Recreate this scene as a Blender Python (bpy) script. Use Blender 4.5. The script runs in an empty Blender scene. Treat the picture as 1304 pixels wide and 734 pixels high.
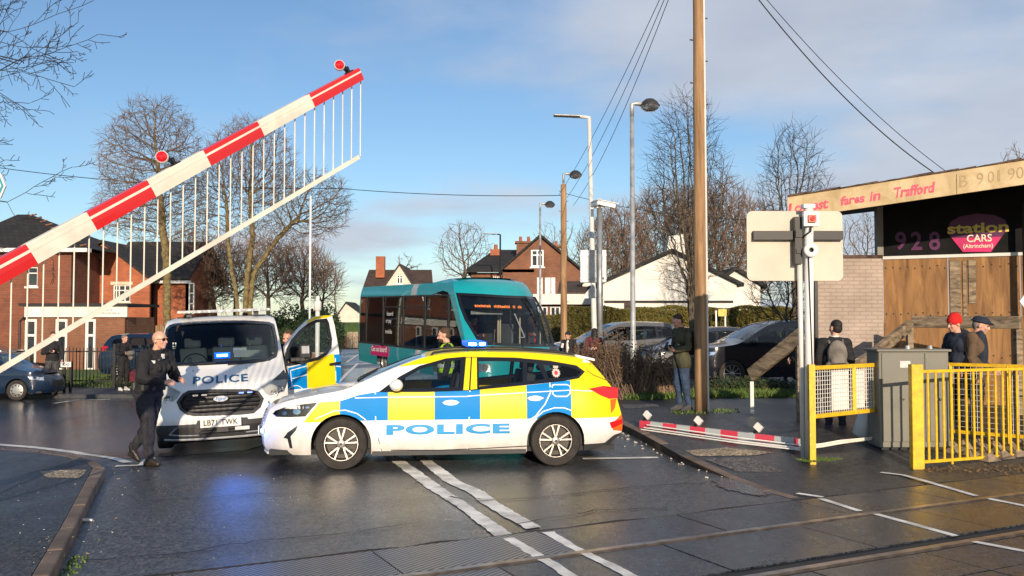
import bpy, math, random
import numpy as np
from mathutils import Vector, Matrix, Euler
from mathutils.geometry import delaunay_2d_cdt
R = math.radians
scene = bpy.context.scene
COL = scene.collection

# ------------------------------------------------------------------ camera
EYE = 1.85; FPX = 1150.0; PITCH = math.atan((410-367)/FPX)
cd = bpy.data.cameras.new('camera'); cam = bpy.data.objects.new('camera', cd); COL.objects.link(cam)
cam.location = (0, 0, EYE); cam.rotation_euler = (R(90)+PITCH, 0, 0)
cd.sensor_width = 36; cd.lens = FPX/1304*36; cd.clip_start = .1; cd.clip_end = 3000
scene.camera = cam
# ------------------------------------------------------------------ light
SUN_EL = R(15); SUN_AZ = R(173)      # azimuth of the sun, clockwise from +Y
w = bpy.data.worlds.new('World'); scene.world = w; w.use_nodes = True
nt = w.node_tree; nt.nodes.clear(); N = nt.nodes.new; L = nt.links.new
out = N('ShaderNodeOutputWorld'); bg = N('ShaderNodeBackground'); bg.inputs[1].default_value = .13
sky = N('ShaderNodeTexSky'); sky.sky_type = 'NISHITA'; sky.sun_disc = False
sky.sun_elevation = SUN_EL; sky.sun_rotation = SUN_AZ; sky.air_density = 1.0; sky.dust_density = .25; sky.ozone_density = 3.4
tc = N('ShaderNodeTexCoord'); sep = N('ShaderNodeSeparateXYZ'); L(tc.outputs['Generated'], sep.inputs[0])
def wm(op, a, b=None, c=None):
    n = N('ShaderNodeMath'); n.operation = op
    for i, v in enumerate((a, b, c)):
        if v is None: continue
        if isinstance(v, (int, float)): n.inputs[i].default_value = v
        else: L(v, n.inputs[i])
    return n.outputs[0]
den = wm('ADD', wm('MAXIMUM', sep.outputs[2], 0), .16)
cx = wm('DIVIDE', sep.outputs[0], den); cy = wm('DIVIDE', sep.outputs[1], den)
cmb = N('ShaderNodeCombineXYZ'); L(cx, cmb.inputs[0]); L(cy, cmb.inputs[1])
nz = N('ShaderNodeTexNoise'); nz.inputs['Scale'].default_value = .62; nz.inputs['Detail'].default_value = 7; nz.inputs['Roughness'].default_value = .5
mpn = N('ShaderNodeMapping'); mpn.inputs['Location'].default_value = (3.3, 1.1, 0); L(cmb.outputs[0], mpn.inputs[0]); L(mpn.outputs[0], nz.inputs['Vector'])
bias = wm('MULTIPLY_ADD', sep.outputs[0], .30, nz.outputs[0])       # more cloud to the east
cr = N('ShaderNodeMapRange'); cr.interpolation_type = 'SMOOTHSTEP'; L(bias, cr.inputs[0])
cr.inputs[1].default_value = .44; cr.inputs[2].default_value = .61; cr.inputs[3].default_value = 0; cr.inputs[4].default_value = .92
nz2 = N('ShaderNodeTexNoise'); nz2.inputs['Scale'].default_value = 2.2; nz2.inputs['Detail'].default_value = 6; L(mpn.outputs[0], nz2.inputs['Vector'])
cc = N('ShaderNodeMix'); cc.data_type = 'RGBA'; L(nz2.outputs[0], cc.inputs[0])
cc.inputs[6].default_value = (2.9, 3.3, 4.1, 1); cc.inputs[7].default_value = (5.2, 5.5, 6.1, 1)
mx = N('ShaderNodeMix'); mx.data_type = 'RGBA'; L(cr.outputs[0], mx.inputs[0]); L(sky.outputs[0], mx.inputs[6]); L(cc.outputs[2], mx.inputs[7])
L(mx.outputs[2], bg.inputs[0]); L(bg.outputs[0], out.inputs[0])
ld = bpy.data.lights.new('sun', 'SUN'); ld.energy = 5; ld.angle = R(.5); ld.color = (1, .82, .62)
sun = bpy.data.objects.new('sun', ld); COL.objects.link(sun)
sdir = Vector((math.sin(SUN_AZ)*math.cos(SUN_EL), math.cos(SUN_AZ)*math.cos(SUN_EL), math.sin(SUN_EL)))
sun.rotation_euler = sdir.to_track_quat('Z', 'Y').to_euler(); sun.location = sdir*60
scene.view_settings.view_transform = 'Standard'; scene.view_settings.look = 'None'
scene.view_settings.exposure = .08; scene.view_settings.gamma = 1
scene.cycles.max_bounces = 8; scene.cycles.transparent_max_bounces = 16

# ------------------------------------------------------------------ pixel <-> place helpers
def ray(px, py):
    a = (px-652)/FPX; b = -(py-367)/FPX
    return Vector((a, math.cos(PITCH)-b*math.sin(PITCH), math.sin(PITCH)+b*math.cos(PITCH)))
def ss(a, b, x):
    t = max(0., min(1., (x-a)/(b-a))); return t*t*(3-2*t)
def gz(x, y):                                   # the lie of the land: falls away to the left beyond the crossing
    return max(-.35, min(.2, .04*(x+1.5)))*ss(11.6, 14.5, y)
def G(px, py, up=0.):
    d = ray(px, py); z = up
    for _ in range(12):
        t = (z-EYE)/d.z; x, y = d.x*t, d.y*t; z = gz(x, y)+up
    return Vector((x, y, z))
def at(px, py, Y):
    d = ray(px, py); t = Y/d.y; return Vector((d.x*t, Y, EYE+d.z*t))
class Frame:
    """vertical plane: o ground point, d unit direction along, n outward (to the camera)"""
    def __init__(s, A, B):
        s.o = Vector((A[0], A[1])); v = Vector((B[0], B[1]))-s.o; s.L = v.length; s.d = v/s.L; s.n = Vector((s.d.y, -s.d.x))
    def loc(s, px, py):
        d = ray(px, py); t = s.o.dot(s.n)/(d.x*s.n.x+d.y*s.n.y)
        p = Vector((d.x*t, d.y*t))-s.o
        return (p.dot(s.d), EYE+d.z*t)
    def pt(s, u, z, v=0.):
        p = s.o+s.d*u+s.n*v; return Vector((p.x, p.y, z))
    def poly(s, pts): return [s.loc(*p) for p in pts]
def trace(M, px, py, f, axis):
    """where the view ray meets the surface local[axis] = f(other, z) of a thing placed by M"""
    Mi = M.inverted(); o = Mi @ Vector((0, 0, EYE)); d = (Mi.to_3x3() @ ray(px, py)).normalized()
    oth = 1-axis
    def h(t):
        p = o+d*t; return p[axis]-f(p[oth], p.z)
    t = 2.; st = .05; s0 = h(t)
    while t < 80:
        s1 = h(t+st)
        if s0*s1 <= 0: break
        t += st; s0 = s1
    a, b = t, t+st
    for _ in range(30):
        m = (a+b)/2
        if h(a)*h(m) <= 0: b = m
        else: a = m
    p = o+d*a
    return (p[oth], p.z)

# ------------------------------------------------------------------ materials
MATS = {}
def nodes(name):
    m = bpy.data.materials.new(name); m.use_nodes = True; t = m.node_tree
    b = t.nodes['Principled BSDF']; MATS[name] = m
    return m, t, b
def rgb(c): return (c[0], c[1], c[2], 1)
def plain(name, c, rough=.5, metal=0, coat=0, var=.12, vs=3., bump=0, bs=60, emis=None, es=0, dirt=None, spec=.5):
    m, t, b = nodes(name)
    n = t.nodes.new('ShaderNodeTexNoise'); n.inputs['Scale'].default_value = vs; n.inputs['Detail'].default_value = 5
    tc = t.nodes.new('ShaderNodeTexCoord'); t.links.new(tc.outputs['Object'], n.inputs['Vector'])
    mx = t.nodes.new('ShaderNodeMix'); mx.data_type = 'RGBA'
    mr = t.nodes.new('ShaderNodeMapRange'); mr.inputs[1].default_value = .35; mr.inputs[2].default_value = .65
    t.links.new(n.outputs[0], mr.inputs[0]); t.links.new(mr.outputs[0], mx.inputs[0])
    mx.inputs[6].default_value = rgb([v*(1+var) for v in c]); mx.inputs[7].default_value = rgb(dirt if dirt else [v*(1-var) for v in c])
    t.links.new(mx.outputs[2], b.inputs['Base Color'])
    b.inputs['Roughness'].default_value = rough; b.inputs['Metallic'].default_value = metal
    b.inputs['Coat Weight'].default_value = coat; b.inputs['Coat Roughness'].default_value = .04
    b.inputs['Specular IOR Level'].default_value = spec
    if bump:
        n2 = t.nodes.new('ShaderNodeTexNoise'); n2.inputs['Scale'].default_value = bs; n2.inputs['Detail'].default_value = 4
        t.links.new(tc.outputs['Object'], n2.inputs['Vector'])
        bp = t.nodes.new('ShaderNodeBump'); bp.inputs['Strength'].default_value = 1; bp.inputs['Distance'].default_value = bump
        t.links.new(n2.outputs[0], bp.inputs['Height']); t.links.new(bp.outputs[0], b.inputs['Normal'])
    if emis:
        b.inputs['Emission Color'].default_value = rgb(emis); b.inputs['Emission Strength'].default_value = es
    return m
def paint(name, c, rough=.28, var=.04): return plain(name, c, rough, coat=.6, var=var)
def glass(name, tint=(.5, .56, .56), rough=.02):
    m, t, b = nodes(name); t.nodes.remove(b)
    o = t.nodes['Material Output']; tr = t.nodes.new('ShaderNodeBsdfTransparent'); tr.inputs[0].default_value = rgb(tint)
    gl = t.nodes.new('ShaderNodeBsdfGlossy'); gl.inputs['Roughness'].default_value = rough; gl.inputs[0].default_value = (.9, .95, 1, 1)
    fr = t.nodes.new('ShaderNodeFresnel'); fr.inputs[0].default_value = 1.5
    mx = t.nodes.new('ShaderNodeMixShader'); t.links.new(fr.outputs[0], mx.inputs[0]); t.links.new(tr.outputs[0], mx.inputs[1]); t.links.new(gl.outputs[0], mx.inputs[2])
    t.links.new(mx.outputs[0], o.inputs[0]); return m
def asphalt(name, c1, c2, wet=.5, scale=.35, bump=.006, rlo=.16, rhi=.62):
    m, t, b = nodes(name); A = t.nodes.new; K = t.links.new
    tc = A('ShaderNodeTexCoord')
    sp = A('ShaderNodeTexVoronoi'); sp.inputs['Scale'].default_value = 48; K(tc.outputs['Object'], sp.inputs['Vector'])
    sm = A('ShaderNodeMapRange'); sm.inputs[1].default_value = .1; sm.inputs[2].default_value = .9; K(sp.outputs['Color'], sm.inputs[0])
    lo = A('ShaderNodeTexNoise'); lo.inputs['Scale'].default_value = scale; lo.inputs['Detail'].default_value = 6; lo.inputs['Roughness'].default_value = .6
    mp = A('ShaderNodeMapping'); mp.inputs['Scale'].default_value = (1, .55, 1); K(tc.outputs['Object'], mp.inputs[0]); K(mp.outputs[0], lo.inputs['Vector'])
    lm = A('ShaderNodeMapRange'); lm.inputs[1].default_value = wet-.13; lm.inputs[2].default_value = wet+.13; K(lo.outputs[0], lm.inputs[0])
    mx = A('ShaderNodeMix'); mx.data_type = 'RGBA'; K(sm.outputs[0], mx.inputs[0]); mx.inputs[6].default_value = rgb([v*.25 for v in c1]); mx.inputs[7].default_value = rgb([v*2.3 for v in c1])
    mx2 = A('ShaderNodeMix'); mx2.data_type = 'RGBA'; mx2.blend_type = 'MULTIPLY'; mx2.inputs[0].default_value = 1
    md = A('ShaderNodeMix'); md.data_type = 'RGBA'; K(lm.outputs[0], md.inputs[0]); md.inputs[6].default_value = (1, 1, 1, 1); md.inputs[7].default_value = rgb([b_/a_ for a_, b_ in zip(c1, c2)])
    mn = A('ShaderNodeTexNoise'); mn.inputs['Scale'].default_value = 11; mn.inputs['Detail'].default_value = 9; mn.inputs['Roughness'].default_value = .75; K(tc.outputs['Object'], mn.inputs['Vector'])
    mm = A('ShaderNodeMapRange'); K(mn.outputs[0], mm.inputs[0]); mm.inputs[1].default_value = .3; mm.inputs[2].default_value = .7; mm.inputs[3].default_value = .45; mm.inputs[4].default_value = 1.6
    sc_ = A('ShaderNodeVectorMath'); sc_.operation = 'SCALE'; K(mx.outputs[2], sc_.inputs[0]); K(mm.outputs[0], sc_.inputs['Scale'])
    K(sc_.outputs[0], mx2.inputs[6]); K(md.outputs[2], mx2.inputs[7]); K(mx2.outputs[2], b.inputs['Base Color'])
    rr = A('ShaderNodeMapRange'); K(lm.outputs[0], rr.inputs[0]); rr.inputs[3].default_value = rhi; rr.inputs[4].default_value = rlo; K(rr.outputs[0], b.inputs['Roughness'])
    ns = A('ShaderNodeTexNoise'); ns.inputs['Scale'].default_value = 60; ns.inputs['Detail'].default_value = 5; K(tc.outputs['Object'], ns.inputs['Vector'])
    bp = A('ShaderNodeBump'); bp.inputs['Distance'].default_value = bump; bp.inputs['Strength'].default_value = .9; K(ns.outputs[0], bp.inputs['Height']); K(bp.outputs[0], b.inputs['Normal'])
    return m
def brick(name, c1, c2, mortar, bw=.225, bh=.075, ms=.012, rough=.85, bump=.006, var=.5):
    m, t, b = nodes(name); A = t.nodes.new; K = t.links.new
    tc = A('ShaderNodeTexCoord'); sp = A('ShaderNodeSeparateXYZ'); K(tc.outputs['Object'], sp.inputs[0])
    ad = A('ShaderNodeMath'); K(sp.outputs[0], ad.inputs[0]); K(sp.outputs[1], ad.inputs[1])
    cb = A('ShaderNodeCombineXYZ'); K(ad.outputs[0], cb.inputs[0]); K(sp.outputs[2], cb.inputs[1])
    bk = A('ShaderNodeTexBrick'); bk.inputs['Scale'].default_value = 1; bk.inputs['Brick Width'].default_value = bw; bk.inputs['Row Height'].default_value = bh
    bk.inputs['Mortar Size'].default_value = ms; bk.inputs['Mortar Smooth'].default_value = .3; bk.inputs['Bias'].default_value = -.1
    bk.inputs['Color1'].default_value = rgb(c1); bk.inputs['Color2'].default_value = rgb(c2); bk.inputs['Mortar'].default_value = rgb(mortar); K(cb.outputs[0], bk.inputs['Vector'])
    n = A('ShaderNodeTexNoise'); n.inputs['Scale'].default_value = 1.3; n.inputs['Detail'].default_value = 6; K(tc.outputs['Object'], n.inputs['Vector'])
    mr = A('ShaderNodeMapRange'); K(n.outputs[0], mr.inputs[0]); mr.inputs[1].default_value = .3; mr.inputs[2].default_value = .7; mr.inputs[3].default_value = 1-var*.5; mr.inputs[4].default_value = 1+var*.3
    mu = A('ShaderNodeVectorMath'); mu.operation = 'SCALE'; K(bk.outputs[0], mu.inputs[0]); K(mr.outputs[0], mu.inputs['Scale']); K(mu.outputs[0], b.inputs['Base Color'])
    b.inputs['Roughness'].default_value = rough
    bp = A('ShaderNodeBump'); bp.inputs['Distance'].default_value = bump; bp.invert = True; K(bk.outputs['Fac'], bp.inputs['Height']); K(bp.outputs[0], b.inputs['Normal'])
    return m
def wood(name, c1, c2, scale=6, rough=.8, stretch=(1, 1, .12), bump=.004):
    m, t, b = nodes(name); A = t.nodes.new; K = t.links.new
    tc = A('ShaderNodeTexCoord'); mp = A('ShaderNodeMapping'); mp.inputs['Scale'].default_value = stretch; K(tc.outputs['Object'], mp.inputs[0])
    n = A('ShaderNodeTexNoise'); n.inputs['Scale'].default_value = scale; n.inputs['Detail'].default_value = 9; n.inputs['Roughness'].default_value = .65; n.inputs['Distortion'].default_value = .6; K(mp.outputs[0], n.inputs['Vector'])
    r = A('ShaderNodeValToRGB'); r.color_ramp.elements[0].position = .32; r.color_ramp.elements[1].position = .66
    r.color_ramp.elements[0].color = rgb(c1); r.color_ramp.elements[1].color = rgb(c2); K(n.outputs[0], r.inputs[0]); K(r.outputs[0], b.inputs['Base Color'])
    b.inputs['Roughness'].default_value = rough
    bp = A('ShaderNodeBump'); bp.inputs['Distance'].default_value = bump; K(n.outputs[0], bp.inputs['Height']); K(bp.outputs[0], b.inputs['Normal'])
    return m
def leafy(name, c1, c2, rough=.6):
    m, t, b = nodes(name); A = t.nodes.new; K = t.links.new
    g = A('ShaderNodeNewGeometry'); mx = A('ShaderNodeMix'); mx.data_type = 'RGBA'; K(g.outputs['Random Per Island'], mx.inputs[0])
    mx.inputs[6].default_value = rgb(c1); mx.inputs[7].default_value = rgb(c2); K(mx.outputs[2], b.inputs['Base Color']); b.inputs['Roughness'].default_value = rough
    return m

asphalt('road_wet', (.060, .061, .062), (.030, .034, .040), wet=.50, rlo=.13, rhi=.44)
asphalt('road_side', (.04, .045, .055), (.022, .028, .04), wet=.47, rlo=.12, rhi=.22, bump=.003)
asphalt('pave', (.04, .041, .044), (.024, .026, .029), wet=.48, rlo=.3, rhi=.7)
asphalt('panel', (.03, .036, .048), (.02, .025, .035), wet=.45, scale=1.2, rlo=.22, rhi=.42, bump=.004)
asphalt('patch', (.30, .24, .16), (.2, .16, .11), wet=.55, scale=3, rlo=.6, rhi=.9)
asphalt('patch_dark', (.1, .09, .085), (.07, .065, .062), wet=.55, scale=3, rlo=.45, rhi=.8)
plain('kerb', (.17, .125, .095), .75, var=.35, vs=2, bump=.003, bs=50)
plain('road_paint', (.80, .78, .72), .6, var=.3, vs=4, bump=.002, bs=80)
plain('rail_steel', (.32, .27, .24), .32, metal=.85, var=.3, vs=8)
plain('flange', (.015, .015, .016), .6)
plain('gap_soil', (.035, .028, .022), .9, var=.5, vs=12, bump=.01, bs=40)
plain('water', (.01, .011, .012), .05, var=.1, spec=1, bump=.012, bs=13)
plain('soil', (.06, .05, .032), .95, var=.5, vs=5, bump=.02, bs=20)
plain('lawn', (.075, .13, .02), .9, var=.4, vs=6, bump=.02, bs=40)
leafy('blade', (.05, .1, .015), (.12, .18, .03))
paint('white', (.80, .79, .76)); paint('white_dull', (.66, .65, .61), .5); plain('cream', (.76, .71, .60), .5, var=.10, vs=5, dirt=(.69, .64, .54))
paint('boom_red', (.62, .012, .012), .4); paint('boom_red_shaded', (.62, .05, .09), .5)
m_ = paint('pol_white', (.83, .82, .79), .22); t_ = m_.node_tree; b_ = t_.nodes['Principled BSDF']          # road dirt thrown up the lower panels
d_n = t_.nodes.new('ShaderNodeTexNoise'); d_n.inputs['Scale'].default_value = 7; d_n.inputs['Detail'].default_value = 8; d_n.inputs['Roughness'].default_value = .7; d_c = t_.nodes.new('ShaderNodeTexCoord'); t_.links.new(d_c.outputs['Object'], d_n.inputs['Vector'])
d_s = t_.nodes.new('ShaderNodeSeparateXYZ'); t_.links.new(d_c.outputs['Object'], d_s.inputs[0]); d_r = t_.nodes.new('ShaderNodeMapRange'); t_.links.new(d_s.outputs[2], d_r.inputs[0]); d_r.inputs[1].default_value = .62; d_r.inputs[2].default_value = .16
d_m = t_.nodes.new('ShaderNodeMath'); d_m.operation = 'MULTIPLY'; t_.links.new(d_r.outputs[0], d_m.inputs[0]); t_.links.new(d_n.outputs[0], d_m.inputs[1]); d_x = t_.nodes.new('ShaderNodeMix'); d_x.data_type = 'RGBA'; t_.links.new(d_m.outputs[0], d_x.inputs[0])
t_.links.new(b_.inputs['Base Color'].links[0].from_socket, d_x.inputs[6]); d_x.inputs[7].default_value = (.26, .20, .14, 1); t_.links.new(d_x.outputs[2], b_.inputs['Base Color'])
plain('pol_yellow', (.84, .62, .003), .42, var=.04, spec=.35); plain('pol_blue', (.0, .22, .60), .5, var=.05, spec=.15)
plain('pol_text', (.0, .26, .58), .4, var=.05); plain('van_text', (.015, .11, .24), .4, var=.05); plain('pol_orange', (.8, .12, .01), .4, var=.05)
plain('line_white', (.85, .86, .88), .4, var=.02)
paint('black_gloss', (.01, .01, .011), .12); plain('black', (.012, .012, .013), .5, var=.2); plain('black_matt', (.02, .02, .021), .75, var=.2)
plain('plastic_dark', (.035, .035, .037), .55, var=.2, bump=.001, bs=200)
plain('tyre', (.028, .024, .021), .85, var=.3, vs=9, bump=.002, bs=60)
plain('alloy', (.5, .47, .43), .33, metal=.75, var=.1); plain('alloy_dark', (.05, .045, .04), .5, metal=.4)
plain('chrome', (.75, .75, .76), .12, metal=1); plain('steel_grey', (.32, .33, .34), .45, metal=.5, var=.2, vs=5)
plain('galv', (.42, .43, .43), .5, metal=.4, var=.25, vs=4)
glass('car_glass', (.72, .78, .78)); glass('screen', (.42, .50, .51)); glass('bus_glass', (.66, .70, .70)); glass('lamp_glass', (.85, .87, .88), .05)
plain('house_glass', (.03, .035, .042), .06, var=.5, vs=1.2)
plain('seat_dark', (.035, .036, .04), .8); plain('seat_grey', (.13, .14, .15), .8)
plain('tail_red', (.55, .006, .006), .12, coat=1, var=.1); plain('lamp_reflector', (.8, .8, .8), .1, metal=.9, var=.3, vs=30)
plain('blue_lamp', (.0, .05, .5), .2, emis=(.0, .10, .9), es=1.6); plain('blue_glow', (.0, .05, .5), .2, emis=(.0, .08, 1), es=5); plain('blue_core', (.2, .6, 1), .2, emis=(.25, .6, 1), es=22); plain('blue_lens', (.0, .03, .3), .1, coat=1, emis=(0, .05, .6), es=.6)
plain('plate_white', (.78, .76, .66), .4, var=.03)
paint('teal', (.008, .30, .345), .3); paint('teal_light', (.03, .3, .35), .3); paint('bus_stripe', (.42, .46, .47), .35); plain('magenta', (.52, .01, .13), .45, var=.05)
plain('led_amber', (.3, .05, .01), .4, emis=(1, .25, .05), es=2.2)
plain('skin', (.62, .33, .235), .5, var=.14, vs=12); plain('hair_brown', (.07, .04, .02), .8, bump=.004, bs=120); plain('hair_black', (.012, .01, .009), .7, bump=.004, bs=120)
plain('stubble', (.35, .19, .14), .6); plain('eye_dark', (.02, .015, .012), .3)
def cloth(n, c, b=.006): return plain(n, c, .85, var=.28, vs=7, bump=b, bs=16)
cloth('cloth_black', (.012, .012, .014)); cloth('cloth_vest', (.016, .016, .018)); cloth('cloth_trouser', (.022, .022, .028)); cloth('cloth_olive', (.06, .058, .03)); cloth('cloth_jean', (.03, .055, .11))
cloth('cloth_brown', (.10, .062, .033)); cloth('cloth_maroon', (.10, .012, .025)); cloth('cloth_white', (.6, .58, .54)); cloth('cloth_pack', (.17, .15, .13)); cloth('cloth_navy', (.012, .018, .035)); cloth('cloth_grey', (.06, .06, .065))
plain('hivis', (.42, .75, .01), .7, var=.1, emis=None); plain('red_wool', (.62, .015, .01), .9, var=.15, bump=.006, bs=80); plain('boot', (.03, .022, .016), .45, var=.4, bump=.003, bs=60)
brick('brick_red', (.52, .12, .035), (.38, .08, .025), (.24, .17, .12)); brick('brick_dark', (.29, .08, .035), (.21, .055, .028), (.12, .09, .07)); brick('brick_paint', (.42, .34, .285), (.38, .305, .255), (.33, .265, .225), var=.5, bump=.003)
brick('brick_old', (.27, .09, .04), (.2, .065, .035), (.2, .15, .1)); brick('render_white', (.68, .64, .55), (.64, .6, .52), (.6, .56, .48), bw=.44, bh=.22, var=.2)
brick('roof_tile', (.028, .026, .026), (.018, .018, .02), (.01, .01, .01), bw=.3, bh=.22, bump=.02); brick('roof_brown', (.085, .055, .042), (.06, .042, .034), (.03, .022, .018), bw=.3, bh=.22, bump=.02)
plain('pvc', (.75, .74, .7), .4, var=.05); plain('fascia_cream', (.62, .54, .40), .6, var=.1); plain('render', (.74, .71, .64), .85, var=.12, vs=.8)
plain('ply', (.3, .15, .05), .8); wood('plywood', (.13, .062, .025), (.40, .21, .078), 6.5, stretch=(1, 1, .14)); wood('timber', (.05, .036, .022), (.38, .29, .19), 9, stretch=(.35, .35, 1.4)); wood('pole_wood', (.14, .075, .035), (.46, .28, .14), 9, stretch=(1, 1, .06), bump=.01)
wood('fence_wood', (.2, .12, .06), (.4, .27, .15), 5); wood('fascia_paint', (.42, .30, .15), (.66, .52, .31), 2.2, stretch=(1, 1, 1)); plain('rust_edge', (.09, .055, .04), .9, var=.6, vs=6)
plain('graffiti', (.72, .10, .16), .7, var=.25, vs=9); plain('ghost', (.36, .27, .15), .8); plain('sign_back', (.52, .47, .38), .55, var=.08, vs=2); plain('sign_black', (.008, .008, .009), .7, var=.3, spec=.15)
plain('sign_yellow', (.66, .5, .09), .5, var=.1); plain('sign_pink', (.55, .015, .13), .5); plain('sign_purple_shade', (.09, .01, .07), .5); plain('sign_cream', (.8, .72, .55), .5, var=.05)
plain('yellow_paint', (.74, .45, .01), .45, var=.10, dirt=(.58, .36, .02), vs=13, bump=.002, bs=50); plain('cabinet', (.17, .165, .135), .55, var=.08, metal=.1)
plain('orange_btn', (.75, .09, .03), .4); plain('lamp_red', (.5, .005, .01), .2, coat=1, emis=(1, .02, .02), es=.15)
leafy('hedge_leaf', (.19, .14, .03), (.10, .11, .025)); leafy('ever_leaf', (.012, .03, .01), (.03, .055, .015)); leafy('dead_leaf', (.16, .095, .04), (.08, .05, .028)); leafy('ivy_leaf', (.02, .04, .012), (.05, .07, .02))
plain('bark', (.10, .08, .055), .95, var=.4, vs=8, bump=.01, bs=30); plain('bark_green', (.17, .13, .055), .95, var=.4, vs=8, bump=.01, bs=30); plain('twig', (.15, .105, .075), .95); plain('twig_red', (.17, .11, .075), .95); plain('lamp_inner', (.6, .6, .58), .3); plain('twig_pale', (.24, .16, .10), .95); plain('twig_dark', (.03, .024, .02), .95)
paint('car_black', (.010, .012, .018), .2); paint('car_blue', (.006, .018, .045), .25); paint('car_silver', (.2, .205, .21), .25); paint('car_grey', (.10, .105, .11), .25); paint('car_red', (.22, .015, .015), .25); paint('car_white', (.7, .69, .66), .25)
plain('paper', (.75, .73, .68), .7); plain('litter_col', (.6, .57, .5), .8)

# ------------------------------------------------------------------ mesh helpers
class MB:
    def __init__(s): s.v = []; s.f = []; s.m = []
    def add(s, v, f, m=0):
        b = len(s.v); s.v += [Vector(p) for p in v]; s.f += [tuple(i+b for i in q) for q in f]
        s.m += (list(m) if isinstance(m, (list, tuple)) else [m]*len(f))
    def box(s, c, size, m=0, rot=None, taper=1.):
        hx, hy, hz = size[0]/2, size[1]/2, size[2]/2; v = []
        for z in (-1, 1):
            k = taper if z > 0 else 1
            for x, y in ((-1, -1), (1, -1), (1, 1), (-1, 1)):
                p = Vector((x*hx*k, y*hy*k, z*hz))
                if rot is not None: p = rot @ p
                v.append(p+Vector(c))
        s.add(v, [(3, 2, 1, 0), (4, 5, 6, 7), (0, 1, 5, 4), (1, 2, 6, 5), (2, 3, 7, 6), (3, 0, 4, 7)], m)
    def bar(s, a, b, w, h, m=0, up=(0, 0, 1)):
        a = Vector(a); b = Vector(b); d = (b-a); l = d.length; d.normalize(); u = Vector(up)
        if abs(d.dot(u)) > .99: u = Vector((0, 1, 0))
        x = d.cross(u).normalized(); z = x.cross(d).normalized()
        M = Matrix((x, d, z)).transposed()
        s.box((a+b)/2, (w, l, h), m, M)
    def tube(s, pts, r, n=8, m=0, cap=True, flat=1.):
        pts = [Vector(p) for p in pts]; rs = r if isinstance(r, (list, tuple)) else [r]*len(pts)
        b = len(s.v); prev = None
        for i, p in enumerate(pts):
            d = (pts[min(i+1, len(pts)-1)]-pts[max(i-1, 0)])
            d = d.normalized() if d.length > 1e-9 else Vector((0, 0, 1))
            u = prev if prev is not None else (Vector((0, 0, 1)) if abs(d.z) < .9 else Vector((1, 0, 0)))
            x = d.cross(u)
            if x.length < 1e-6: x = d.cross(Vector((0, 1, 0)))
            x.normalize(); y = x.cross(d).normalized(); prev = y
            for k in range(n):
                a = 2*math.pi*k/n; s.v.append(p+x*math.cos(a)*rs[i]+y*math.sin(a)*rs[i]*flat)
        for i in range(len(pts)-1):
            for k in range(n):
                k2 = (k+1) % n; s.f.append((b+i*n+k, b+(i+1)*n+k, b+(i+1)*n+k2, b+i*n+k2)); s.m.append(m)
        if cap:
            s.f.append(tuple(b+k for k in range(n))); s.m.append(m)
            e = b+(len(pts)-1)*n; s.f.append(tuple(e+n-1-k for k in range(n))); s.m.append(m)
    def lathe(s, prof, c, axis='z', n=24, m=0, M=None):
        """prof: (r, h) list; axis direction; closed with the profile's ends"""
        b = len(s.v); c = Vector(c)
        for r, h in prof:
            for k in range(n):
                a = 2*math.pi*k/n; q = (r*math.cos(a), r*math.sin(a), h)
                if axis == 'y': q = (q[0], q[2], q[1])
                elif axis == 'x': q = (q[2], q[0], q[1])
                q = Vector(q)
                if M is not None: q = M @ q
                s.v.append(q+c)
        for i in range(len(prof)-1):
            for k in range(n):
                k2 = (k+1) % n; s.f.append((b+i*n+k, b+i*n+k2, b+(i+1)*n+k2, b+(i+1)*n+k)); s.m.append(m[i] if isinstance(m, list) else m)
    def ell(s, c, r, n=14, m=0, M=None):
        prof = [(math.sin(math.pi*i/n)*1., -math.cos(math.pi*i/n)) for i in range(n+1)]
        prof[0] = (1e-4, -1); prof[-1] = (1e-4, 1)
        S = Matrix.Diagonal(Vector(r)); MM = (M @ S) if M is not None else S
        s.lathe(prof, c, 'z', max(8, n), m, MM)
    def prism(s, pts3, off, m=0):
        """planar polygon swept by vector off"""
        k = len(pts3); off = Vector(off); v = [Vector(p) for p in pts3]
        s.add(v+[p+off for p in v], [tuple(range(k)), tuple(range(2*k-1, k-1, -1))]+[(i, i+k, (i+1) % k+k, (i+1) % k) for i in range(k)], m)
    def cone(s, a, b, ra, rb, n=12, m=0):
        """round-ended tapered limb"""
        a = Vector(a); b = Vector(b); d = b-a; l = max(d.length, 1e-5); d /= l; pts = []; rs = []
        for i in range(5):
            t = math.pi/2*i/4; pts.append(a-d*ra*math.cos(t)); rs.append(max(ra*math.sin(t), 1e-4))
        for i in range(5):
            t = math.pi/2*i/4; pts.append(b+d*rb*math.sin(t)); rs.append(max(rb*math.cos(t), 1e-4))
        s.tube(pts, rs, n, m)
    def mesh(s, name, mats, origin=(0, 0, 0), smooth=False):
        me = bpy.data.meshes.new(name); o = Vector(origin)
        me.from_pydata([tuple(p-o) for p in s.v], [], s.f)
        for k in (mats if isinstance(mats, (list, tuple)) else [mats]): me.materials.append(MATS[k])
        me.polygons.foreach_set('material_index', s.m)
        if smooth: me.polygons.foreach_set('use_smooth', [True]*len(s.f))
        me.update(); return me
def root_loc(o):
    while o.parent: o = o.parent
    return o.location
def link(name, me, parent=None):
    o = bpy.data.objects.new(name, me); COL.objects.link(o)
    if parent: o.parent = parent
    return o
def P(name, mb, mats, parent, smooth=False, auto=None):
    """a part in the parent's own coordinates"""
    o = link(name, mb.mesh(name, mats, (0, 0, 0), smooth or bool(auto)), parent)
    if auto: soft(o, auto)
    return o
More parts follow.
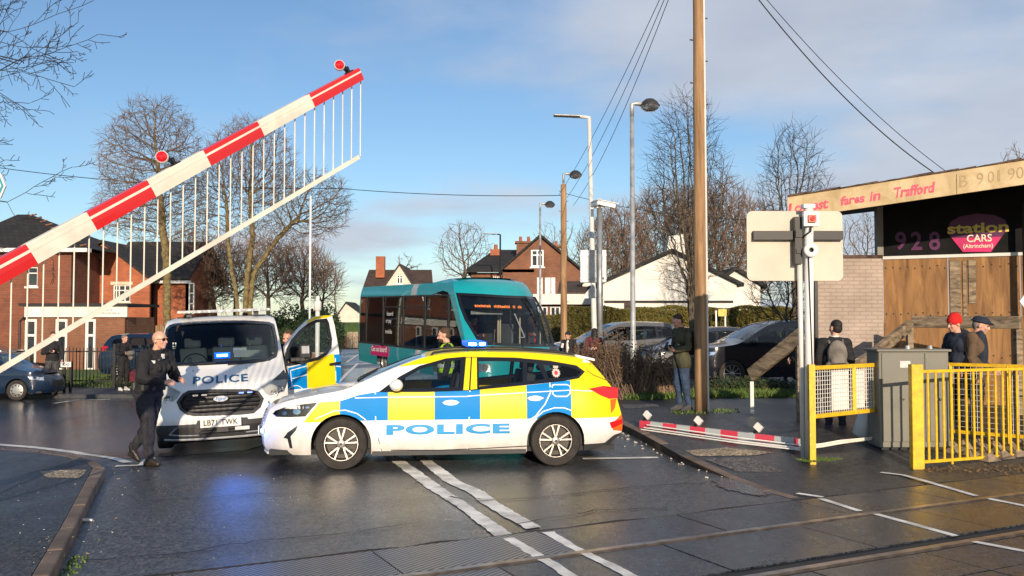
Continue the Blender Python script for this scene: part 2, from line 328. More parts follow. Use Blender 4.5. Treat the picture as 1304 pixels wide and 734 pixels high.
def PW(name, mb, mats, parent, smooth=False, auto=None):
    """a part given in world coordinates under an unrotated thing"""
    o = link(name, mb.mesh(name, mats, root_loc(parent), smooth or bool(auto)), parent)
    if auto: soft(o, auto)
    return o
def soft(o, ang=35):
    me = o.data
    me.polygons.foreach_set('use_smooth', [True]*len(me.polygons))
    try: me.set_sharp_from_angle(angle=R(ang))
    except Exception: pass
def bevel(o, wd, seg=2):
    b = o.modifiers.new('b', 'BEVEL'); b.width = wd; b.segments = seg; b.limit_method = 'ANGLE'; b.angle_limit = R(40); return o
def tag(o, label, cat, group=None, kind=None):
    o['label'] = label; o['category'] = cat
    if group: o['group'] = group
    if kind: o['kind'] = kind
    return o
def E(name, loc, label, cat, group=None, rz=0, kind=None):
    o = bpy.data.objects.new(name, None); COL.objects.link(o); o.empty_display_size = .2
    o.location = loc; o.rotation_euler = (0, 0, rz); return tag(o, label, cat, group, kind)
def TW(name, mb, mats, loc, label, cat, group=None, smooth=False, kind=None):
    """a thing that is one mesh, given in world coordinates"""
    o = link(name, mb.mesh(name, mats, loc, smooth)); o.location = loc; return tag(o, label, cat, group, kind)
def copy_tree(o, parent=None):
    c = o.copy(); COL.objects.link(c); c.parent = parent
    for ch in list(o.children): copy_tree(ch, c)
    return c
def inpoly(x, y, P_):
    ins = False; j = len(P_)-1
    for i in range(len(P_)):
        xi, yi = P_[i]; xj, yj = P_[j]
        if (yi > y) != (yj > y) and x < (xj-xi)*(y-yi)/(yj-yi)+xi: ins = not ins
        j = i
    return ins
def surf(mb, outline, mapf, step=.05, regions=(), holes=(), m0=0, off=0., skirt=None, flip=False, sx=1., sy=1.):
    """fill outline (minus holes) with a fine net laid on a surface; mapf(a, b, d) -> point d outside the surface"""
    loops = [outline]+list(holes)+[r[0] for r in regions]
    V = []; Ed = []
    for lp in loops:
        b = len(V); n = []
        for i, p in enumerate(lp):
            q = lp[(i+1) % len(lp)]; dd = math.hypot(q[0]-p[0], q[1]-p[1]); k = max(1, int(dd/step))
            for j in range(k): n.append((p[0]+(q[0]-p[0])*j/k, p[1]+(q[1]-p[1])*j/k))
        V += n; Ed += [(b+i, b+(i+1) % len(n)) for i in range(len(n))]
    xs = [p[0] for p in outline]; ys = [p[1] for p in outline]
    stx, sty = step*sx, step*sy
    x = min(xs)+stx/2
    while x < max(xs):
        y = min(ys)+sty/2
        while y < max(ys):
            if inpoly(x, y, outline): V.append((x, y))
            y += sty
        x += stx
    r = delaunay_2d_cdt([Vector(p) for p in V], Ed, [], 0, 1e-5)
    vv, ff = r[0], r[2]; keep = []; ms = []
    for f in ff:
        cx_ = sum(vv[i].x for i in f)/3; cy_ = sum(vv[i].y for i in f)/3
        if not inpoly(cx_, cy_, outline) or any(inpoly(cx_, cy_, h) for h in holes): continue
        m = m0
        for rg in regions:
            if inpoly(cx_, cy_, rg[0]): m = rg[1]
        keep.append(tuple(reversed(f)) if flip else tuple(f)); ms.append(m)
    used = sorted({i for f in keep for i in f}); idx = {i: k for k, i in enumerate(used)}
    pts = [Vector(mapf(vv[i].x, vv[i].y, off)) for i in used]; F = [tuple(idx[i] for i in f) for f in keep]
    if skirt is not None:
        cnt = {}
        for f in F:
            for a, b in zip(f, f[1:]+f[:1]): cnt[(a, b)] = 1
        bd = [e for e in cnt if (e[1], e[0]) not in cnt]
        bv = sorted({i for e in bd for i in e}); bi = {i: len(pts)+k for k, i in enumerate(bv)}
        pts += [Vector(mapf(vv[used[i]].x, vv[used[i]].y, skirt)) for i in bv]
        F += [(b, a, bi[a], bi[b]) for a, b in bd]; ms += [m0]*len(bd)
    mb.add(pts, F, ms)
BENCH = bpy.data.scenes.new('bench')            # a bare scene to evaluate text and modifiers in, removed at the end
def evald(o):
    BENCH.collection.objects.link(o); vl = BENCH.view_layers[0]; vl.update(); dg = vl.depsgraph; dg.update()
    me = bpy.data.meshes.new_from_object(o.evaluated_get(dg)); return me
def text_poly(s, w, h, bold=.0, spacing=1.):
    """outlines of a word as a flat mesh fitted into w x h, centred: (verts2d, faces)"""
    c = bpy.data.curves.new('t', 'FONT'); c.body = s; c.size = 1; c.offset = bold; c.resolution_u = 3; c.space_character = spacing
    o = bpy.data.objects.new('t', c); me = evald(o); v = [(p.co.x, p.co.y) for p in me.vertices]; f = [tuple(p.vertices) for p in me.polygons]
    bpy.data.objects.remove(o); bpy.data.curves.remove(c); bpy.data.meshes.remove(me)
    x0, x1 = min(p[0] for p in v), max(p[0] for p in v); y0, y1 = min(p[1] for p in v), max(p[1] for p in v)
    return [((p[0]-(x0+x1)/2)/(x1-x0)*w, (p[1]-(y0+y1)/2)/(y1-y0)*h) for p in v], f
def put_text(mb, s, w, h, mapf, m=0, bold=0., flip=False, spacing=1.):
    v, f = text_poly(s, w, h, bold, spacing)
    mb.add([mapf(*p) for p in v], [tuple(reversed(q)) if flip else q for q in f], m)
def lerp(tab, x):
    if x <= tab[0][0]: return tab[0][1]
    for (a, b), (c, d) in zip(tab, tab[1:]):
        if x <= c: return b+(d-b)*(x-a)/(c-a)
    return tab[-1][1]
def smt(tab, x):
    """smooth (monotone hermite) table look-up"""
    n = len(tab)
    if x <= tab[0][0]: return tab[0][1]
    if x >= tab[-1][0]: return tab[-1][1]
    for i in range(n-1):
        if x <= tab[i+1][0]: break
    x0, y0 = tab[i]; x1, y1 = tab[i+1]; h = x1-x0; s = (y1-y0)/h
    def sl(k):
        if k <= 0 or k >= n-1: return (tab[min(k+1, n-1)][1]-tab[max(k-1, 0)][1])/(tab[min(k+1, n-1)][0]-tab[max(k-1, 0)][0])
        a = (tab[k][1]-tab[k-1][1])/(tab[k][0]-tab[k-1][0]); b = (tab[k+1][1]-tab[k][1])/(tab[k+1][0]-tab[k][0])
        return 0 if a*b <= 0 else 2*a*b/(a+b)
    m0, m1 = sl(i), sl(i+1); t = (x-x0)/h
    return y0*(2*t**3-3*t**2+1)+h*m0*(t**3-2*t**2+t)+y1*(-2*t**3+3*t**2)+h*m1*(t**3-t**2)

# ================================================================== THE SETTING
def pav_up(x, y): return .1*ss(10.7, 12.3, y) if x > -2 else .1
def GP(px, py):                                  # point on the right-hand pavement
    p = G(px, py, 0)
    for _ in range(4): p = G(px, py, pav_up(p.x, p.y))
    return p
def structure(o): o['kind'] = 'structure'; return o
def grid_sheet(name, x0, x1, y0, y1, step, up, mat, kind='structure'):
    nx = max(1, int((x1-x0)/step)); ny = max(1, int((y1-y0)/step)); mb = MB(); v = []; f = []
    for j in range(ny+1):
        for i in range(nx+1):
            x = x0+(x1-x0)*i/nx; y = y0+(y1-y0)*j/ny; v.append((x, y, gz(x, y)+up))
    for j in range(ny):
        for i in range(nx):
            a = j*(nx+1)+i; f.append((a, a+1, a+nx+2, a+nx+1))
    mb.add(v, f); o = link(name, mb.mesh(name, mat, smooth=True)); o['kind'] = kind; return o
def sheet(name, poly, mat, up, step=.6, skirt=None, kind='structure'):
    mb = MB()
    fu = up if callable(up) else (lambda x, y: up)
    surf(mb, poly, lambda a, b, d: (a, b, gz(a, b)+fu(a, b)+d), step, skirt=skirt)
    o = link(name, mb.mesh(name, mat, smooth=False)); o['kind'] = kind; return o
g0 = MB()
xs = [-900, -300, -61]+[-60+i*2 for i in range(61)]+[61, 300, 900]; ys = [-80, -8.5]+[-8+i*2 for i in range(50)]+[150, 400, 1500]
v = [(x, y, gz(x, y)-.10) for y in ys for x in xs]; k = len(xs)
g0.add(v, [(j*k+i, j*k+i+1, (j+1)*k+i+1, (j+1)*k+i) for j in range(len(ys)-1) for i in range(k-1)])
structure(link('ground', g0.mesh('ground', 'soil', smooth=True)))
grid_sheet('road', -50, 45, -7, 72, .5, 0, 'road_wet')

# railway geometry across the road
RO = Vector((-.76, 6.57)); RA = R(26.8); RE = Vector((math.cos(RA), math.sin(RA))); RN = Vector((-math.sin(RA), math.cos(RA)))
def RP(u, n, z=0.): p = RO+RE*u+RN*n; return Vector((p.x, p.y, z))
def mark(name, pts, up=.009, mat='road_paint', gp=False):
    P2 = [(G(*p).xy) for p in pts]; mb = MB()
    surf(mb, [tuple(p) for p in P2], lambda a, b, d: (a, b, gz(a, b)+(pav_up(a, b) if gp else 0)+d), .5, off=up)
    o = link(name, mb.mesh(name, mat)); return structure(o)
def line_px(name, pts, wd, up=.009, mat='road_paint', gp=False, z=0, jag=0):
    w_ = [G(p[0], p[1]).xy for p in pts]; l = []; r = []
    for i, p in enumerate(w_):
        d = (w_[min(i+1, len(w_)-1)]-w_[max(0, i-1)]).normalized(); n = Vector((-d.y, d.x))*wd/2
        l.append(tuple(p+n)); r.append(tuple(p-n))
    mb = MB(); surf(mb, l+r[::-1], lambda a, b, d: (a, b, gz(a, b)+(pav_up(a, b) if gp else 0)+d), .4, off=up)
    return structure(link(name, mb.mesh(name, mat)))
rnd = random.Random(4)
def rough_mark(name, left, right, up=.009):
    """worn painted line: two pixel edges, chipped along their length"""
    def dense(e):
        o_ = []
        w_ = [G(*p).xy for p in e]
        for a, b in zip(w_, w_[1:]):
            k = max(1, int((b-a).length/.07))
            for i in range(k): o_.append(a+(b-a)*i/k)
        o_.append(w_[-1]); return [p+Vector((rnd.uniform(-1, 1), rnd.uniform(-1, 1)))*.009 for p in o_]
    pl = [tuple(p) for p in dense(left)]+[tuple(p) for p in dense(right)][::-1]
    mb = MB(); surf(mb, pl, lambda a, b, d: (a, b, gz(a, b)+d), .5, off=up)
    return structure(link(name, mb.mesh(name, 'road_paint')))
# rubber crossing panels, each a slab with open joints
pm_, pt, pb = nodes('panel_rib'); A_ = pt.nodes.new; K_ = pt.links.new
tc = A_('ShaderNodeTexCoord'); mp = A_('ShaderNodeMapping'); mp.inputs['Rotation'].default_value = (0, 0, R(35)); K_(tc.outputs['Object'], mp.inputs[0])
wv = A_('ShaderNodeTexWave'); wv.inputs['Scale'].default_value = 7.5; wv.bands_direction = 'X'; K_(mp.outputs[0], wv.inputs['Vector'])
cr_ = A_('ShaderNodeMix'); cr_.data_type = 'RGBA'; K_(wv.outputs[0], cr_.inputs[0]); cr_.inputs[6].default_value = (.008, .009, .011, 1); cr_.inputs[7].default_value = (.20, .215, .25, 1); K_(cr_.outputs[2], pb.inputs['Base Color'])
bp_ = A_('ShaderNodeBump'); bp_.inputs['Distance'].default_value = .008; K_(wv.outputs[0], bp_.inputs['Height']); K_(bp_.outputs[0], pb.inputs['Normal']); pb.inputs['Roughness'].default_value = .3
base = MB(); base.add([RP(-14, -9, .004), RP(24, -9, .004), RP(24, .82, .004), RP(-14, .82, .004)], [(0, 1, 2, 3)])
structure(link('crossing_bed', base.mesh('crossing_bed', 'flange')))
pan = MB()
for (n0, n1, ln, ph) in ((.075, .80, 1.5, 0), (-.93, -.075, 1.5, .7), (-1.78, -1.225, 1.2, .3), (-3.4, -1.80, 1.5, .9)):
    u = -12+ph
    while u < 22:
        m = 1 if (n0 > 0 and u < .9) or (n0 < 0 and u < .6) else 0
        z = .020+rnd.uniform(-.002, .002)
        q = [RP(u+.008, n0, z), RP(u+ln-.008, n0, z), RP(u+ln-.008, n1, z), RP(u+.008, n1, z)]
        pan.prism(q, (0, 0, -.014), m); u += ln
structure(link('crossing_panels', pan.mesh('crossing_panels', ['panel', 'panel_rib'])))
gap = MB()
pl = []; pr = []
for i in range(90):
    u = -9+i*.3; pl.append(tuple(RP(u, .815+rnd.uniform(-.03, .01)).xy)); pr.append(tuple(RP(u, .86+rnd.uniform(-.02, .05)).xy))
surf(gap, pl+pr[::-1], lambda a, b, d: (a, b, gz(a, b)+d), .5, off=.012); structure(link('road_joint', gap.mesh('road_joint', 'gap_soil')))
for n_ in (0, -1.14):
    rl = MB(); rl.prism([RP(-14, n_-.034, .030), RP(24, n_-.034, .030), RP(24, n_+.034, .030), RP(-14, n_+.034, .030)], (0, 0, -.024))
    rl.prism([RP(-14, n_-.095, .010), RP(24, n_-.095, .010), RP(24, n_-.04, .010), RP(-14, n_-.04, .010)], (0, 0, -.002), 1)
    o = link('rail', rl.mesh('rail', ['rail_steel', 'flange'])); o['kind'] = 'structure'
# markings
rough_mark('centre_line', [(470, 566), (498, 588), (543, 622), (581, 646), (629.5, 684)], [(486, 566), (516, 588), (567, 624), (598, 644.5), (653.6, 682.5)])
rough_mark('centre_line', [(640, 689), (674, 710), (712, 734), (760, 768)], [(655, 688), (688, 708), (731, 734), (785, 768)], up=.023)
rough_mark('centre_line', [(505, 566), (534.5, 587.6), (564, 613.5), (598, 629), (612, 641), (643, 660), (671, 675)], [(519, 566), (550, 587.6), (588, 615), (617, 627), (629.5, 637.6), (665, 659), (688, 672)])
rough_mark('centre_line', [(691, 681.5), (726, 702), (788, 734), (860, 775)], [(705, 680), (736.5, 700), (807, 734), (880, 775)], up=.023)
line_px('edge_line', [(742, 585), (838, 583.5)], .10)
for pts in ([(1121.6, 604), (1150, 607.5), (1173.8, 614), (1208, 624), (1243.5, 634.5)], [(1255.6, 637.3), (1304, 647), (1340, 656)], [(1045, 638), (1095, 654)], [(1109, 656), (1160, 670), (1217, 686)], [(1231, 691.6), (1304, 705.5), (1350, 716)], [(1015, 631), (1048, 636)]):
    line_px('crossing_edge_line', pts, .075, up=.024)
line_px('give_way_line', [(-60, 563), (0, 567), (50, 571), (95, 576.6), (133, 582.5), (163, 590)], .13)
line_px('give_way_line', [(147, 594.4), (182, 593), (192, 584)], .13)
line_px('give_way_line', [(69, 514), (101, 510), (140, 509)], .1)
line_px('lane_line', [(430, 488), (438, 480), (456, 463)], .14); line_px('lane_line', [(441, 462), (457, 451)], .14)
def crack(pts, seed, wd=.012):
    r_ = random.Random(seed); w_ = [G(*p).xy for p in pts]; o_ = []
    for a, b in zip(w_, w_[1:]):
        k = max(1, int((b-a).length/.12))
        for i in range(k): o_.append(a+(b-a)*i/k+Vector((r_.uniform(-1, 1), r_.uniform(-1, 1)))*.035)
    o_.append(w_[-1]); l, r2 = [], []
    for i, p in enumerate(o_):
        d = (o_[min(i+1, len(o_)-1)]-o_[max(0, i-1)]).normalized(); n = Vector((-d.y, d.x))*wd*r_.uniform(.3, 1.2); l.append(tuple(p+n)); r2.append(tuple(p-n))
    mb = MB(); surf(mb, l+r2[::-1], lambda a, b, d: (a, b, gz(a, b)+d), .3, off=.0135); structure(link('road_crack', mb.mesh('road_crack', 'flange')))
crack([(110, 716), (230, 706), (330, 690), (430, 682), (520, 668)], 1); crack([(600, 640), (700, 634), (800, 622), (900, 616)], 2); crack([(575, 634), (590, 637), (612, 637)], 3, .03)
crack([(660, 668), (760, 652), (850, 648)], 4); crack([(190, 640), (300, 632), (420, 628)], 5, .008)
# side road surface (wetter, sky reflection tinted blue into its colour) to the left
sheet('side_road', [(-49, 13.9), (-7.4, 13.9), (-5.4, 12.4), (-4.0, 13.6), (-3.6, 17), (-3.9, 25), (-6, 40), (-49, 40)], 'road_side', .004, .7)
# near left pavement with its kerb
kin = [G(39, 734, .1).xy, G(75, 675, .1).xy, G(105, 620, .1).xy, G(118, 595, .1).xy]
kout = [G(63, 734, .1).xy, G(95, 672, .1).xy, G(121, 620, .1).xy, G(134, 597, .1).xy]
ext = lambda a, b, t: a+(a-b).normalized()*t
lead = [tuple(ext(kin[0], kin[1], 8))]+[tuple(p) for p in kin]
corner = [tuple(G(x, y, .1).xy) for x, y in ((108, 588), (85, 582), (50, 576.5), (0, 572), (-60, 569))]
sheet('pavement', lead+corner+[(-25, 13.4), (-25, -3)], 'pave', .1, .6, skirt=-.12)
def kerb_run(name, inner, outer, z0=.1, drop=.16, upf=None, ln=.9):
    mb = MB(); acc = []
    for a, b, c, d in zip(inner, inner[1:], outer, outer[1:]):
        a, b, c, d = map(Vector, (a, b, c, d)); L_ = (b-a).length; n = max(1, round(L_/ln))
        for i in range(n):
            t0, t1 = i/n+.004, (i+1)/n-.004
            q = [a.lerp(b, t0), a.lerp(b, t1), c.lerp(d, t1), c.lerp(d, t0)]
            dz = rnd.uniform(-.004, .004)
            uf = upf or (lambda x, y: z0)
            top = [Vector((p.x, p.y, gz(p.x, p.y)+uf(p.x, p.y)+.006+dz)) for p in q]
            mb.prism(top[::-1], (0, 0, -drop))
    o = link(name, mb.mesh(name, 'kerb')); bevel(o, .018, 2); return structure(o)
kerb_run('kerb', [ext(kin[0], kin[1], 6)]+kin, [ext(kout[0], kout[1], 6)]+kout)
c_out = [G(x, y, .1).xy for x, y in ((134, 597), (124, 588), (92, 580.5), (52, 575), (0, 570.5), (-60, 567.5))]
c_in = [G(x, y, .1).xy for x, y in ((118, 595), (108, 588), (85, 582), (50, 576.5), (0, 572), (-60, 569))]
kerb_run('kerb', c_in, c_out, ln=.5)
mark('pavement_patch', [(48, 612), (74, 610), (110, 609.5), (106, 616), (100, 621), (60, 620)], .104, 'patch')
# right pavement
ke = [(0, 0)]+[tuple(G(*p).xy) for p in ((1005, 635), (973, 626), (930, 610), (868.6, 590), (796, 551))]+[(1.55, 17.6), (1.7, 19), (2.6, 20.2), (4, 20.6)]
bnd = [tuple(RP(u, .84).xy) for u in (5.2, 12, 20)]
far_r = [(19, 34), (9.5, 24), (4, 20.6)]
ke[0] = tuple(RP(4.62, .84).xy)
sheet('pavement', ke+[(9, 20.6), (40, 20.6), (40, 26)]+[(p[0], p[1]) for p in bnd[::-1]], 'pave', lambda x, y: pav_up(x, y)+.004, .5, skirt=-.12)
ki = [(p[0]+.12, p[1]+.05) for p in ke[1:]]
kerb_run('kerb', ki, ke[1:], upf=lambda x, y: pav_up(x, y)+.002)
def pmark(name, pts, mat, up=.009):
    P2 = [tuple(GP(*p).xy) for p in pts]; mb = MB()
    surf(mb, P2, lambda a, b, d: (a, b, gz(a, b)+pav_up(a, b)+d), .4, off=up); return structure(link(name, mb.mesh(name, mat)))
pmark('pavement_patch', [(872, 575), (925, 571), (985, 577), (960, 581), (888, 582)], 'patch')  # sunlit spot painted as a tan sheet on the pavement
pmark('pavement_patch', [(895, 586), (955, 584), (997, 602), (940, 602)], 'patch_dark')
pmark('pavement_patch', [(790, 516), (838, 515), (840, 519), (796, 521)], 'patch_dark')
# puddle in the gutter
pts = [(903, 612), (925, 609), (945, 614), (966, 622), (988, 631), (972, 634), (948, 629), (925, 625), (912, 619)]
pw_ = [G(*p).xy for p in pts]; cpt = sum(pw_, Vector((0, 0)))/len(pw_); pp = []
for i in range(60):
    t = i/60*len(pw_); a = pw_[int(t)]; b = pw_[(int(t)+1) % len(pw_)]; p = a.lerp(b, t-int(t)); pp.append(tuple(cpt+(p-cpt)*rnd.uniform(.8, 1.08)))
mb = MB(); surf(mb, pp, lambda a, b, d: (a, b, .0075), .4); structure(link('puddle_water', mb.mesh('puddle_water', 'water')))
# far pavement, lawn and verge (left)
sheet('far_pavement', [(-49, 26.2), (-10.2, 26.2), (-8.6, 27.3), (-8.2, 30), (-9.2, 33), (-10.2, 33), (-10, 29.0), (-49, 29.0)], 'pave', .1, 1, skirt=-.1)
sheet('lawn', [(-49, 29), (-10, 29), (-9.9, 31), (-11, 36), (-15.5, 50), (-24, 68), (-49, 70)], 'lawn', .12, 1.2, skirt=-.1)
sheet('far_bank', [(-22, 84), (-8, 84), (-8, 90), (-30, 96), (-40, 90)], 'lawn', .3, 2, skirt=-.3)
bank = MB(); bk = [at(395, 0, 80).x, at(470, 0, 80).x]
bank.add([(-26, 86, -.3), (-11, 86, -.3), (-11, 93, 1.7), (-26, 93, 1.7), (-36, 130, 2), (-10, 130, 2)], [(0, 1, 2, 3), (3, 2, 5, 4)]); structure(link('hill', bank.mesh('hill', 'lawn')))
sheet('verge', [(1.9, 19.1), (2.6, 18.3), (6, 18.6), (6.6, 18.4), (6.6, 20.4), (4, 20.5), (2.8, 20.1)], 'lawn', .135, .6, skirt=-.1)
def blades(name, region, n, h, up, label, seed=1, mat='blade'):
    rn = random.Random(seed); mb = MB(); xs_ = [p[0] for p in region]; ys_ = [p[1] for p in region]; k = 0
    while k < n:
        x, y = rn.uniform(min(xs_), max(xs_)), rn.uniform(min(ys_), max(ys_))
        if not inpoly(x, y, region): continue
        k += 1; a = rn.uniform(0, 6.28); hh = h*rn.uniform(.5, 1.3); w_ = .012+.03*h; z = gz(x, y)+up; lx, ly = rn.uniform(-.5, .5)*hh, rn.uniform(-.5, .5)*hh
        mb.add([(x-math.cos(a)*w_, y-math.sin(a)*w_, z), (x+math.cos(a)*w_, y+math.sin(a)*w_, z), (x+lx, y+ly, z+hh)], [(0, 1, 2)])
    o = link(name, mb.mesh(name, mat)); return tag(o, label, 'grass', kind='stuff')
blades('grass', [(-15, 29.1), (-8.5, 29.4), (-8, 31), (-9, 36), (-16, 36)], 14000, .10, .12, 'sunlit green grass behind the iron railings', 2)
blades('grass', [(2, 19), (2.6, 18.2), (6.5, 18.4), (6.5, 19.4), (2.6, 19.6)], 5000, .10, .135, 'strip of grass in front of the bare brown bushes and dark car', 3)
c0 = GP(893, 525)
blades('grass', [(c0.x-.5, c0.y-.35), (c0.x+.6, c0.y-.35), (c0.x+.7, c0.y+.3), (c0.x-.5, c0.y+.3)], 260, .045, .10, 'tufts of grass round the foot of the wooden pole', 5)
# scattered crumbs of broken plastic and grit in both gutters
mb = MB(); rn = random.Random(8)
def crumb(x, y, s, up, m=0):
    a = rn.uniform(0, 3); z = gz(x, y)+up; mb.box((x, y, z+s*.15), (s*rn.uniform(.6, 2.), s, s*.4), m, Euler((rn.uniform(-.3, .3), rn.uniform(-.3, .3), a)).to_matrix())
for _ in range(34):
    t = rn.random(); p = Vector(ke[3]).lerp(Vector(ke[5]), t**.8)
    crumb(p.x-.05-abs(rn.gauss(0, .12)), p.y, rn.uniform(.008, .024), .005)
for _ in range(30):
    t = rn.random()*1.15; p = kout[0].lerp(kout[3], t); crumb(p.x+.08+abs(rn.gauss(0, .16)), p.y, rn.uniform(.004, .015), .004, rn.choice((0, 1, 1, 1)))
for _ in range(35):
    p = G(rn.uniform(10, 105), rn.uniform(612, 720), .1); crumb(p.x, p.y, rn.uniform(.004, .011), .1, rn.choice((0, 1, 1)))
for _ in range(60):
    p = G(rn.uniform(170, 560), rn.uniform(600, 725)); crumb(p.x, p.y, rn.uniform(.003, .008), 0, rn.choice((0, 1, 1)))
tag(link('debris', mb.mesh('debris', ['litter_col', 'patch'])), 'crumbs of grit and broken plastic along the gutters', 'debris', kind='stuff')
lw = MB(); p = G(111, 665); lw.box((p.x, p.y, .02), (.09, .035, .015), 0, Euler((0, .1, .3)).to_matrix()); TW('litter_scrap', lw, 'paper', (p.x, p.y, 0), 'white flattened wrapper in the gutter beside the near kerb', 'litter')
mz = [tuple(kout[0].lerp(kout[3], t)) for t in (.0, .3)]
blades('grass', [(kout[0].x, kout[0].y), (kout[0].x+.1, kout[0].y), (kout[0].x-.15, kout[0].y+.9), (kout[0].x-.28, kout[0].y+.9)], 130, .022, 0, 'weeds growing along the foot of the near kerb', 6)
mo = [tuple(GP(*p).xy) for p in ((1012, 590), (1035, 586), (1075, 589), (1060, 594), (1025, 596))]
blades('moss', mo, 700, .012, .1, 'moss on the ground under the fallen barrier rail', 7)
# anti-trespass timbers beyond the yellow fence
mb = MB()
for j in range(5):
    for i in range(14):
        b = RP(8.3+i*.28, 1.35+j*.26, .0); b.z = .02+pav_up(b.x, b.y); mb.add([b, b+Vector((.24, .12, 0)), b+Vector((.19, .30, 0)), b+Vector((-.05, .18, 0)), b+Vector((.07, .15, .09)), b+Vector((.14, .19, .09))],
            [(0, 1, 5, 4), (1, 2, 5), (2, 3, 4, 5), (3, 0, 4)])
o = link('trespass_guard', mb.mesh('trespass_guard', 'timber')); tag(o, 'low ridged timber guard on the trackside beyond the yellow fence', 'guard')

# ================================================================== LEVEL CROSSING BARRIERS
def boom_barrier():
    A = at(0, 345, 7.0); B = at(457, 95, 9.6); d = B-A
    def tx(px):                                   # where along the boom a column of the photo falls
        a, b = -.3, 1.05
        for _ in range(40):
            m = (a+b)/2; p = A+d*m
            if 652+FPX*p.x/(p.y*math.cos(PITCH)+(p.z-EYE)*math.sin(PITCH)) < px: a = m
            else: b = m
        return a
    base = A-d*.62; base_g = Vector((base.x, base.y, 0))
    root = E('level_crossing_barrier', base_g, 'raised red and white level crossing barrier with hanging white rods', 'barrier')
    dn = d.normalized(); side = Vector((dn.x, dn.y, 0)).normalized(); nrm = Vector((side.y, -side.x, 0)); up = nrm.cross(dn)
    if up.z < 0: up = -up
    cuts = [-.62]+[tx(x) for x in (38-76*2.3, 38-76*1.1, 38, 114, 190, 260.5, 329, 394)]+[1.0]
    cuts = sorted(cuts)
    hw = lambda t: .090-.024*max(0, t)
    bm = MB()
    n = len(cuts)-1
    for i in range(n):
        t0, t1 = cuts[i], cuts[i+1]; red = (n-1-i) % 2 == 0
        a, b = A+d*t0, A+d*t1
        prof = [(-.045, -1), (.045, -1), (.05, -.25), (.05, .20), (.052, .21), (.052, .45), (.05, .46), (.05, .88), (.045, 1), (-.045, 1)]
        v = [];
        for q, t in ((a, t0), (b, t1)):
            for (o_, h_) in prof: v.append(q+nrm*o_+up*h_*hw(t))
        k = len(prof); f = []; m = []
        for j in range(k):
            f.append((j, (j+1) % k, (j+1) % k+k, j+k))
            m.append(1 if (red and j not in (3, 4, 5)) else 0)
        f += [tuple(range(k))[::-1], tuple(range(k, 2*k))]; m += [1 if red else 0]*2
        bm.add(v, f, m)
    PW('boom', bm, ['cream', 'boom_red'], root)
    # hanging rods and bottom rail, hinged so the rods stay upright
    lo0 = at(0, 471, 7.0); lo1 = at(457, 200, 9.6); dl = lo1-lo0
    rail = MB(); rail.bar(lo0-dl*.35, lo1, .022, .042); PW('bottom_rail', rail, ['cream'], root)
    T = [1-.5/458*9]; k = 0
    ts = np.linspace(tx(456), -.33, 40)
    for t in ts:
        rd = MB(); p = A+d*t-up*hw(t); q = lo0+dl*((p.x-lo0.x)/dl.x); q.x, q.y = p.x, p.y
        rd.tube([p, (p.x, p.y, q.z)], .0062, 6); PW('hanging_rod', rd, ['cream'], root)
    for px in (228, 447):
        t = tx(px); c = A+d*t+up*(hw(t)+.015)
        lm = MB(); lm.bar(c-up*.09, c+up*.05, .05, .03); lm.bar(c-up*.03-dn*.04, c-up*.03+dn*.06, .04, .05); lm.bar(c+up*.02, c-dn*.045+up*.075, .04, .035)
        b_ = PW('lamp_bracket', lm, ['black'], root)
        l2 = MB(); M = Vector((.22, -1, .05)).to_track_quat('Z', 'Y').to_matrix(); cc_ = c+up*.09-dn*.07
        l2.lathe([(.001, -.03), (.05, -.03), (.056, 0), (.056, .03), (.048, .035)], cc_, 'z', 18, 0, M); l2.lathe([(.048, .036), (.035, .05), (.001, .056)], cc_, 'z', 18, 1, M)
        PW('lamp', l2, ['white_dull', 'lamp_red'], root, True)
    ped = MB(); top = base; ped.box((base.x, base.y, .4), (.4, .4, .8), 0); ped.box((base.x, base.y, .82), (.44, .44, .05), 0); ped.tube([top-nrm*.3, top+nrm*.3], .09, 16, 1)
    PW('pedestal', ped, ['cabinet', 'galv'], root)
    return root
boom_barrier()

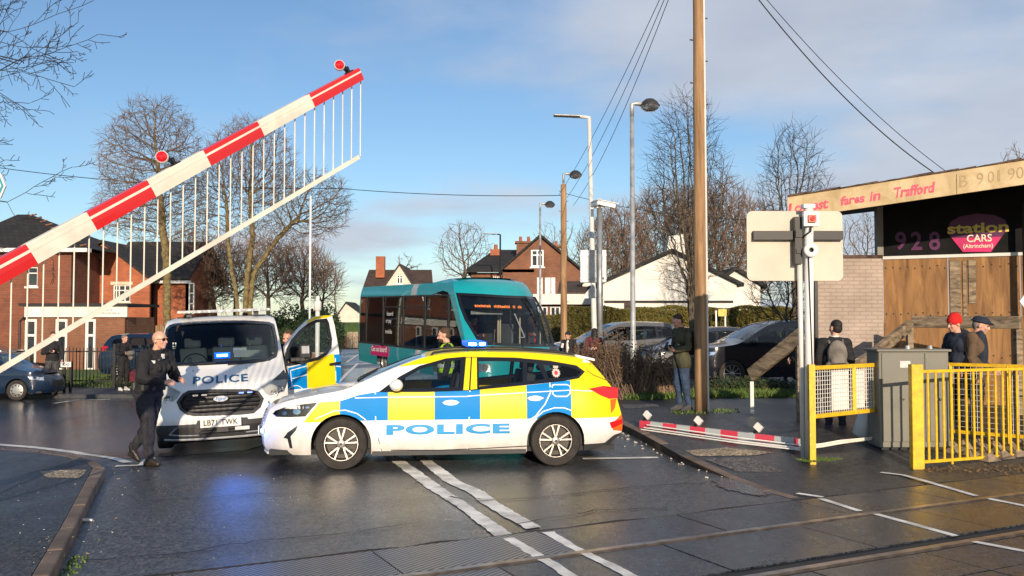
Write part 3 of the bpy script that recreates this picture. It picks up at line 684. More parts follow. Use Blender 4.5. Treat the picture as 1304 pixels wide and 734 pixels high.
def fallen_boom():
    a = GP(814, 546); b = GP(1019, 574); root = E('fallen_barrier_arm', (a+b)/2, 'snapped red and white barrier arm in shade-dulled colours lying along the right pavement', 'barrier')
    A0 = at(816, 540, a.y); B0 = at(1018, 564, b.y); d = B0-A0; dn = d.normalized(); n = Vector((dn.y, -dn.x, 0)).normalized(); up = n.cross(dn)
    if up.z < 0: up = -up
    # shaded red painted as pink bands, from the photo's columns
    def tx(px):
        lo, hi = -.1, 1.1
        for _ in range(40):
            m = (lo+hi)/2; p = A0+d*m
            if 652+FPX*p.x/(p.y*math.cos(PITCH)+(p.z-EYE)*math.sin(PITCH)) < px: lo = m
            else: hi = m
        return lo
    cuts = [0]+[tx(x) for x in (829.5, 845.5, 863, 880, 899.5, 919, 941, 963, 987.5, 1012, 1018)]+[1.02]
    bm = MB(); cur = 1
    for i in range(len(cuts)-1):
        p, q = A0+d*cuts[i], A0+d*cuts[i+1]
        prof = [(-.035, -.055), (.035, -.055), (.04, 0), (.035, .055), (-.035, .055)]; v = [x+n*o_+up*h_ for x in (p, q) for o_, h_ in prof]; k = 5
        bm.add(v, [(j, (j+1) % k, (j+1) % k+k, j+k) for j in range(k)]+[tuple(range(k))[::-1], tuple(range(k, 2*k))], 1 if i % 2 == 0 else 0)
    PW('boom', bm, ['bus_stripe', 'boom_red_shaded'], root)  # greyed white and pinkish red hold the shade on the arm
    br = MB(); e = B0
    rr = random.Random(3)
    for i in range(9): br.bar(e, e+Vector((rr.uniform(.02, .16), rr.uniform(-.12, .02), rr.uniform(-.09, .06))), .012, .02)
    PW('broken_end', br, ['black'], root)
    for px, py in ((824, 530), (888.7, 538), (964.6, 547)):
        t = tx(px-4); c = A0+d*t+up*.055
        q = MB(); q.bar(c, c+up*.05+dn*.02, .03, .03); bk = PW('lamp_bracket', q, ['black'], root)
        q = MB(); cc_ = c+up*.11+dn*.06; M = Matrix((dn, n, up)).transposed() @ Euler((0, R(38), 0)).to_matrix(); q.box(cc_-up*.02, (.11, .05, .085), 0, M); PW('lamp', q, ['white'], root)
    # folded skirt: bottom rails with their rods pressed flat
    p0 = GP(820, 549)+Vector((0, 0, .05)); p1 = GP(940, 567)+Vector((0, 0, .06)); p2 = GP(1022, 578)+Vector((0, 0, .07)); q = MB()
    for k_, (dx, dz) in enumerate(((0, 0), (.05, .035), (-.05, -.02))):
        q.tube([p0+Vector((dx, dx, dz)), p1+Vector((dx, dx*.6, dz)), p2+Vector((0, dx, dz))], .010, 6)
    PW('bottom_rail', q, ['white'], root)
    q = MB(); r0 = p2; r1 = GP(1070, 574); r2 = GP(1120, 567)+Vector((0, 0, .1)); r1 = r1+Vector((0, 0, .1))
    for dz in (0, .03): q.tube([r0+Vector((0, 0, dz)), r0.lerp(r1, .5)+Vector((0, 0, dz-.01)), r1+Vector((0, 0, dz)), r2+Vector((0, 0, dz*.3))], .015, 6)
    PW('bent_rail', q, ['cream'], root)
    for i in range(22):
        t = .42+.56*i/22; s_ = A0+d*t-up*.08+n*.04; e_ = p1.lerp(p2, (t-.42)/.56)+Vector((.22, 0, .0)); q = MB(); q.tube([s_, s_.lerp(e_, .5)+Vector((.05, 0, -.02)), e_], .007, 4); PW('hanging_rod', q, ['white_dull'], root)
fallen_boom()

# ================================================================== BUILDINGS
def wall_panel(mb, fr, outline, holes=(), thick=.12, m=0, v=0., step=1.2):
    """flat wall in a frame's plane with real openings and reveals"""
    surf(mb, outline, lambda a, b, d: fr.pt(a, b, v+d), step, holes=holes, m0=m, skirt=-thick)
def rect(u0, u1, z0, z1): return [(u0, z0), (u1, z0), (u1, z1), (u0, z1)]
def window(fr, root, u0, u1, z0, z1, v=0., cols=2, rows=2, fm='pvc', fw=.06, inset=.07, gm='house_glass', sill=True, lintel=None):
    q = MB(); V = v-inset
    def b(a0, a1, c0, c1, dv=0., th=.05, m=0): q.prism([fr.pt(a0, c0, V+dv), fr.pt(a1, c0, V+dv), fr.pt(a1, c1, V+dv), fr.pt(a0, c1, V+dv)], -Vector((fr.n.x, fr.n.y, 0))*th, m)
    b(u0, u0+fw, z0, z1); b(u1-fw, u1, z0, z1); b(u0+fw, u1-fw, z0, z0+fw); b(u0+fw, u1-fw, z1-fw, z1)
    for i in range(1, cols): x = u0+(u1-u0)*i/cols; b(x-fw*.5, x+fw*.5, z0+fw, z1-fw, -.003)
    for i in range(1, rows): y = z0+(z1-z0)*(.68 if rows == 2 else i/rows); b(u0+fw, u1-fw, y-fw*.4, y+fw*.4, -.006)
    if sill: q.prism([fr.pt(u0-.08, z0-.09, v), fr.pt(u1+.08, z0-.09, v), fr.pt(u1+.08, z0-.002, v), fr.pt(u0-.08, z0-.002, v)], Vector((fr.n.x, fr.n.y, 0))*.07, 1)
    if lintel: q.prism([fr.pt(u0-.12, z1+.002, v+.003), fr.pt(u1+.12, z1+.002, v+.003), fr.pt(u1+.12, z1+.16, v+.003), fr.pt(u0-.12, z1+.16, v+.003)], Vector((fr.n.x, fr.n.y, 0))*.02, 1)
    w_ = PW('window', q, [fm, lintel or fm], root)
    g = MB(); b2 = [fr.pt(u0+fw*.5, z0+fw*.5, V-.03), fr.pt(u1-fw*.5, z0+fw*.5, V-.03), fr.pt(u1-fw*.5, z1-fw*.5, V-.03), fr.pt(u0+fw*.5, z1-fw*.5, V-.03)]
    g.add(b2, [(0, 1, 2, 3)]); PW('pane', g, [gm], w_)
    return w_
def fr_px(x0, x1, Y0, Y1):
    a = at(x0, 400, Y0); b = at(x1, 400, Y1); return Frame((a.x, a.y), (b.x, b.y))
nv = lambda fr, k: Vector((fr.n.x, fr.n.y, 0))*k
dv = lambda fr, k: Vector((fr.d.x, fr.d.y, 0))*k

# ---- station minicab office on the right
def office():
    fr = Frame((7.28, 17.7), (9.41, 16.6))           # boarded front, left to right
    fw = fr
    o = fr.pt(0, .1); root = E('taxi_office', o, 'boarded-up plywood minicab office with a deep flat canopy and painted brick side', 'building')
    Lw = fr.L+5.0; ztop = 3.1
    # brick side facing the camera, left of the boards
    a = at(1042, 400, 17.7); fb = Frame((a.x, 17.72), (fr.o.x, 17.7)); q = MB()
    wall_panel(q, fb, rect(0, fb.L, -.1, ztop), thick=.2, step=.9); q.prism([fb.pt(-.03, ztop, .03), fb.pt(fb.L, ztop, .03), fb.pt(fb.L, ztop+.06, .03), fb.pt(-.03, ztop+.06, .03)], -nv(fb, .3), 1)
    PW('brick_wall', q, ['brick_paint', 'rust_edge'], root)
    q = MB(); q.prism([fb.pt(-.06, .1, .02), fb.pt(.0, .1, .02), fb.pt(.0, ztop+.0, .02), fb.pt(-.06, ztop, .02)], -nv(fb, .1)); PW('drainpipe', q, ['black'], root)
    # plywood boards, each sheet separate grain
    u = 0; k = 0
    cutsb = [0, 1.15, 2.35, 3.55, 4.75, 5.95, Lw]
    for u0, u1 in zip(cutsb, cutsb[1:]):
        q = MB(); q.prism([fr.pt(u0+.006, .12, .0), fr.pt(u1-.006, .12, 0), fr.pt(u1-.006, ztop-.03, 0), fr.pt(u0+.006, ztop-.03, 0)], -nv(fr, .05), 0)
        for i in range(9):
            for zz in (.3, 1.2, 2.0, 2.9): q.lathe([(.001, .004), (.016, .004), (.016, -.01)], fr.pt(u0+.05+(u1-u0-.1)*i/8, zz+.03*math.sin(i*3), .0), 'z', 6, 1, Vector((fr.n.x, fr.n.y, 0)).to_track_quat('Z', 'Y').to_matrix())
        PW('plywood_board', q, ['plywood', 'black_matt'], root)
    q = MB(); q.prism([fr.pt(0, ztop-.03, .03), fr.pt(Lw, ztop-.03, .03), fr.pt(Lw, ztop+.03, .03), fr.pt(0, ztop+.03, .03)], -nv(fr, .12)); PW('ledge', q, ['white_dull'], root)
    # weathered grey vertical planks over the middle of the boards, and lower fence boards to the right
    for u0, u1, z0, z1 in ((1.18, 1.36, 1.5, 3.02), (1.5, 1.62, 2.2, 3.02), (1.40, 1.46, 1.6, 3.0)):
        q = MB(); q.prism([fr.pt(u0, z0, .02), fr.pt(u1, z0, .02), fr.pt(u1, z1, .02), fr.pt(u0, z1, .02)], -nv(fr, .018)); PW('batten', q, ['timber'], root)
    # black sign board above
    zs1 = 4.4
    q = MB(); q.prism([fr.pt(.0, ztop+.03, -.02), fr.pt(Lw, ztop+.03, -.02), fr.pt(Lw, zs1, -.02), fr.pt(0, zs1, -.02)], -nv(fr, .1))
    sb = PW('sign_board', q, ['sign_black'], root)
    def onb(u, z, v=.0): return fr.pt(u, z, v)
    c1 = fr.loc(1245, 300); q = MB()
    # pink badge, upper part painted purple as canopy shade, with words
    pts = [fr.loc(*p) for p in ((1226, 321), (1206, 296), (1210, 283), (1222, 276), (1245, 272), (1266, 274), (1280, 280), (1284, 290), (1262, 321))]
    up_ = [p for p in pts if True]
    surf(q, pts, lambda a, b, d: fr.pt(a, b, d), .3, off=.0, skirt=-.018, regions=[([fr.loc(1190, 304), fr.loc(1300, 301), fr.loc(1300, 260), fr.loc(1190, 260)], 1)])
    PW('badge', q, ['sign_pink', 'sign_purple_shade'], sb)
    for s, (px, py), (pw, ph), bd, mt in (('station', (1245, 290.5), (78, 13), .03, 'sign_yellow'), ('CARS', (1247, 303.5), (32, 9.5), .012, 'sign_cream'), ('(Altrincham)', (1245.5, 314), (38, 7), .012, 'sign_cream')):
        c = fr.loc(px, py); l = fr.loc(px-pw/2, py); r_ = fr.loc(px+pw/2, py); t = fr.loc(px, py-ph/2); b = fr.loc(px, py+ph/2); q = MB()
        put_text(q, s, r_[0]-l[0], t[1]-b[1], lambda x, y: fr.pt(c[0]+x, c[1]+y, .006), 0, bd); PW('lettering', q, [mt], sb)
    for s, px in (('9', 1147), ('2', 1167), ('8', 1190)):
        c = fr.loc(px, 307); q = MB(); put_text(q, s, .20, .36, lambda x, y: fr.pt(c[0]+x, c[1]+y, .0), 0, .02); PW('lettering', q, ['sign_purple_shade'], sb)
    # canopy: slab between the fascia line and the wall
    f2 = Frame((5.03, 16.4), (8.39, 14.8)); LF = f2.L+4.5
    hb = .40; ZT = lambda u: 4.12+.38*u/f2.L
    q = MB()
    A0, A1 = f2.pt(0, 0), f2.pt(LF, 0); B1 = fr.pt(Lw, 0, -3.5); B0 = fr.pt(-.9, 0, -1.2)
    def sl(p, z): return Vector((p.x, p.y, z))
    q.prism([sl(A0, ZT(0)-.06), sl(A1, ZT(LF)-.06), sl(B1, ZT(LF)+.2), sl(B0, ZT(0)+.2)], (0, 0, -.2)); PW('canopy', q, ['black_matt'], root)
    q = MB(); cut = f2.loc(1218, 230)[0]
    for u0, u1 in ((0, cut-.004), (cut+.004, LF)):
        q.prism([f2.pt(u0, ZT(u0)-hb, .03), f2.pt(u1, ZT(u1)-hb, .03), f2.pt(u1, ZT(u1), .03), f2.pt(u0, ZT(u0), .03)], -nv(f2, .05))
    fa = PW('fascia', q, ['fascia_paint'], root)
    q = MB(); rr = random.Random(2); u = 0
    while u < LF:
        l_ = rr.uniform(.15, .4); h_ = rr.uniform(.012, .035); zt0, zt1 = ZT(u), ZT(min(u+l_, LF)); q.prism([f2.pt(u, zt0+.002, .06), f2.pt(min(u+l_, LF), zt1+.002, .06), f2.pt(min(u+l_, LF), zt1+h_+.01, .06), f2.pt(u, zt0+h_, .06)], -nv(f2, .12)); u += l_
    PW('roof_edge', q, ['rust_edge'], root)
    for s, px, wpx in (('Lowest', 1030, 50), ('fares', 1086, 30), ('in', 1115, 13), ('Trafford', 1164, 52)):
        l = f2.loc(px-wpx/2, 250); r_ = f2.loc(px+wpx/2, 250); cu = (l[0]+r_[0])/2
        hh = .17 if s[0].islower() else .19; q = MB()
        put_text(q, s, r_[0]-l[0], hh, lambda x, y: f2.pt(cu+x+y*.12+.008*math.sin(x*40), ZT(cu+x)-.22+y, .034), 0, .03); PW('lettering', q, ['graffiti'], fa)
    for s, px, wpx in (('B', 1227, 10), ('9', 1248, 8), ('0', 1262, 8), ('1', 1272, 3), ('9', 1288, 9), ('0', 1299, 9)):
        l = f2.loc(px-wpx/2, 230); r_ = f2.loc(px+wpx/2, 230); q = MB(); put_text(q, s, r_[0]-l[0], .19, lambda x, y: f2.pt((l[0]+r_[0])/2+x, ZT(l[0]+x)-.19+y, .034), 0, -.012); PW('lettering', q, ['ghost'], fa)
    q = MB()
    a = f2.loc(1118, 300)[0]
    p_ = fr.pt(-.06, 0, -.06); q.box((p_.x, p_.y, (ztop+4.25)/2), (.14, .14, 4.25-ztop), 0); PW('corner_post', q, ['cabinet'], root)
    p_ = fr.pt(fr.loc(1304, 300)[0]+.02, 0, .3); q = MB(); q.box((p_.x, p_.y, 2.0), (.09, .09, 4.0), 0); PW('canopy_post', q, ['black_matt'], root)
    return fr
OFR = office()
# white gas-lamp shaped sign end at the right edge of the frame
c = at(1306, 384, 15.2); q = MB(); q.prism([(c.x-.10, c.y, c.z), (c.x, c.y, c.z-.13), (c.x+.1, c.y, c.z), (c.x, c.y, c.z+.13)], (0, .02, 0))
TW('hazard_sign', q, 'white', tuple(c), 'small white diamond sign on the corner of the minicab office', 'sign')

# ---- timber knee rails
def beam(name, pts, w_, h_, label, Ys, group=None, posts=()):
    p0, p1 = at(*pts[0], Ys[0]), at(*pts[1], Ys[1]); q = MB(); n = 8; d = p1-p0
    root = E(name, Vector(((p0.x+p1.x)/2, (p0.y+p1.y)/2, .1)), label, 'rail', group)
    q.bar(p0, p1, w_, h_); o = PW('timber_rail', q, ['timber'], root); bevel(o, .012)
    for (x, y, Y, wd, mt) in posts:
        t = at(x, y, Y); q = MB(); q.box((t.x, t.y, (t.z+.08)/2), (wd, wd, t.z-.08)); PW('post', q, [mt], root)
    return root
beam('knee_rail', [(956, 478), (1022, 425)], .09, .22, 'weathered sloping timber rail on a thin white post beside the road sign', (15.2, 14.2), posts=[(957, 486, 15.2, .06, 'white_dull'), (1018, 440, 14.3, .1, 'timber')])
beam('knee_rail', [(1162, 410), (1300, 411)], .08, .21, 'long level timber rail across the plywood boards behind the two waiting people', (16.4, 15.0), posts=[(1296, 420, 15.1, .1, 'timber')])
beam('knee_rail', [(1092, 468), (1158, 415)], .09, .2, 'weathered sloping timber rail between the mesh gate and the plywood boards', (14.2, 16.2), posts=[(1158, 412, 16.3, .1, 'timber')])

# ---- road sign seen from the back, on its white post
def back_sign():
    b = GP(1031, 588); Y = b.y; root = E('road_sign', b, 'large pale road sign seen from behind with black bar brackets', 'sign')
    def A(x, y, dy=0): p = at(x, y, Y); return Vector((p.x, Y+dy, p.z))
    s = FPX/Y; top = A(1028, 262); x0 = b.x; q = MB()
    q.tube([(b.x, Y, b.z-.05), (top.x+.02, Y, top.z)], .057, 16); PW('post', q, ['white'], root, True)
    q = MB(); q.tube([(b.x-.055, Y+.07, b.z), (A(1026, 290).x-.06, Y+.09, A(1026, 290).z)], .035, 12); PW('rear_post', q, ['white_dull'], root, True)
    # plate with rounded corners
    c0, c1 = A(955, 267), A(1080, 357); q = MB(); pl = []; r = .075
    for cx_, cz_, a0 in ((c1.x-r, c0.z-r, 0), (c0.x+r, c0.z-r, 90), (c0.x+r, c1.z+r, 180), (c1.x-r, c1.z+r, 270)):
        for k_ in range(7): a = R(a0+k_*15); pl.append((cx_+r*math.cos(a), Y+.17, cz_+r*math.sin(a)))
    q.prism(pl[::-1], (0, .012, 0)); PW('sign_plate', q, ['sign_back'], root)
    q = MB()
    m0, m1 = A(962, 299), A(1022, 299); q.box(((m0.x+m1.x)/2, Y+.125, m0.z), (m1.x-m0.x, .09, .115)); m0, m1 = A(1037, 299), A(1077, 299); q.box(((m0.x+m1.x)/2, Y+.125, m0.z), (m1.x-m0.x, .09, .115)); PW('bracket_bar', q, ['black'], root)
    q = MB(); m0, m1 = A(1017, 276), A(1017, 336); q.box((m0.x, Y+.07, (m0.z+m1.z)/2), (.09, .12, m0.z-m1.z)); q.box((m0.x, Y+.01, m0.z-.22), (.08, .04, .10)); q.box((m0.x, Y+.01, m0.z-.45), (.07, .04, .06)); PW('signal_housing', q, ['black'], root)
    m0 = A(1030, 280); q = MB(); q.box((m0.x, Y-.075, m0.z), (.20, .07, .19)); bx = PW('switch_box', q, ['white'], root); bevel(bx, .008)
    q = MB(); q.box((m0.x, Y-.125, m0.z), (.10, .05, .095)); PW('red_switch', q, ['orange_btn'], bx)
    q = MB(); q.lathe([(.001, 0), (.03, 0), (.03, .02), (.001, .02)], (m0.x, Y-.17, m0.z), 'y', 14); PW('switch_knob', q, ['lamp_red'], bx)
    q = MB(); q.tube([(m0.x, Y-.08, m0.z-.09), (m0.x-.01, Y-.1, m0.z-.16), (m0.x-.06, Y-.07, m0.z-.2), (m0.x-.08, Y, m0.z-.23)], .012, 8); q.tube([(m0.x-.03, Y-.06, m0.z-.45), (m0.x-.02, Y-.06, m0.z-1.0), (m0.x+.01, Y-.06, m0.z-2.3)], .009, 6); PW('cable', q, ['black'], root)
    m0 = A(1029.5, 319.5); q = MB(); q.lathe([(.001, .02), (.028, .02), (.03, -.03), (.085, -.035), (.092, 0), (.085, .05), (.001, .05)], (m0.x, Y-.09, m0.z), 'y', 28, [1, 1, 0, 0, 0, 0]); PW('round_sounder', q, ['white', 'black'], root, True)
    q = MB(); m0 = A(1029, 264); q.box((m0.x, Y, m0.z+.01), (.15, .12, .05)); PW('post_cap', q, ['white_dull'], root)
back_sign()

# ---- yellow mesh gate, cabinet and railing
def yellow_gate():
    b = GP(1032, 590); Y = b.y-.12; root = E('mesh_gate', (b.x, Y, .1), 'yellow framed mesh gate with white panels beside the sign post', 'gate')
    f = Frame((at(1029, 400, Y).x, Y), (at(1113, 400, Y+.9).x, Y+.9))
    zt, zb = f.loc(1031, 469)[1], f.loc(1031, 531)[1]
    p = f.pt(.05, 0); q = MB(); q.box((p.x, p.y, (zt+.05)/2+.02), (.075, .075, zt+.0)); PW('post', q, ['yellow_paint'], root)
    def b_(u0, z0, u1, z1, w_=.05, m=0):
        q = MB(); q.bar(f.pt(u0, z0), f.pt(u1, z1), w_, w_); return q
    L_ = f.L
    for i, (u0, z0, u1, z1) in enumerate(((.08, zt, L_, zt), (.08, zb, L_, zb), (L_, zb-.02, L_, zt+.02), (L_*.66, zb, L_*.66, zt))):
        PW('gate_rail', b_(u0, z0, u1, z1), ['yellow_paint'], root)
    q = MB()
    n = int(L_/.055)
    for i in range(1, n): u = .08+(L_-.08)*i/n; q.bar(f.pt(u, zb), f.pt(u, zt), .006, .006)
    n = int((zt-zb)/.055)
    for i in range(1, n): z = zb+(zt-zb)*i/n; q.bar(f.pt(.08, z), f.pt(L_, z), .006, .006)
    PW('wire_mesh', q, ['white_dull'], root)
    for u0, u1 in ((L_*.36, L_*.61), (L_*.69, L_*.86)):
        q = MB(); q.prism([f.pt(u0, zb+.04, -.03), f.pt(u1, zb+.04, -.03), f.pt(u1, zt-.05, -.03), f.pt(u0, zt-.05, -.03)], -nv(f, .012)); PW('white_board', q, ['paper'], root)
yellow_gate()
def cabinet():
    b = GP(1120, 574); Yb = b.y; c1 = at(1118, 400, Yb).x; c2 = at(1207, 400, Yb).x; zt = at(1160, 448, Yb).z; w_ = c2-c1; d = .42
    loc = Vector(((c1+c2)/2, Yb+d/2, .1)); root = E('trackside_cabinet', loc, 'grey-green steel equipment cabinet between the mesh gate and yellow railing', 'cabinet')
    q = MB(); q.box((loc.x, loc.y, (zt+.16)/2), (w_, d, zt-.16)); o = PW('body', q, ['cabinet'], root); bevel(o, .012)
    q = MB(); q.box((loc.x, loc.y, zt+.015), (w_+.06, d+.06, .035)); o = PW('lid', q, ['cabinet'], root); bevel(o, .01)
    for i in (0, 1):
        x = c1+.03+(w_-.06)*(i*.66 if i else 0); ww = (w_-.06)*(.655 if i == 0 else .335); q = MB(); q.box((x+ww/2, Yb-.008, (zt+.2)/2+.01), (ww-.012, .016, zt-.26)); dr = PW('door', q, ['cabinet'], root); bevel(dr, .004)
        q = MB(); q.box((x+ww*.68, Yb-.03, zt*.56), (.03, .03, .03)); q.box((x+ww*.5, Yb-.03, zt*.56), (.02, .02, .02)); PW('lock', q, ['chrome'], dr)
    q = MB(); q.box((c1+w_*.37, Yb-.018, zt-.17), (.14, .004, .09)); PW('label_plate', q, ['galv'], root)
    q = MB(); q.box((loc.x, loc.y, .11), (w_-.08, d-.08, .12)); PW('plinth', q, ['black_matt'], root)
    q = MB()
    for x, dx in ((.42, 0), (.74, .02)): q.lathe([(.001, .05), (.03, .045), (.035, 0)], (c1+w_*x, loc.y-.2, zt+.035), 'z', 10)
    PW('lifting_eye', q, ['galv'], root)
cabinet()
# white plastic drum end leaning beside the cabinet
p = GP(1098, 557); q = MB()
q.lathe([(.001, 0), (.13, 0), (.15, .03), (.15, .34), (.12, .37), (.001, .37)], (p.x, p.y, p.z+.02), 'z', 18, 0, Euler((R(12), R(14), 0)).to_matrix()); TW('water_butt', q, 'white_dull', (p.x, p.y, p.z), 'pale ribbed plastic tub standing beside the grey-green cabinet', 'tub', smooth=True)
# black upright beside cabinet
p = GP(1117, 556); q = MB(); q.bar((p.x-.1, p.y, .1), (p.x+.06, p.y, 1.45), .12, .22); TW('barrier_weight', q, 'black', (p.x, p.y, .1), 'black leaning counterweight arm at the left of the cabinet', 'counterweight')
def railing():
    b = GP(1165, 598); f = Frame((at(1160, 400, b.y).x, b.y), (at(1304, 400, b.y+.72).x, b.y+.72)); root = E('yellow_railing', (f.o.x, f.o.y, .02), 'yellow upright-bar railing with a thick end post beside the crossing', 'railing')
    zt = f.loc(1180, 473)[1]; zt1 = zt+.0; zb = f.loc(1180, 588)[1]; L_ = f.L+2.6
    p = f.pt(.06, 0); q = MB(); q.box((p.x, p.y, (zt+.1)/2), (.145, .11, zt+.08)); o = PW('end_post', q, ['yellow_paint'], root); bevel(o, .008)
    for z, ww in ((zt, .05), (zb, .045)):
        q = MB(); q.bar(f.pt(.13, z), f.pt(L_, z), ww, .035); PW('rail', q, ['yellow_paint'], root)
    u = .13; k = 0
    while u < L_-.1:
        u += .128; q = MB(); low = .03 if k % 6 == 3 else zb; q.bar(f.pt(u, low), f.pt(u, zt), .03, .012, up=(f.n.x, f.n.y, 0)); PW('bar', q, ['yellow_paint'], root); k += 1
railing()
def mesh_panel():
    a = at(1207, 464, 12.9); b = at(1310, 468, 12.2); f = Frame((a.x, a.y), (b.x, b.y)); root = E('mesh_fence', (a.x, a.y, .1), 'yellow topped mesh fence standing behind the upright-bar railing', 'fence')
    zt = a.z; zb = .3
    for u0, z0, u1, z1 in ((0, zt, f.L, zt), (0, zb, f.L, zb), (.03, .1, .03, zt), (f.L*.75, .1, f.L*.75, zt)):
        q = MB(); q.bar(f.pt(u0, z0), f.pt(u1, z1), .045, .045); PW('frame_bar', q, ['yellow_paint'], root)
    q = MB()
    for i in range(1, int(f.L/.075)): q.bar(f.pt(i*.075, zb), f.pt(i*.075, zt), .005, .005)
    for i in range(1, int((zt-zb)/.075)): q.bar(f.pt(0, zb+i*.075), f.pt(f.L, zb+i*.075), .005, .005)
    PW('wire_mesh', q, ['white_dull'], root)
mesh_panel()

# ---- wooden poles, lamp posts
def wpole(px, py, base_px, Y=None, r0=.112, r1=.086, top=9.2, label='', conduit=True):
    b = GP(*base_px) if Y is None else Vector((at(base_px[0], 400, Y).x, Y, gz(at(base_px[0], 400, Y).x, Y)))
    root = E('utility_pole', b, label, 'pole'); q = MB(); rr = random.Random(1)
    q.tube([(b.x, b.y, b.z-.1+(top+.1)*i/12) for i in range(13)], [r0+(r1-r0)*i/12+rr.uniform(-.004, .004) for i in range(13)], 18)
    PW('shaft', q, ['pole_wood'], root, True)
    if conduit:
        q = MB(); q.tube([(b.x+r0+.0, b.y-.05, b.z), (b.x+r1+.0, b.y-.05, top-.3)], .018, 8); PW('conduit', q, ['white_dull'], root)
    q = MB(); k = 0; z = 2.6
    while z < top: s = -1 if k % 2 else 1; q.bar((b.x+s*(r0-.03), b.y-.02, z), (b.x+s*(r0+.045), b.y-.02, z+.01), .02, .02); z += .38; k += 1
    PW('climbing_step', q, ['rust_edge'], root); return root, b
PA, pab = wpole(891, 0, (893, 525), label='tall weathered wooden utility pole rising past the top of the picture')
PB, pbb = wpole(718, 240, (718, 430), Y=34, r0=.135, r1=.105, top=6.9, label='shorter wooden utility pole just left of the large sign box', conduit=False)
def zof(py, Y): return at(652, py, Y).z
def lamp_post(px, ptop, Y, style, label, mat='galv', lean=0., r=.065, group=None):
    x = at(px, 400, Y).x; g0 = gz(x, Y); zt = zof(ptop, Y); root = E('street_lamp', (x, Y, g0), label, 'street lamp', group); q = MB(); q.tube([(x, Y, g0), (x, Y, 1.3), (x, Y, 1.35), (x+lean, Y, zt)], [r*1.45, r*1.45, r, r*.75], 14); PW('column', q, [mat], root, True); x += lean
    if style == 'globe':
        q = MB(); q.tube([(x, Y, zt-.35), (x, Y, zt), (x+.12, Y, zt+.02), (x+.36, Y, zt)], r*.8, 10); PW('bracket', q, [mat], root, True)
        q = MB(); c = (x+.50, Y-.0, zt-.02); q.lathe([(.001, .19), (.12, .16), (.22, .08), (.26, 0), (.27, -.02)], c, 'z', 22); h = PW('lamp_hood', q, ['plastic_dark'], root, True)
        q = MB(); q.lathe([(.265, -.02), (.24, -.1), (.14, -.17), (.001, -.19)], c, 'z', 22); PW('lamp_bowl', q, ['lamp_reflector'], root, True)
        q = MB(); q.lathe([(.272, -.035), (.285, -.02), (.272, .0)], c, 'z', 22); PW('lamp_rim', q, ['plastic_dark'], root, True)
    else:
        q = MB(); q.tube([(x, Y, zt-.3), (x, Y, zt), (x-.25, Y, zt+.03)], r*.7, 10); PW('bracket', q, [mat], root, True)
        q = MB(); q.box((x-.66, Y, zt+.05), (.8, .26, .05), 0, Euler((0, R(2), 0)).to_matrix()); q.box((x-.36, Y, zt+.035), (.3, .1, .09)); o = PW('lamp_head', q, ['steel_grey'], root); bevel(o, .02)
    return root
lamp_post(806, 133, 25, 'globe', 'tall grey street lamp with a globe lantern nearest the tall wooden pole', r=.075)
lamp_post(757, 150, 26.7, 'led', 'peeling white street lamp with a thin flat lantern reaching left', 'white_dull', lean=-.14, r=.08)
lamp_post(718, 222, 37.7, 'globe', 'globe street lamp standing right behind the shorter wooden pole')
lamp_post(688, 260, 46.6, 'globe', 'farthest and lowest globe street lamp, above the front right corner of the bus')
lamp_post(637, 299, 55, 'led', 'dark street lamp in front of the brick house beyond the bus', 'black')
def cctv():
    Y = 24.5; x = at(764, 400, Y).x; g0 = gz(x, Y); zt = zof(262, Y); root = E('camera_post', (x, Y, g0), 'grey camera post with white cameras and a big sign box on it', 'camera post'); q = MB(); q.tube([(x, Y, g0), (x, Y, zt)], .075, 14); PW('column', q, ['steel_grey'], root, True)
    for (a, b) in (((760, 258), (784, 263)), ((752, 262), (764, 258))):
        p0, p1 = at(*a, Y-.1), at(*b, Y-.15); q = MB(); q.bar(p0, p1, .13, .12); o = PW('camera_housing', q, ['white'], root); bevel(o, .02); q = MB(); q.bar(p0+Vector((0, 0, .08)), p1+(p1-p0)*.15+Vector((0, 0, .08)), .17, .015); PW('sun_shield', q, ['white'], o)
    q = MB(); q.box((x, Y, zt-.02), (.3, .12, .1)); q.box((x-.2, Y, zt-.2), (.08, .08, .2)); PW('camera_mount', q, ['white_dull'], root)
    a, b = at(739, 318, Y), at(773, 360, Y); q = MB(); q.box(((a.x+b.x)/2, Y+.16, (a.z+b.z)/2), (b.x-a.x, .14, a.z-b.z)); o = PW('sign_box', q, ['galv'], root); bevel(o, .015)
    q = MB(); q.box((b.x-.12, Y+.08, b.z+.12), (.1, .012, .06)); PW('label_plate', q, ['black'], o)
    for dz in (.1, -.1): q = MB(); zz = (a.z+dz-.05) if dz < 0 else (b.z+.12); q.box(((a.x+b.x)/2, Y+.085, zz), (b.x-a.x, .02, .03)); PW('fixing_rail', q, ['steel_grey'], o)
    a, b = at(741, 362, Y), at(770, 380, Y); q = MB(); q.prism([(a.x, Y+.12, b.z), (b.x, Y+.12, b.z), ((a.x+b.x)/2, Y+.12, a.z)], (0, .02, 0)); PW('lower_sign', q, ['galv'], root)
cctv()
def slim(px, y0, Y, r, name, label, cat, mat, base=None, cap=None):
    x = at(px, 400, Y).x; g0 = gz(x, Y); root = E(name, (x, Y, g0), label, cat); q = MB(); q.tube([(x, Y, g0), (x, Y, zof(y0, Y))], r, 10); PW('column', q, [mat], root, True)
    return root, x, g0
r_, x_, _ = slim(394.4, 250, 30, .035, 'flag_pole', 'thin white pole rising above the open van door', 'pole', 'white')
r_, x_, _ = slim(404.5, 392, 24, .06, 'parking_meter', 'stubby grey post with a rounded white head seen above the van door', 'post', 'white_dull')
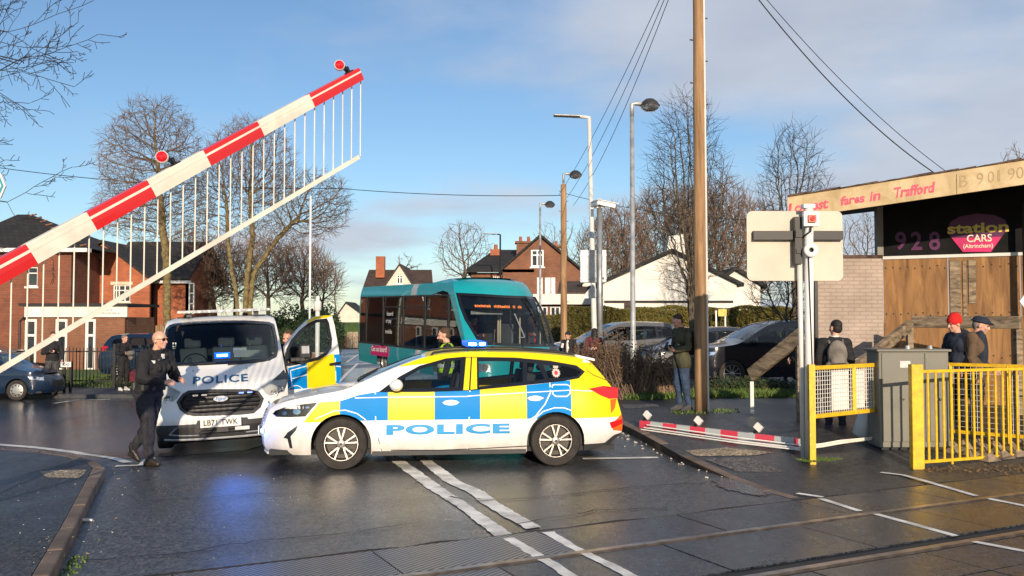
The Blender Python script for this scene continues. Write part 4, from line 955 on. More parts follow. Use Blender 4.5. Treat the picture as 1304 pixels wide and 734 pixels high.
q = MB(); z_ = zof(392, 24); q.lathe([(.001, .12), (.05, .1), (.06, .02), (.05, 0), (.1, -.05), (.1, -.25), (.06, -.3)], (x_, 24, z_+.2), 'z', 14); PW('head', q, ['white_dull'], r_, True)
# cables
def cable(name, pts, sag, label, r=.013, group=None, mat='black'):
    q = MB(); P0, P1 = pts; l = []
    for i in range(25):
        t = i/24; p = P0.lerp(P1, t); l.append(p-Vector((0, 0, sag*4*t*(1-t))))
    q.tube(l, r, 5); TW(name, q, mat, tuple(P0), label, 'cable', group)
top = Vector((pab.x, pab.y, 9.0))
cable('overhead_cable', (top, at(1195, 224, 17.5)), .45, 'thick cable sagging from the tall wooden pole to the office roof, lower of the two', .011)
cable('overhead_cable', (top+Vector((.05, .1, .05)), at(1208, 221, 18)), .35, 'thin cable sagging from the tall wooden pole to the office roof, upper of the two', .007)
for i, (x, y) in enumerate(((712, 248), (722, 252), (730, 262))):
    cable('overhead_cable', (top-Vector((.02*i, 0, .1*i)), at(x, y, 34)), .3+.12*i, 'thin cable fanning down from the tall wooden pole to the shorter wooden pole', .008, 'cables between the two wooden poles')
cable('overhead_cable', (at(-60, 205, 40), at(430, 240, 36)), .35, 'long thin cable crossing the sky behind the raised barrier', .016)
cable('overhead_cable', (at(430, 240, 36), at(718, 249, 34)), .12, 'long thin cable crossing the blue sky above the bus', .014)
cable('overhead_cable', (at(718, 246, 34), at(1004, 280, 30)), .3, 'thin cable running right from the shorter wooden pole behind the tall one', .010)

# ---- left: two brick houses with a porch block
def left_houses():
    Yh = 45
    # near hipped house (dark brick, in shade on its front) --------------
    f = fr_px(-60, 140, 43, 43); g0 = -.35; lo = lambda x, y: f.loc(x, y)
    root = E('brick_house', f.pt(3, g0), 'dark brick house with a black hipped roof at the left edge', 'house')
    ze = lo(30, 317)[1]; u1 = lo(91, 330)[0]; ue = lo(116, 330)[0]
    wins = [(lo(34, 365), lo(48, 340)), (lo(-30, 365), lo(-12, 340))]
    q = MB(); wall_panel(q, f, rect(0, u1, g0, ze), [rect(a[0], b[0], a[1], b[1]) for a, b in wins], thick=.15)
    q.prism([f.pt(0, g0, -.2), f.pt(u1, g0, -.2), f.pt(u1, ze, -.2), f.pt(0, ze, -.2)], -nv(f, 7), 0); PW('wall', q, ['brick_dark'], root)
    for a, b in wins: window(f, root, a[0], b[0], a[1], b[1], cols=1)
    pk = lo(-12, 262); q = MB(); up = [f.pt(-.4, ze, .45), f.pt(ue, ze, .45), f.pt(ue, ze, -7.6), f.pt(-.4, ze, -7.6)]
    r0, r1 = f.pt(1.0, pk[1], -3.6), f.pt(pk[0], pk[1], -3.6); q.add(up+[r0, r1], [(0, 1, 5, 4), (1, 2, 5), (2, 3, 4, 5), (3, 0, 4)]); rf = PW('roof', q, ['roof_tile'], root)
    q = MB(); n = 10
    for i in range(n): p = up[1].lerp(r1, (i+.5)/n); q.bar(p-Vector((.16, 0, 0))+Vector((0, 0, .02)), p+Vector((.16, 0, .09)), .1, .06)
    PW('hip_tile', q, ['brick_old'], rf)
    q = MB(); q.prism([f.pt(-.4, ze-.18, .46), f.pt(ue, ze-.18, .46), f.pt(ue, ze, .46), f.pt(-.4, ze, .46)], -nv(f, .5)); PW('eaves_board', q, ['pvc'], root)
    # porch block --------------------------------------------------------
    fp = fr_px(24, 163, 39.5, 39.5); root2 = E('porch_block', fp.pt(2.4, g0), 'flat-roofed brick entrance block with a cream name board', 'building'); lp = fp.loc
    u0, u1 = lp(30, 400)[0], lp(159, 400)[0]; zt, zb = lp(60, 390)[1], lp(60, 404)[1]
    doors = [(31, 47, 0), (70, 86, 0), (108, 122, 0)]
    hs = [rect(lp(a, 400)[0], lp(b, 400)[0], g0+.05, lp(a, 406)[1]) for a, b, _ in doors]
    q = MB(); wall_panel(q, fp, rect(u0, u1, g0, zb), hs, thick=.15); q.prism([fp.pt(u0, g0, -.25), fp.pt(u1, g0, -.25), fp.pt(u1, zb, -.25), fp.pt(u0, zb, -.25)], -nv(fp, 3)); PW('wall', q, ['brick_old'], root2)
    for a, b, _ in doors: window(fp, root2, lp(a, 400)[0], lp(b, 400)[0], g0+.05, lp(a, 406)[1], cols=1, rows=2, fw=.13, sill=False)
    q = MB(); q.prism([fp.pt(u0+.1, zb, .12), fp.pt(u1+.15, zb, .12), fp.pt(u1+.15, zt, .12), fp.pt(u0+.1, zt, .12)], -nv(fp, .1)); nb = PW('name_board', q, ['render'], root2)
    for s, y, wpx in (('PARK ROAD', 394.5, 26), ('COMMUNITY CENTRE', 399.0, 44)):
        pass
    q = MB(); rr = random.Random(5)
    for y, x0, x1 in ((395, 125, 144), (399, 122, 152)):
        a, b = lp(x0, y), lp(x1, y); u = a[0]
        while u < b[0]: l_ = rr.uniform(.03, .07); q.prism([fp.pt(u, a[1]-.03, .128), fp.pt(u+l_, a[1]-.03, .128), fp.pt(u+l_, a[1]+rr.uniform(.01, .035), .128), fp.pt(u, a[1]+.03, .128)], -nv(fp, .004)); u += l_+rr.uniform(.015, .04)
    PW('lettering', q, ['steel_grey'], nb)
    q = MB(); q.prism([fp.pt(u0-.1, zt, .25), fp.pt(u1+.2, zt, .25), fp.pt(u1+.2, zt+.12, .25), fp.pt(u0-.1, zt+.12, .25)], -nv(fp, 3.6)); PW('roof', q, ['black_matt'], root2)
    q = MB(); q.tube([fp.pt(u0-.1, g0, .1), fp.pt(u0-.1, zb-.2, .1), fp.pt(u0+.1, zb, .1)], .05, 8); PW('downpipe', q, ['black'], root2)
    # sunlit gabled house --------------------------------------------------
    fg = fr_px(93, 190, 46, 46); lg = fg.loc; root3 = E('brick_house', fg.pt(2, g0), 'sunlit orange brick house with a steep gable and dark tiled roof', 'house')
    apex = lg(131, 309); rz = lg(188, 352); lz = lg(93, 341); ua, ub = 0, fg.L
    wins = [(lg(93, 384), lg(114.5, 363)), (lg(143.5, 385), lg(166, 363)), (lg(107.5, 343), lg(115, 333))]
    wins[0] = ((lg(97, 384)[0], wins[0][0][1]), wins[0][1])
    q = MB(); wall_panel(q, fg, [(ua, g0), (ub, g0), (ub, rz[1]), apex, (ua, lz[1])], [rect(a[0], b[0], a[1], b[1]) for a, b in wins], thick=.15)
    PW('gable_wall', q, ['brick_red'], root3)
    for i, (a, b) in enumerate(wins): window(fg, root3, a[0], b[0], a[1], b[1], cols=3 if i < 2 else 1, rows=2, lintel='fascia_cream')
    q = MB(); c_ = lg(125, 322); q.prism([fg.pt(c_[0]-.2, c_[1]-.3, .06), fg.pt(c_[0]+.2, c_[1]-.3, .06), fg.pt(c_[0]+.2, c_[1]+.3, .06), fg.pt(c_[0]-.2, c_[1]+.3, .06)], -nv(fg, .06)); PW('gable_vent', q, ['steel_grey'], root3)
    q = MB(); dp = 8.; a_, r_, l_ = fg.pt(apex[0], apex[1]+.12, .25), fg.pt(rz[0]+.2, rz[1]-.05, .25), fg.pt(lz[0]-.8, lz[1]-.45, .25); back = -nv(fg, dp)
    q.prism([a_, r_, r_-Vector((0, 0, .14)), a_-Vector((0, 0, .14))], back); q.prism([l_, a_, a_-Vector((0, 0, .14)), l_-Vector((0, 0, .14))], back)
    PW('roof', q, ['roof_tile'], root3)
    # lower wing to the right: long dark roof running across
    fw = fr_px(186, 246, 47.5, 47.5); lw = fw.loc; u0, u1 = -.3, lw(239.5, 400)[0]; ez = lw(200, 358)[1]; tz = lw(200, 305)[1]
    hs = []
    q = MB(); wall_panel(q, fw, rect(u0, u1, g0, ez), hs, thick=.15); q.prism([fw.pt(u1, g0, 0), fw.pt(u1, ez, 0), fw.pt(u1, tz-.4, -3), fw.pt(u1, g0, -6)], -dv(fw, .15)); PW('wing_wall', q, ['brick_red'], root3)
    q = MB(); q.prism([fw.pt(lw(133, 300)[0], ez, .35), fw.pt(u1+.15, ez, .35), fw.pt(u1+.15, tz, -3), fw.pt(lw(133, 300)[0], tz, -3)], (0, 0, .14)); q.prism([fw.pt(lw(133, 300)[0], tz, -3), fw.pt(u1+.15, tz, -3), fw.pt(u1+.15, ez, -6.3), fw.pt(lw(133, 300)[0], ez, -6.3)], (0, 0, .14)); PW('wing_roof', q, ['roof_tile'], root3)
    q = MB(); q.prism([fw.pt(.1, ez-.14, .36), fw.pt(u1+.2, ez-.14, .36), fw.pt(u1+.2, ez+.0, .36), fw.pt(.1, ez+.0, .36)], -nv(fw, .2)); PW('eaves_board', q, ['pvc'], root3)
    for px in (188, 196): q = MB(); u = lw(px, 400)[0]; q.tube([fw.pt(u, g0, .06), fw.pt(u, ez, .06)], .06, 8); PW('downpipe', q, ['black'], root3)
    fz = fr_px(240, 247, 47, 47); b = MB(); window(fz, root3, .0, fz.L, lw(240, 400)[1], lw(240, 361)[1], cols=1, rows=3, sill=False, inset=0)
left_houses()
# fence with vertical railings round the lawn
def iron_fence():
    f = Frame((-14.8, 28.9), (-8.35, 28.9)); root = E('iron_railings', f.pt(3, -.25), 'dark iron railings along the front of the sunlit lawn', 'railing'); zb, zt = -.15, at(100, 443, 28.9).z
    for z in (zt-.12, zb+.12): q = MB(); q.bar(f.pt(0, z), f.pt(f.L, z), .03, .04); PW('rail', q, ['black'], root)
    n = 58
    for i in range(n+1):
        q = MB(); u = f.L*i/n; big = i % 19 == 0
        q.bar(f.pt(u, -.28), f.pt(u, zt+(.12 if big else 0)), .09 if big else .02, .09 if big else .02); PW('post' if big else 'bar', q, ['black'], root)
iron_fence()
# wooden fence behind the lawn
f = fr_px(146, 215, 43, 43); root = E('board_fence', f.pt(1, -.3), 'sunlit vertical board fence beside the porch block', 'fence'); n = 24; zt = at(180, 414, 43).z
for i in range(n): q = MB(); u = f.L*i/n; q.prism([f.pt(u+.01, -.3), f.pt(u+f.L/n-.01, -.3), f.pt(u+f.L/n-.01, zt+.05*math.sin(i*2.3)), f.pt(u+.01, zt+.05*math.sin(i*2.3+.4))], -nv(f, .03)); PW('board', q, ['fence_wood'], root)
q = MB(); q.bar(f.pt(0, zt-.3, -.05), f.pt(f.L, zt-.3, -.05), .05, .08); PW('rail', q, ['fence_wood'], root)
# street name sign
b = G(84.5, 500, .1); root = E('street_name_sign', b, 'low white street name plate on dark posts in front of the railings', 'sign'); p0, p1 = at(78, 461, b.y), at(91, 467.5, b.y)
q = MB(); q.box(((p0.x+p1.x)/2, b.y-.02, (p0.z+p1.z)/2), (p1.x-p0.x, .03, p0.z-p1.z)); pl = PW('name_plate', q, ['white'], root)
q = MB(); put_text(q, 'ROAD', .2, .08, lambda x, y: ((p0.x+p1.x)/2+x, b.y-.037, (p0.z+p1.z)/2+y), 0, .02); PW('lettering', q, ['black'], pl)
for dx in (-.08, .1): q = MB(); q.box((b.x+dx, b.y+.03, (p0.z+b.z)/2), (.07, .05, p0.z-b.z)); PW('post', q, ['black'], root)
# hexagonal sign edge at far left
c = at(-6, 237, 9.0); root = E('crossing_sign', (c.x-.02, 9.0, .1), 'white hexagonal plate with a teal edge cut by the left side of the picture', 'sign')
for r, dy, m in ((.115, 0, 'white'), (.095, -.006, 'teal_light'), (.072, -.012, 'white')):
    q = MB(); q.prism([(c.x+r*math.cos(R(60*i))*.9, 9.0+dy, c.z+r*1.25*math.sin(R(60*i))) for i in range(6)][::-1], (0, .005 if dy else .02, 0)); PW('plate', q, [m], root)
q = MB(); q.tube([(c.x-.03, 9.05, .0), (c.x-.03, 9.05, c.z+.1)], .03, 10); PW('post', q, ['galv'], root)

# ---- distant houses
def gable_house(name, label, f, prof, g0, depth, wallm, roofm, wins=(), chim=(), over=.3, frame='pvc', dark=False):
    """prof: outline above ground in (u,z): left eave, apex, right eave"""
    root = E(name, f.pt((prof[0][0]+prof[-1][0])/2, g0), label, 'house'); q = MB()
    wall_panel(q, f, [(prof[0][0], g0), (prof[-1][0], g0)]+prof[::-1], [rect(*w_) for w_ in wins], thick=.2, step=2)
    a, b = prof[0], prof[-1]
    q.prism([f.pt(a[0], g0, -.22), f.pt(b[0], g0, -.22), f.pt(b[0], b[1], -.22), f.pt(a[0], a[1], -.22)], -nv(f, depth-.3)); PW('wall', q, [wallm], root)
    for w_ in wins: window(f, root, *w_, cols=2, rows=2, fw=.1, fm=frame)
    q = MB()
    for p, r_ in zip(prof, prof[1:]):
        d = Vector((r_[0]-p[0], r_[1]-p[1])).normalized(); e0 = .35 if p is prof[0] else 0; e1 = .35 if r_ is prof[-1] else 0
        A, B = f.pt(p[0]-d.x*e0, p[1]-d.y*e0+.02, over), f.pt(r_[0]+d.x*e1, r_[1]+d.y*e1+.02, over); q.prism([A, B, B+Vector((0, 0, .18)), A+Vector((0, 0, .18))], -nv(f, depth+over))
    PW('roof', q, [roofm], root)
    for (u, v, z0, z1, w_, m) in chim:
        c_ = f.pt(u, 0, -v); q = MB(); q.box((c_.x, c_.y, (z0+z1)/2), (w_, w_*.8, z1-z0)); q.box((c_.x, c_.y, z1+.06), (w_*1.2, w_, .14)); k = PW('chimney', q, [m], root)
        q = MB()
        for dx in (-.25, .25): q.lathe([(.12, 0), (.1, .35), (.08, .35)], (c_.x+dx*w_, c_.y, z1+.13), 'z', 8)
        PW('chimney_pot', q, ['brick_red'], k)
    return root
f = fr_px(455, 552, 90, 90); lo = f.loc
r = gable_house('cottage', 'white rendered cottage with brown roofs rising behind the rear of the bus', f, [lo(486, 372), lo(509, 338), lo(531, 372)], 0, 9, 'render_white', 'roof_brown', [(lo(505, 362)[0], lo(513, 362)[0], lo(505, 362)[1], lo(505, 350)[1])])
q = MB(); e0, t0 = lo(457, 372)[1], lo(470, 343)[1]
q.prism([f.pt(lo(461, 0)[0], e0, -1), f.pt(lo(552, 0)[0], e0, -1), f.pt(lo(546, 0)[0], t0, -4.5), f.pt(lo(463, 0)[0], t0, -4.5)], (0, 0, .2)); PW('main_roof', q, ['roof_brown'], r)
q = MB(); q.prism([f.pt(lo(461, 0)[0], 0, -1.2), f.pt(lo(549, 0)[0], 0, -1.2), f.pt(lo(549, 0)[0], e0+.1, -1.2), f.pt(lo(461, 0)[0], e0+.1, -1.2)], -nv(f, 6)); PW('main_wall', q, ['render_white'], r)
c_ = f.pt(lo(481, 0)[0], 0, -3); q = MB(); q.box((c_.x, c_.y, (t0+lo(0, 333)[1])/2), (.9, .7, lo(0, 333)[1]-t0+1.4)); PW('chimney', q, ['brick_red'], r)
gable_house('cottage', 'small white cottage with a dark roof at the far end of the road', fr_px(430, 462, 105, 105), [(0, 2.6), (1.0, 4.0), (2.9, 2.6)], 1.2, 6, 'render_white', 'roof_tile')
# brick villa behind the bus
f = fr_px(598, 760, 60, 60); lo = f.loc
ap = lo(688, 302); le, re = lo(640, 344), lo(740, 345)
root = gable_house('brick_house', 'old red brick villa with tall chimneys behind the bus', f, [le, ap, re], 0, 12, 'brick_old', 'roof_tile', [(lo(676, 0)[0], lo(692, 0)[0], lo(0, 340)[1], lo(0, 318)[1])], [(lo(672, 0)[0]-.2, 1.5, lo(0, 325)[1], lo(0, 308)[1], 1.1, 'brick_old'), (lo(707, 0)[0], 5, lo(0, 330)[1], lo(0, 308)[1], 1.1, 'brick_old')])
q = MB(); u0, u1 = lo(600, 0)[0], le[0]+.6; ze, zt = lo(605, 347)[1], lo(640, 316)[1]
q.prism([f.pt(u0, 0, -.5), f.pt(u1, 0, -.5), f.pt(u1, ze, -.5), f.pt(u0, ze, -.5)], -nv(f, 7)); PW('side_wall', q, ['brick_old'], root)
q = MB(); q.prism([f.pt(u0-.3, ze, .0), f.pt(u1+1.5, ze, .0), f.pt(u1+2.2, zt, -4), f.pt(u0+1.5, zt, -4)], (0, 0, .2)); q.prism([f.pt(u0-.3, ze, 0), f.pt(u0+1.5, zt, -4), f.pt(u0-.3, ze, -8)], (0, 0, .2)); PW('side_roof', q, ['roof_tile'], root)
q = MB(); c_ = f.pt(lo(630.5, 0)[0], 0, -3.2); q.box((c_.x, c_.y, (zt-.6+lo(0, 316)[1])/2), (.75, .75, lo(0, 316)[1]-zt+.9)); k = PW('chimney', q, ['brick_red'], root); q = MB(); q.lathe([(.15, 0), (.12, .4), (.1, .4)], (c_.x, c_.y, lo(0, 316)[1]+.1), 'z', 8); PW('chimney_pot', q, ['brick_red'], k)
for px in (628, 633): window(f, root, lo(px, 0)[0]-.0, lo(px+4, 0)[0], lo(0, 362)[1], lo(0, 352)[1], v=-.5, cols=1, rows=1, fw=.12, inset=-.03)
# low white shop
f = fr_px(680, 790, 50, 50); lo = f.loc; root = E('shop', f.pt(2, 0), 'low flat-roofed shop with a white band behind the far wooden pole', 'building')
zb, zt, zr = lo(0, 388)[1], lo(0, 375)[1], lo(0, 358)[1]; wn = [rect(lo(a, 0)[0], lo(b, 0)[0], .9, zb-.1) for a, b in ((684, 697), (700, 713), (727, 737), (741, 752))]
q = MB(); wall_panel(q, f, rect(0, f.L, 0, zb), wn, thick=.2, step=2); PW('wall', q, ['brick_old'], root)
for w_ in wn: window(f, root, w_[0][0], w_[1][0], w_[0][1], w_[2][1], cols=2, rows=1, fw=.08, fm='steel_grey')
q = MB(); q.prism([f.pt(-.3, zb, .4), f.pt(f.L-1.2, zb, .4), f.pt(f.L-1.2, zt, .4), f.pt(-.3, zt, .4)], -nv(f, 5)); PW('white_band', q, ['render'], root)
q = MB(); q.prism([f.pt(lo(710, 0)[0], zt, -.5), f.pt(lo(757, 0)[0], zt, -.5), f.pt(lo(748, 0)[0], zr, -3.5), f.pt(lo(716, 0)[0], zr, -3.5)], (0, 0, .15)); PW('roof', q, ['roof_brown'], root)
for a, b in ((684, 691), (694, 701), (702, 707)): q = MB(); q.prism([f.pt(lo(a, 0)[0], zt, -.6), f.pt(lo(b, 0)[0], zt, -.6), f.pt(lo(b, 0)[0], lo(0, 353)[1], -.6), f.pt(lo(a, 0)[0], lo(0, 353)[1], -.6)], -nv(f, .3)); PW('parapet_panel', q, ['steel_grey'], root)
# white gabled building
f = fr_px(766, 975, 46, 46); lo = f.loc
wroot = gable_house('white_building', 'white rendered building with broad gables and a dark band behind the hedge', f, [lo(768, 361), lo(855, 322), lo(938, 362)], 0, 10, 'render', 'roof_tile')
q = MB(); a, b = lo(856, 322), lo(884, 300); q.prism([f.pt(lo(846, 0)[0], lo(0, 336)[1], .04), f.pt(lo(872, 0)[0], lo(0, 336)[1], .04), f.pt(lo(870, 0)[0], lo(0, 298)[1], .04), f.pt(lo(850, 0)[0], lo(0, 301)[1], .04), f.pt(lo(847, 0)[0], lo(0, 320)[1], .04)], -nv(f, 1.0)); PW('chimney', q, ['render'], wroot)
q = MB(); q.prism([f.pt(lo(768, 0)[0], lo(0, 386)[1], .05), f.pt(lo(930, 0)[0], lo(0, 386)[1], .05), f.pt(lo(930, 0)[0], lo(0, 383)[1], .05), f.pt(lo(768, 0)[0], lo(0, 383)[1], .05)], -nv(f, .05)); PW('dark_band', q, ['black_matt'], wroot)
q = MB(); q.prism([f.pt(lo(793, 0)[0], 0, .06), f.pt(lo(801, 0)[0], 0, .06), f.pt(lo(801, 0)[0], lo(0, 384)[1], .06), f.pt(lo(793, 0)[0], lo(0, 384)[1], .06)], -nv(f, .05)); PW('dark_post', q, ['roof_brown'], wroot)
f3 = fr_px(905, 972, 49, 49); l3 = f3.loc
gable_house('white_building', 'smaller white gabled house just right of the tall wooden pole', f3, [l3(905, 367), l3(936, 345), l3(968, 364)], 0, 9, 'render', 'roof_tile')
f4 = fr_px(742, 772, 52, 52); l4 = f4.loc; gable_house('half_timbered_house', 'black and white timbered house wing behind the camera post', f4, [(0, l4(0, 362)[1]), (f4.L*.5, l4(0, 350)[1]), (f4.L, l4(0, 362)[1])], 0, 8, 'render', 'roof_tile', [(f4.L*.3, f4.L*.55, l4(0, 378)[1], l4(0, 368)[1])])
# yellow sign on two posts in front of hedge
p = at(917, 400, 38.5); root = E('notice_board', (p.x, 38.5, gz(p.x, 38.5)), 'small yellow notice board on white posts in front of the hedge', 'sign'); zt, zb = at(0, 394, 38.5).z, at(0, 403, 38.5).z
q = MB(); q.box((p.x+.1, 38.5, (zt+zb)/2), (.36, .04, zt-zb)); PW('board', q, ['sign_yellow'], root)
for dx in (-.17, .22): q = MB(); q.box((p.x+dx, 38.52, zt/2-.1), (.06, .05, zt+.1)); PW('post', q, ['white'], root)
# low wall with gate pillars at the end of the road
for px in (446, 453):
    p = at(px, 400, 80); q = MB(); q.box((p.x, 80, .2), (.45, .45, 1.5)); TW('gate_pillar', q, 'patch', (p.x, 80, -.4), 'short stone gate pillar at the far end of the road', 'pillar', 'gate pillars at the far end of the road')
p = at(438, 400, 81); q = MB(); q.box((p.x, 81, .1), (6.2, .25, 1.1)); TW('garden_wall', q, 'brick_old', (p.x, 81, -.4), 'low brown garden wall at the far end of the road', 'wall')
# low brick wall / kerb seen through van door
p = at(383, 400, 40); q = MB(); q.box((p.x, 40, .0), (2.3, .25, .9)); q.box((p.x, 40, .47), (2.4, .32, .06), 1); TW('garden_wall', q, ['brick_old', 'patch'], (p.x, 40, -.4), 'low brick wall with a pale coping seen through the open van door', 'wall')

# ================================================================== TREES AND HEDGES
def seg_tube(mb, pts, rs, n):
    mb.tube(pts, rs, n, 0, cap=False)
def grown_tree(name, base, env, label, seed, n=1500, step=.22, up=.25, stems=None, tip=.008, bark='bark', twig='twig', group=None, infl=None, kill=None, twigs=2, tl_=.35, expo=2.25, cat='tree'):
    """a tree grown towards points scattered through its crown (env: ellipsoids (centre, radii)), thickened from tips to root"""
    rg = np.random.default_rng(seed); base = Vector(base); root = E(name, base, label, cat, group)
    vol = np.array([r[0]*r[1]*r[2] for c, r in env]); vol = vol/vol.sum(); A = []
    for (c, r), f in zip(env, vol):
        k = int(n*f); d = rg.normal(size=(k, 3)); d /= np.linalg.norm(d, axis=1)[:, None]; rad = rg.random(k)**(1/4.2); A.append(np.array(c)+d*rad[:, None]*np.array(r))
    A = np.concatenate(A); nodes = []; par = []
    for st in (stems or [[(env[0][0][0]*.6+base.x*.4, env[0][0][1], env[0][0][2]-env[0][1][2]*.75)]]):
        prev = None; pts = [tuple(base)]+list(st)
        for p, q in zip(pts, pts[1:]):
            p, q = np.array(p), np.array(q); m = max(1, int(np.linalg.norm(q-p)/step))
            for i in range(m):
                if prev is None: nodes.append(p.copy()); par.append(-1); prev = len(nodes)-1; continue
                w_ = rg.normal(size=3)*step*.10; nodes.append(p+(q-p)*i/m+w_); par.append(prev); prev = len(nodes)-1
    Nn = np.array(nodes); par = list(par); infl = infl or step*9; kill = kill or step*1.2
    D_ = np.full(len(A), 1e9); Ix = np.zeros(len(A), int); new_from = 0; nk_ = {}; act = np.ones(len(A), bool)
    for it in range(110):
        for j in range(new_from, len(Nn)):
            dd = np.linalg.norm(A-Nn[j], axis=1); m = dd < D_; D_[m] = dd[m]; Ix[m] = j
        new_from = len(Nn); act &= D_ > kill
        if it < 4: ok = act
        else: ok = act & (D_ < infl*(1 if it > 8 else 3))
        if not ok.any(): break
        src = np.unique(Ix[ok]); add = []
        for j in src:
            if nk_.get(int(j), 0) >= 3: act[Ix == j] = False; continue
            nk_[int(j)] = nk_.get(int(j), 0)+1; v = A[ok & (Ix == j)]-Nn[j]; v /= np.linalg.norm(v, axis=1)[:, None]; d = v.mean(0)+np.array((0, 0, up))+rg.normal(size=3)*.14
            if par[j] >= 0: e = Nn[j]-Nn[par[j]]; d += .45*e/(np.linalg.norm(e)+1e-9)
            d /= np.linalg.norm(d)+1e-9; add.append((Nn[j]+d*step, j))
        if len(Nn) > 9500: break
        if not add: continue
        Nn = np.concatenate([Nn, np.array([q for q, _ in add])]); par += [j for _, j in add]
    M_ = len(Nn); kids_ = [[] for _ in range(M_)]
    for i, p in enumerate(par):
        if p >= 0: kids_[p].append(i)
    rr = np.full(M_, tip)
    for i in range(M_-1, -1, -1):
        if kids_[i]: rr[i] = max(tip, sum(rr[k]**expo for k in kids_[i])**(1/expo))
    T_, C_ = MB(), MB(); rmax = rr.max(); starts = [(i, -1) for i, p in enumerate(par) if p < 0]
    rn = random.Random(seed)
    while starts:
        i, frm = starts.pop(); path = ([frm] if frm >= 0 else [])+[i]
        while kids_[i]:
            ks = sorted(kids_[i], key=lambda k: -rr[k]); starts += [(k, i) for k in ks[1:]]; i = ks[0]; path.append(i)
        pts = [Vector(Nn[k]) for k in path]; rs = [float(rr[k]) for k in path]
        if frm >= 0: rs[0] = rs[1] if len(rs) > 1 else rs[0]
        big = rs[0] > rmax*.33; cut = next((q for q, r_ in enumerate(rs) if r_ < rmax*.12), len(rs)) if big else 0
        if big and cut > 1: T_.tube(pts[:cut+1], rs[:cut+1], 8, 0, cap=False)
        if len(pts)-cut > 1 or not big: C_.tube(pts[max(0, cut):] if big else pts, (rs[max(0, cut):] if big else rs)[:-1]+[tip*.6], 4 if rs[0] > tip*3 else 3, 0, cap=False)
        sites = []
        for q_ in range(1, len(pts)):
            if rs[q_] < tip*2.6: sites += [q_]*(twigs if q_ == len(pts)-1 else (1 if rn.random() < .75 else 2))
        for q_ in sites:
            e = pts[q_]; d0 = (pts[q_]-pts[q_-1]).normalized()
            d = (d0+Vector((rn.gauss(0, .55), rn.gauss(0, .55), rn.gauss(0, .4)+up*.5))).normalized(); f = e+d*tl_*rn.uniform(.5, 1.2); C_.tube([e, e.lerp(f, .5)+Vector((rn.gauss(0, .02), 0, rn.gauss(0, .02))), f], [tip*.8, tip*.7, tip*.45], 3, 0, cap=False)
    PW('trunk', T_, [bark], root, True); PW('crown', C_, [twig], root, False); return root
def tl(px, Y, up=0): x = at(px, 400, Y).x; return Vector((x, Y, gz(x, Y)+up))
def hh(py, Y, px=652): return at(px, py, Y).z
def EN(Y, *els):
    """crown ellipsoids traced in the photo: (cx, cy, rx, ry) in pixels at distance Y"""
    k = Y/FPX; return [(tuple(at(cx, cy, Y+dy)), (rx*k, rx*k*.85, ry*k)) for cx, cy, rx, ry, dy in [(e+(0,))[:5] for e in els]]
def sp(Y, *pp): return [tuple(at(x, y, Y)) for x, y in pp]
G_ = grown_tree
def fan(Y, px, y0, rx, ytop, n, seed):
    rn = random.Random(seed); o_ = []
    for i in range(n):
        u = -1+2*(i+rn.random())/n; yt = ytop+(y0-ytop)*.45*abs(u)**1.6+rn.uniform(0, 30); f = y0-rn.uniform(-10, 50)*(1-abs(u)*.5); du = rx*u; q = []
        for t, k in ((.06, .12), (.3, .46), (.65, .78), (1, 1)):
            p = at(px+du*k, f+(yt-f)*t, Y); q.append((p.x, p.y+rn.uniform(-1, 1)*rx*Y/FPX*k*.8, p.z))
        o_.append(q)
    return o_
G_('bare_tree', tl(214, 37), EN(37, (193, 212, 64, 90), (175, 265, 52, 48), (235, 262, 38, 50)), 'tall bare round-crowned tree with a straight mossy trunk, left of the two behind the van', 11, 5200, .17, .12, [sp(37, (213, 340), (207, 290), (203, 235), (200, 190))], bark='bark_green', twigs=4, tl_=.45)
G_('bare_tree', tl(311, 38), EN(38, (318, 212, 58, 62), (280, 262, 34, 60), (395, 262, 52, 46), (345, 275, 45, 55)), 'wide bare tree forking low into several mossy trunks behind the van', 23, 6500, .17, .12, [sp(38, (300, 370), (290, 310), (288, 250)), sp(38, (314, 360), (322, 300), (318, 240)), sp(38, (322, 350), (352, 305), (380, 278))], bark='bark_green', twigs=4, tl_=.45)
G_('bare_tree', tl(590, 74), EN(74, (590, 322, 36, 38)), 'distant bare spreading tree above the roof of the bus', 31, 2000, .42, .1, tip=.018, tl_=.7)
G_('bare_tree', tl(518, 110), EN(110, (518, 340, 16, 15)), 'far small bare tree behind the white cottage', 32, 250, .6, .1, tip=.03, tl_=.6)
G_('bare_tree', tl(428, 80), EN(80, (426, 362, 11, 22)), 'faint bare tree at the end of the road beside the white cottage', 33, 250, .5, .3, tip=.022, tl_=.5, twig='twig_pale')
G_('bare_tree', tl(882, 27), EN(27, (874, 255, 52, 135), (880, 170, 30, 60)), 'slender bare tree with steep branches just behind the tall wooden pole', 41, 3200, .16, .32, fan(27, 882, 375, 56, 118, 17, 1), tip=.0055, twig='twig_dark', tl_=.5)
G_('bare_tree', tl(1012, 33), EN(33, (1012, 262, 46, 105)), 'slender bare tree with steep branches behind the pale road sign', 43, 2600, .19, .32, fan(33, 1012, 350, 44, 158, 14, 2), tip=.007, twig='twig_dark', tl_=.5)
G_('bare_tree', tl(1000, 24), EN(24, (1000, 372, 48, 48)), 'low dark bare tree spreading behind the sloping timber rail', 47, 1000, .14, .3, tip=.006, twig='twig_dark')
G_('bare_tree', tl(1098, 30), EN(30, (1100, 312, 34, 42)), 'bare tree seen through the gap beneath the canopy', 48, 900, .18, .2, tip=.0075)
G_('bare_tree', tl(1296, 40), EN(40, (1296, 230, 26, 44)), 'bare treetop showing just above the canopy roof at the right edge', 49, 500, .25, .4, tip=.011)
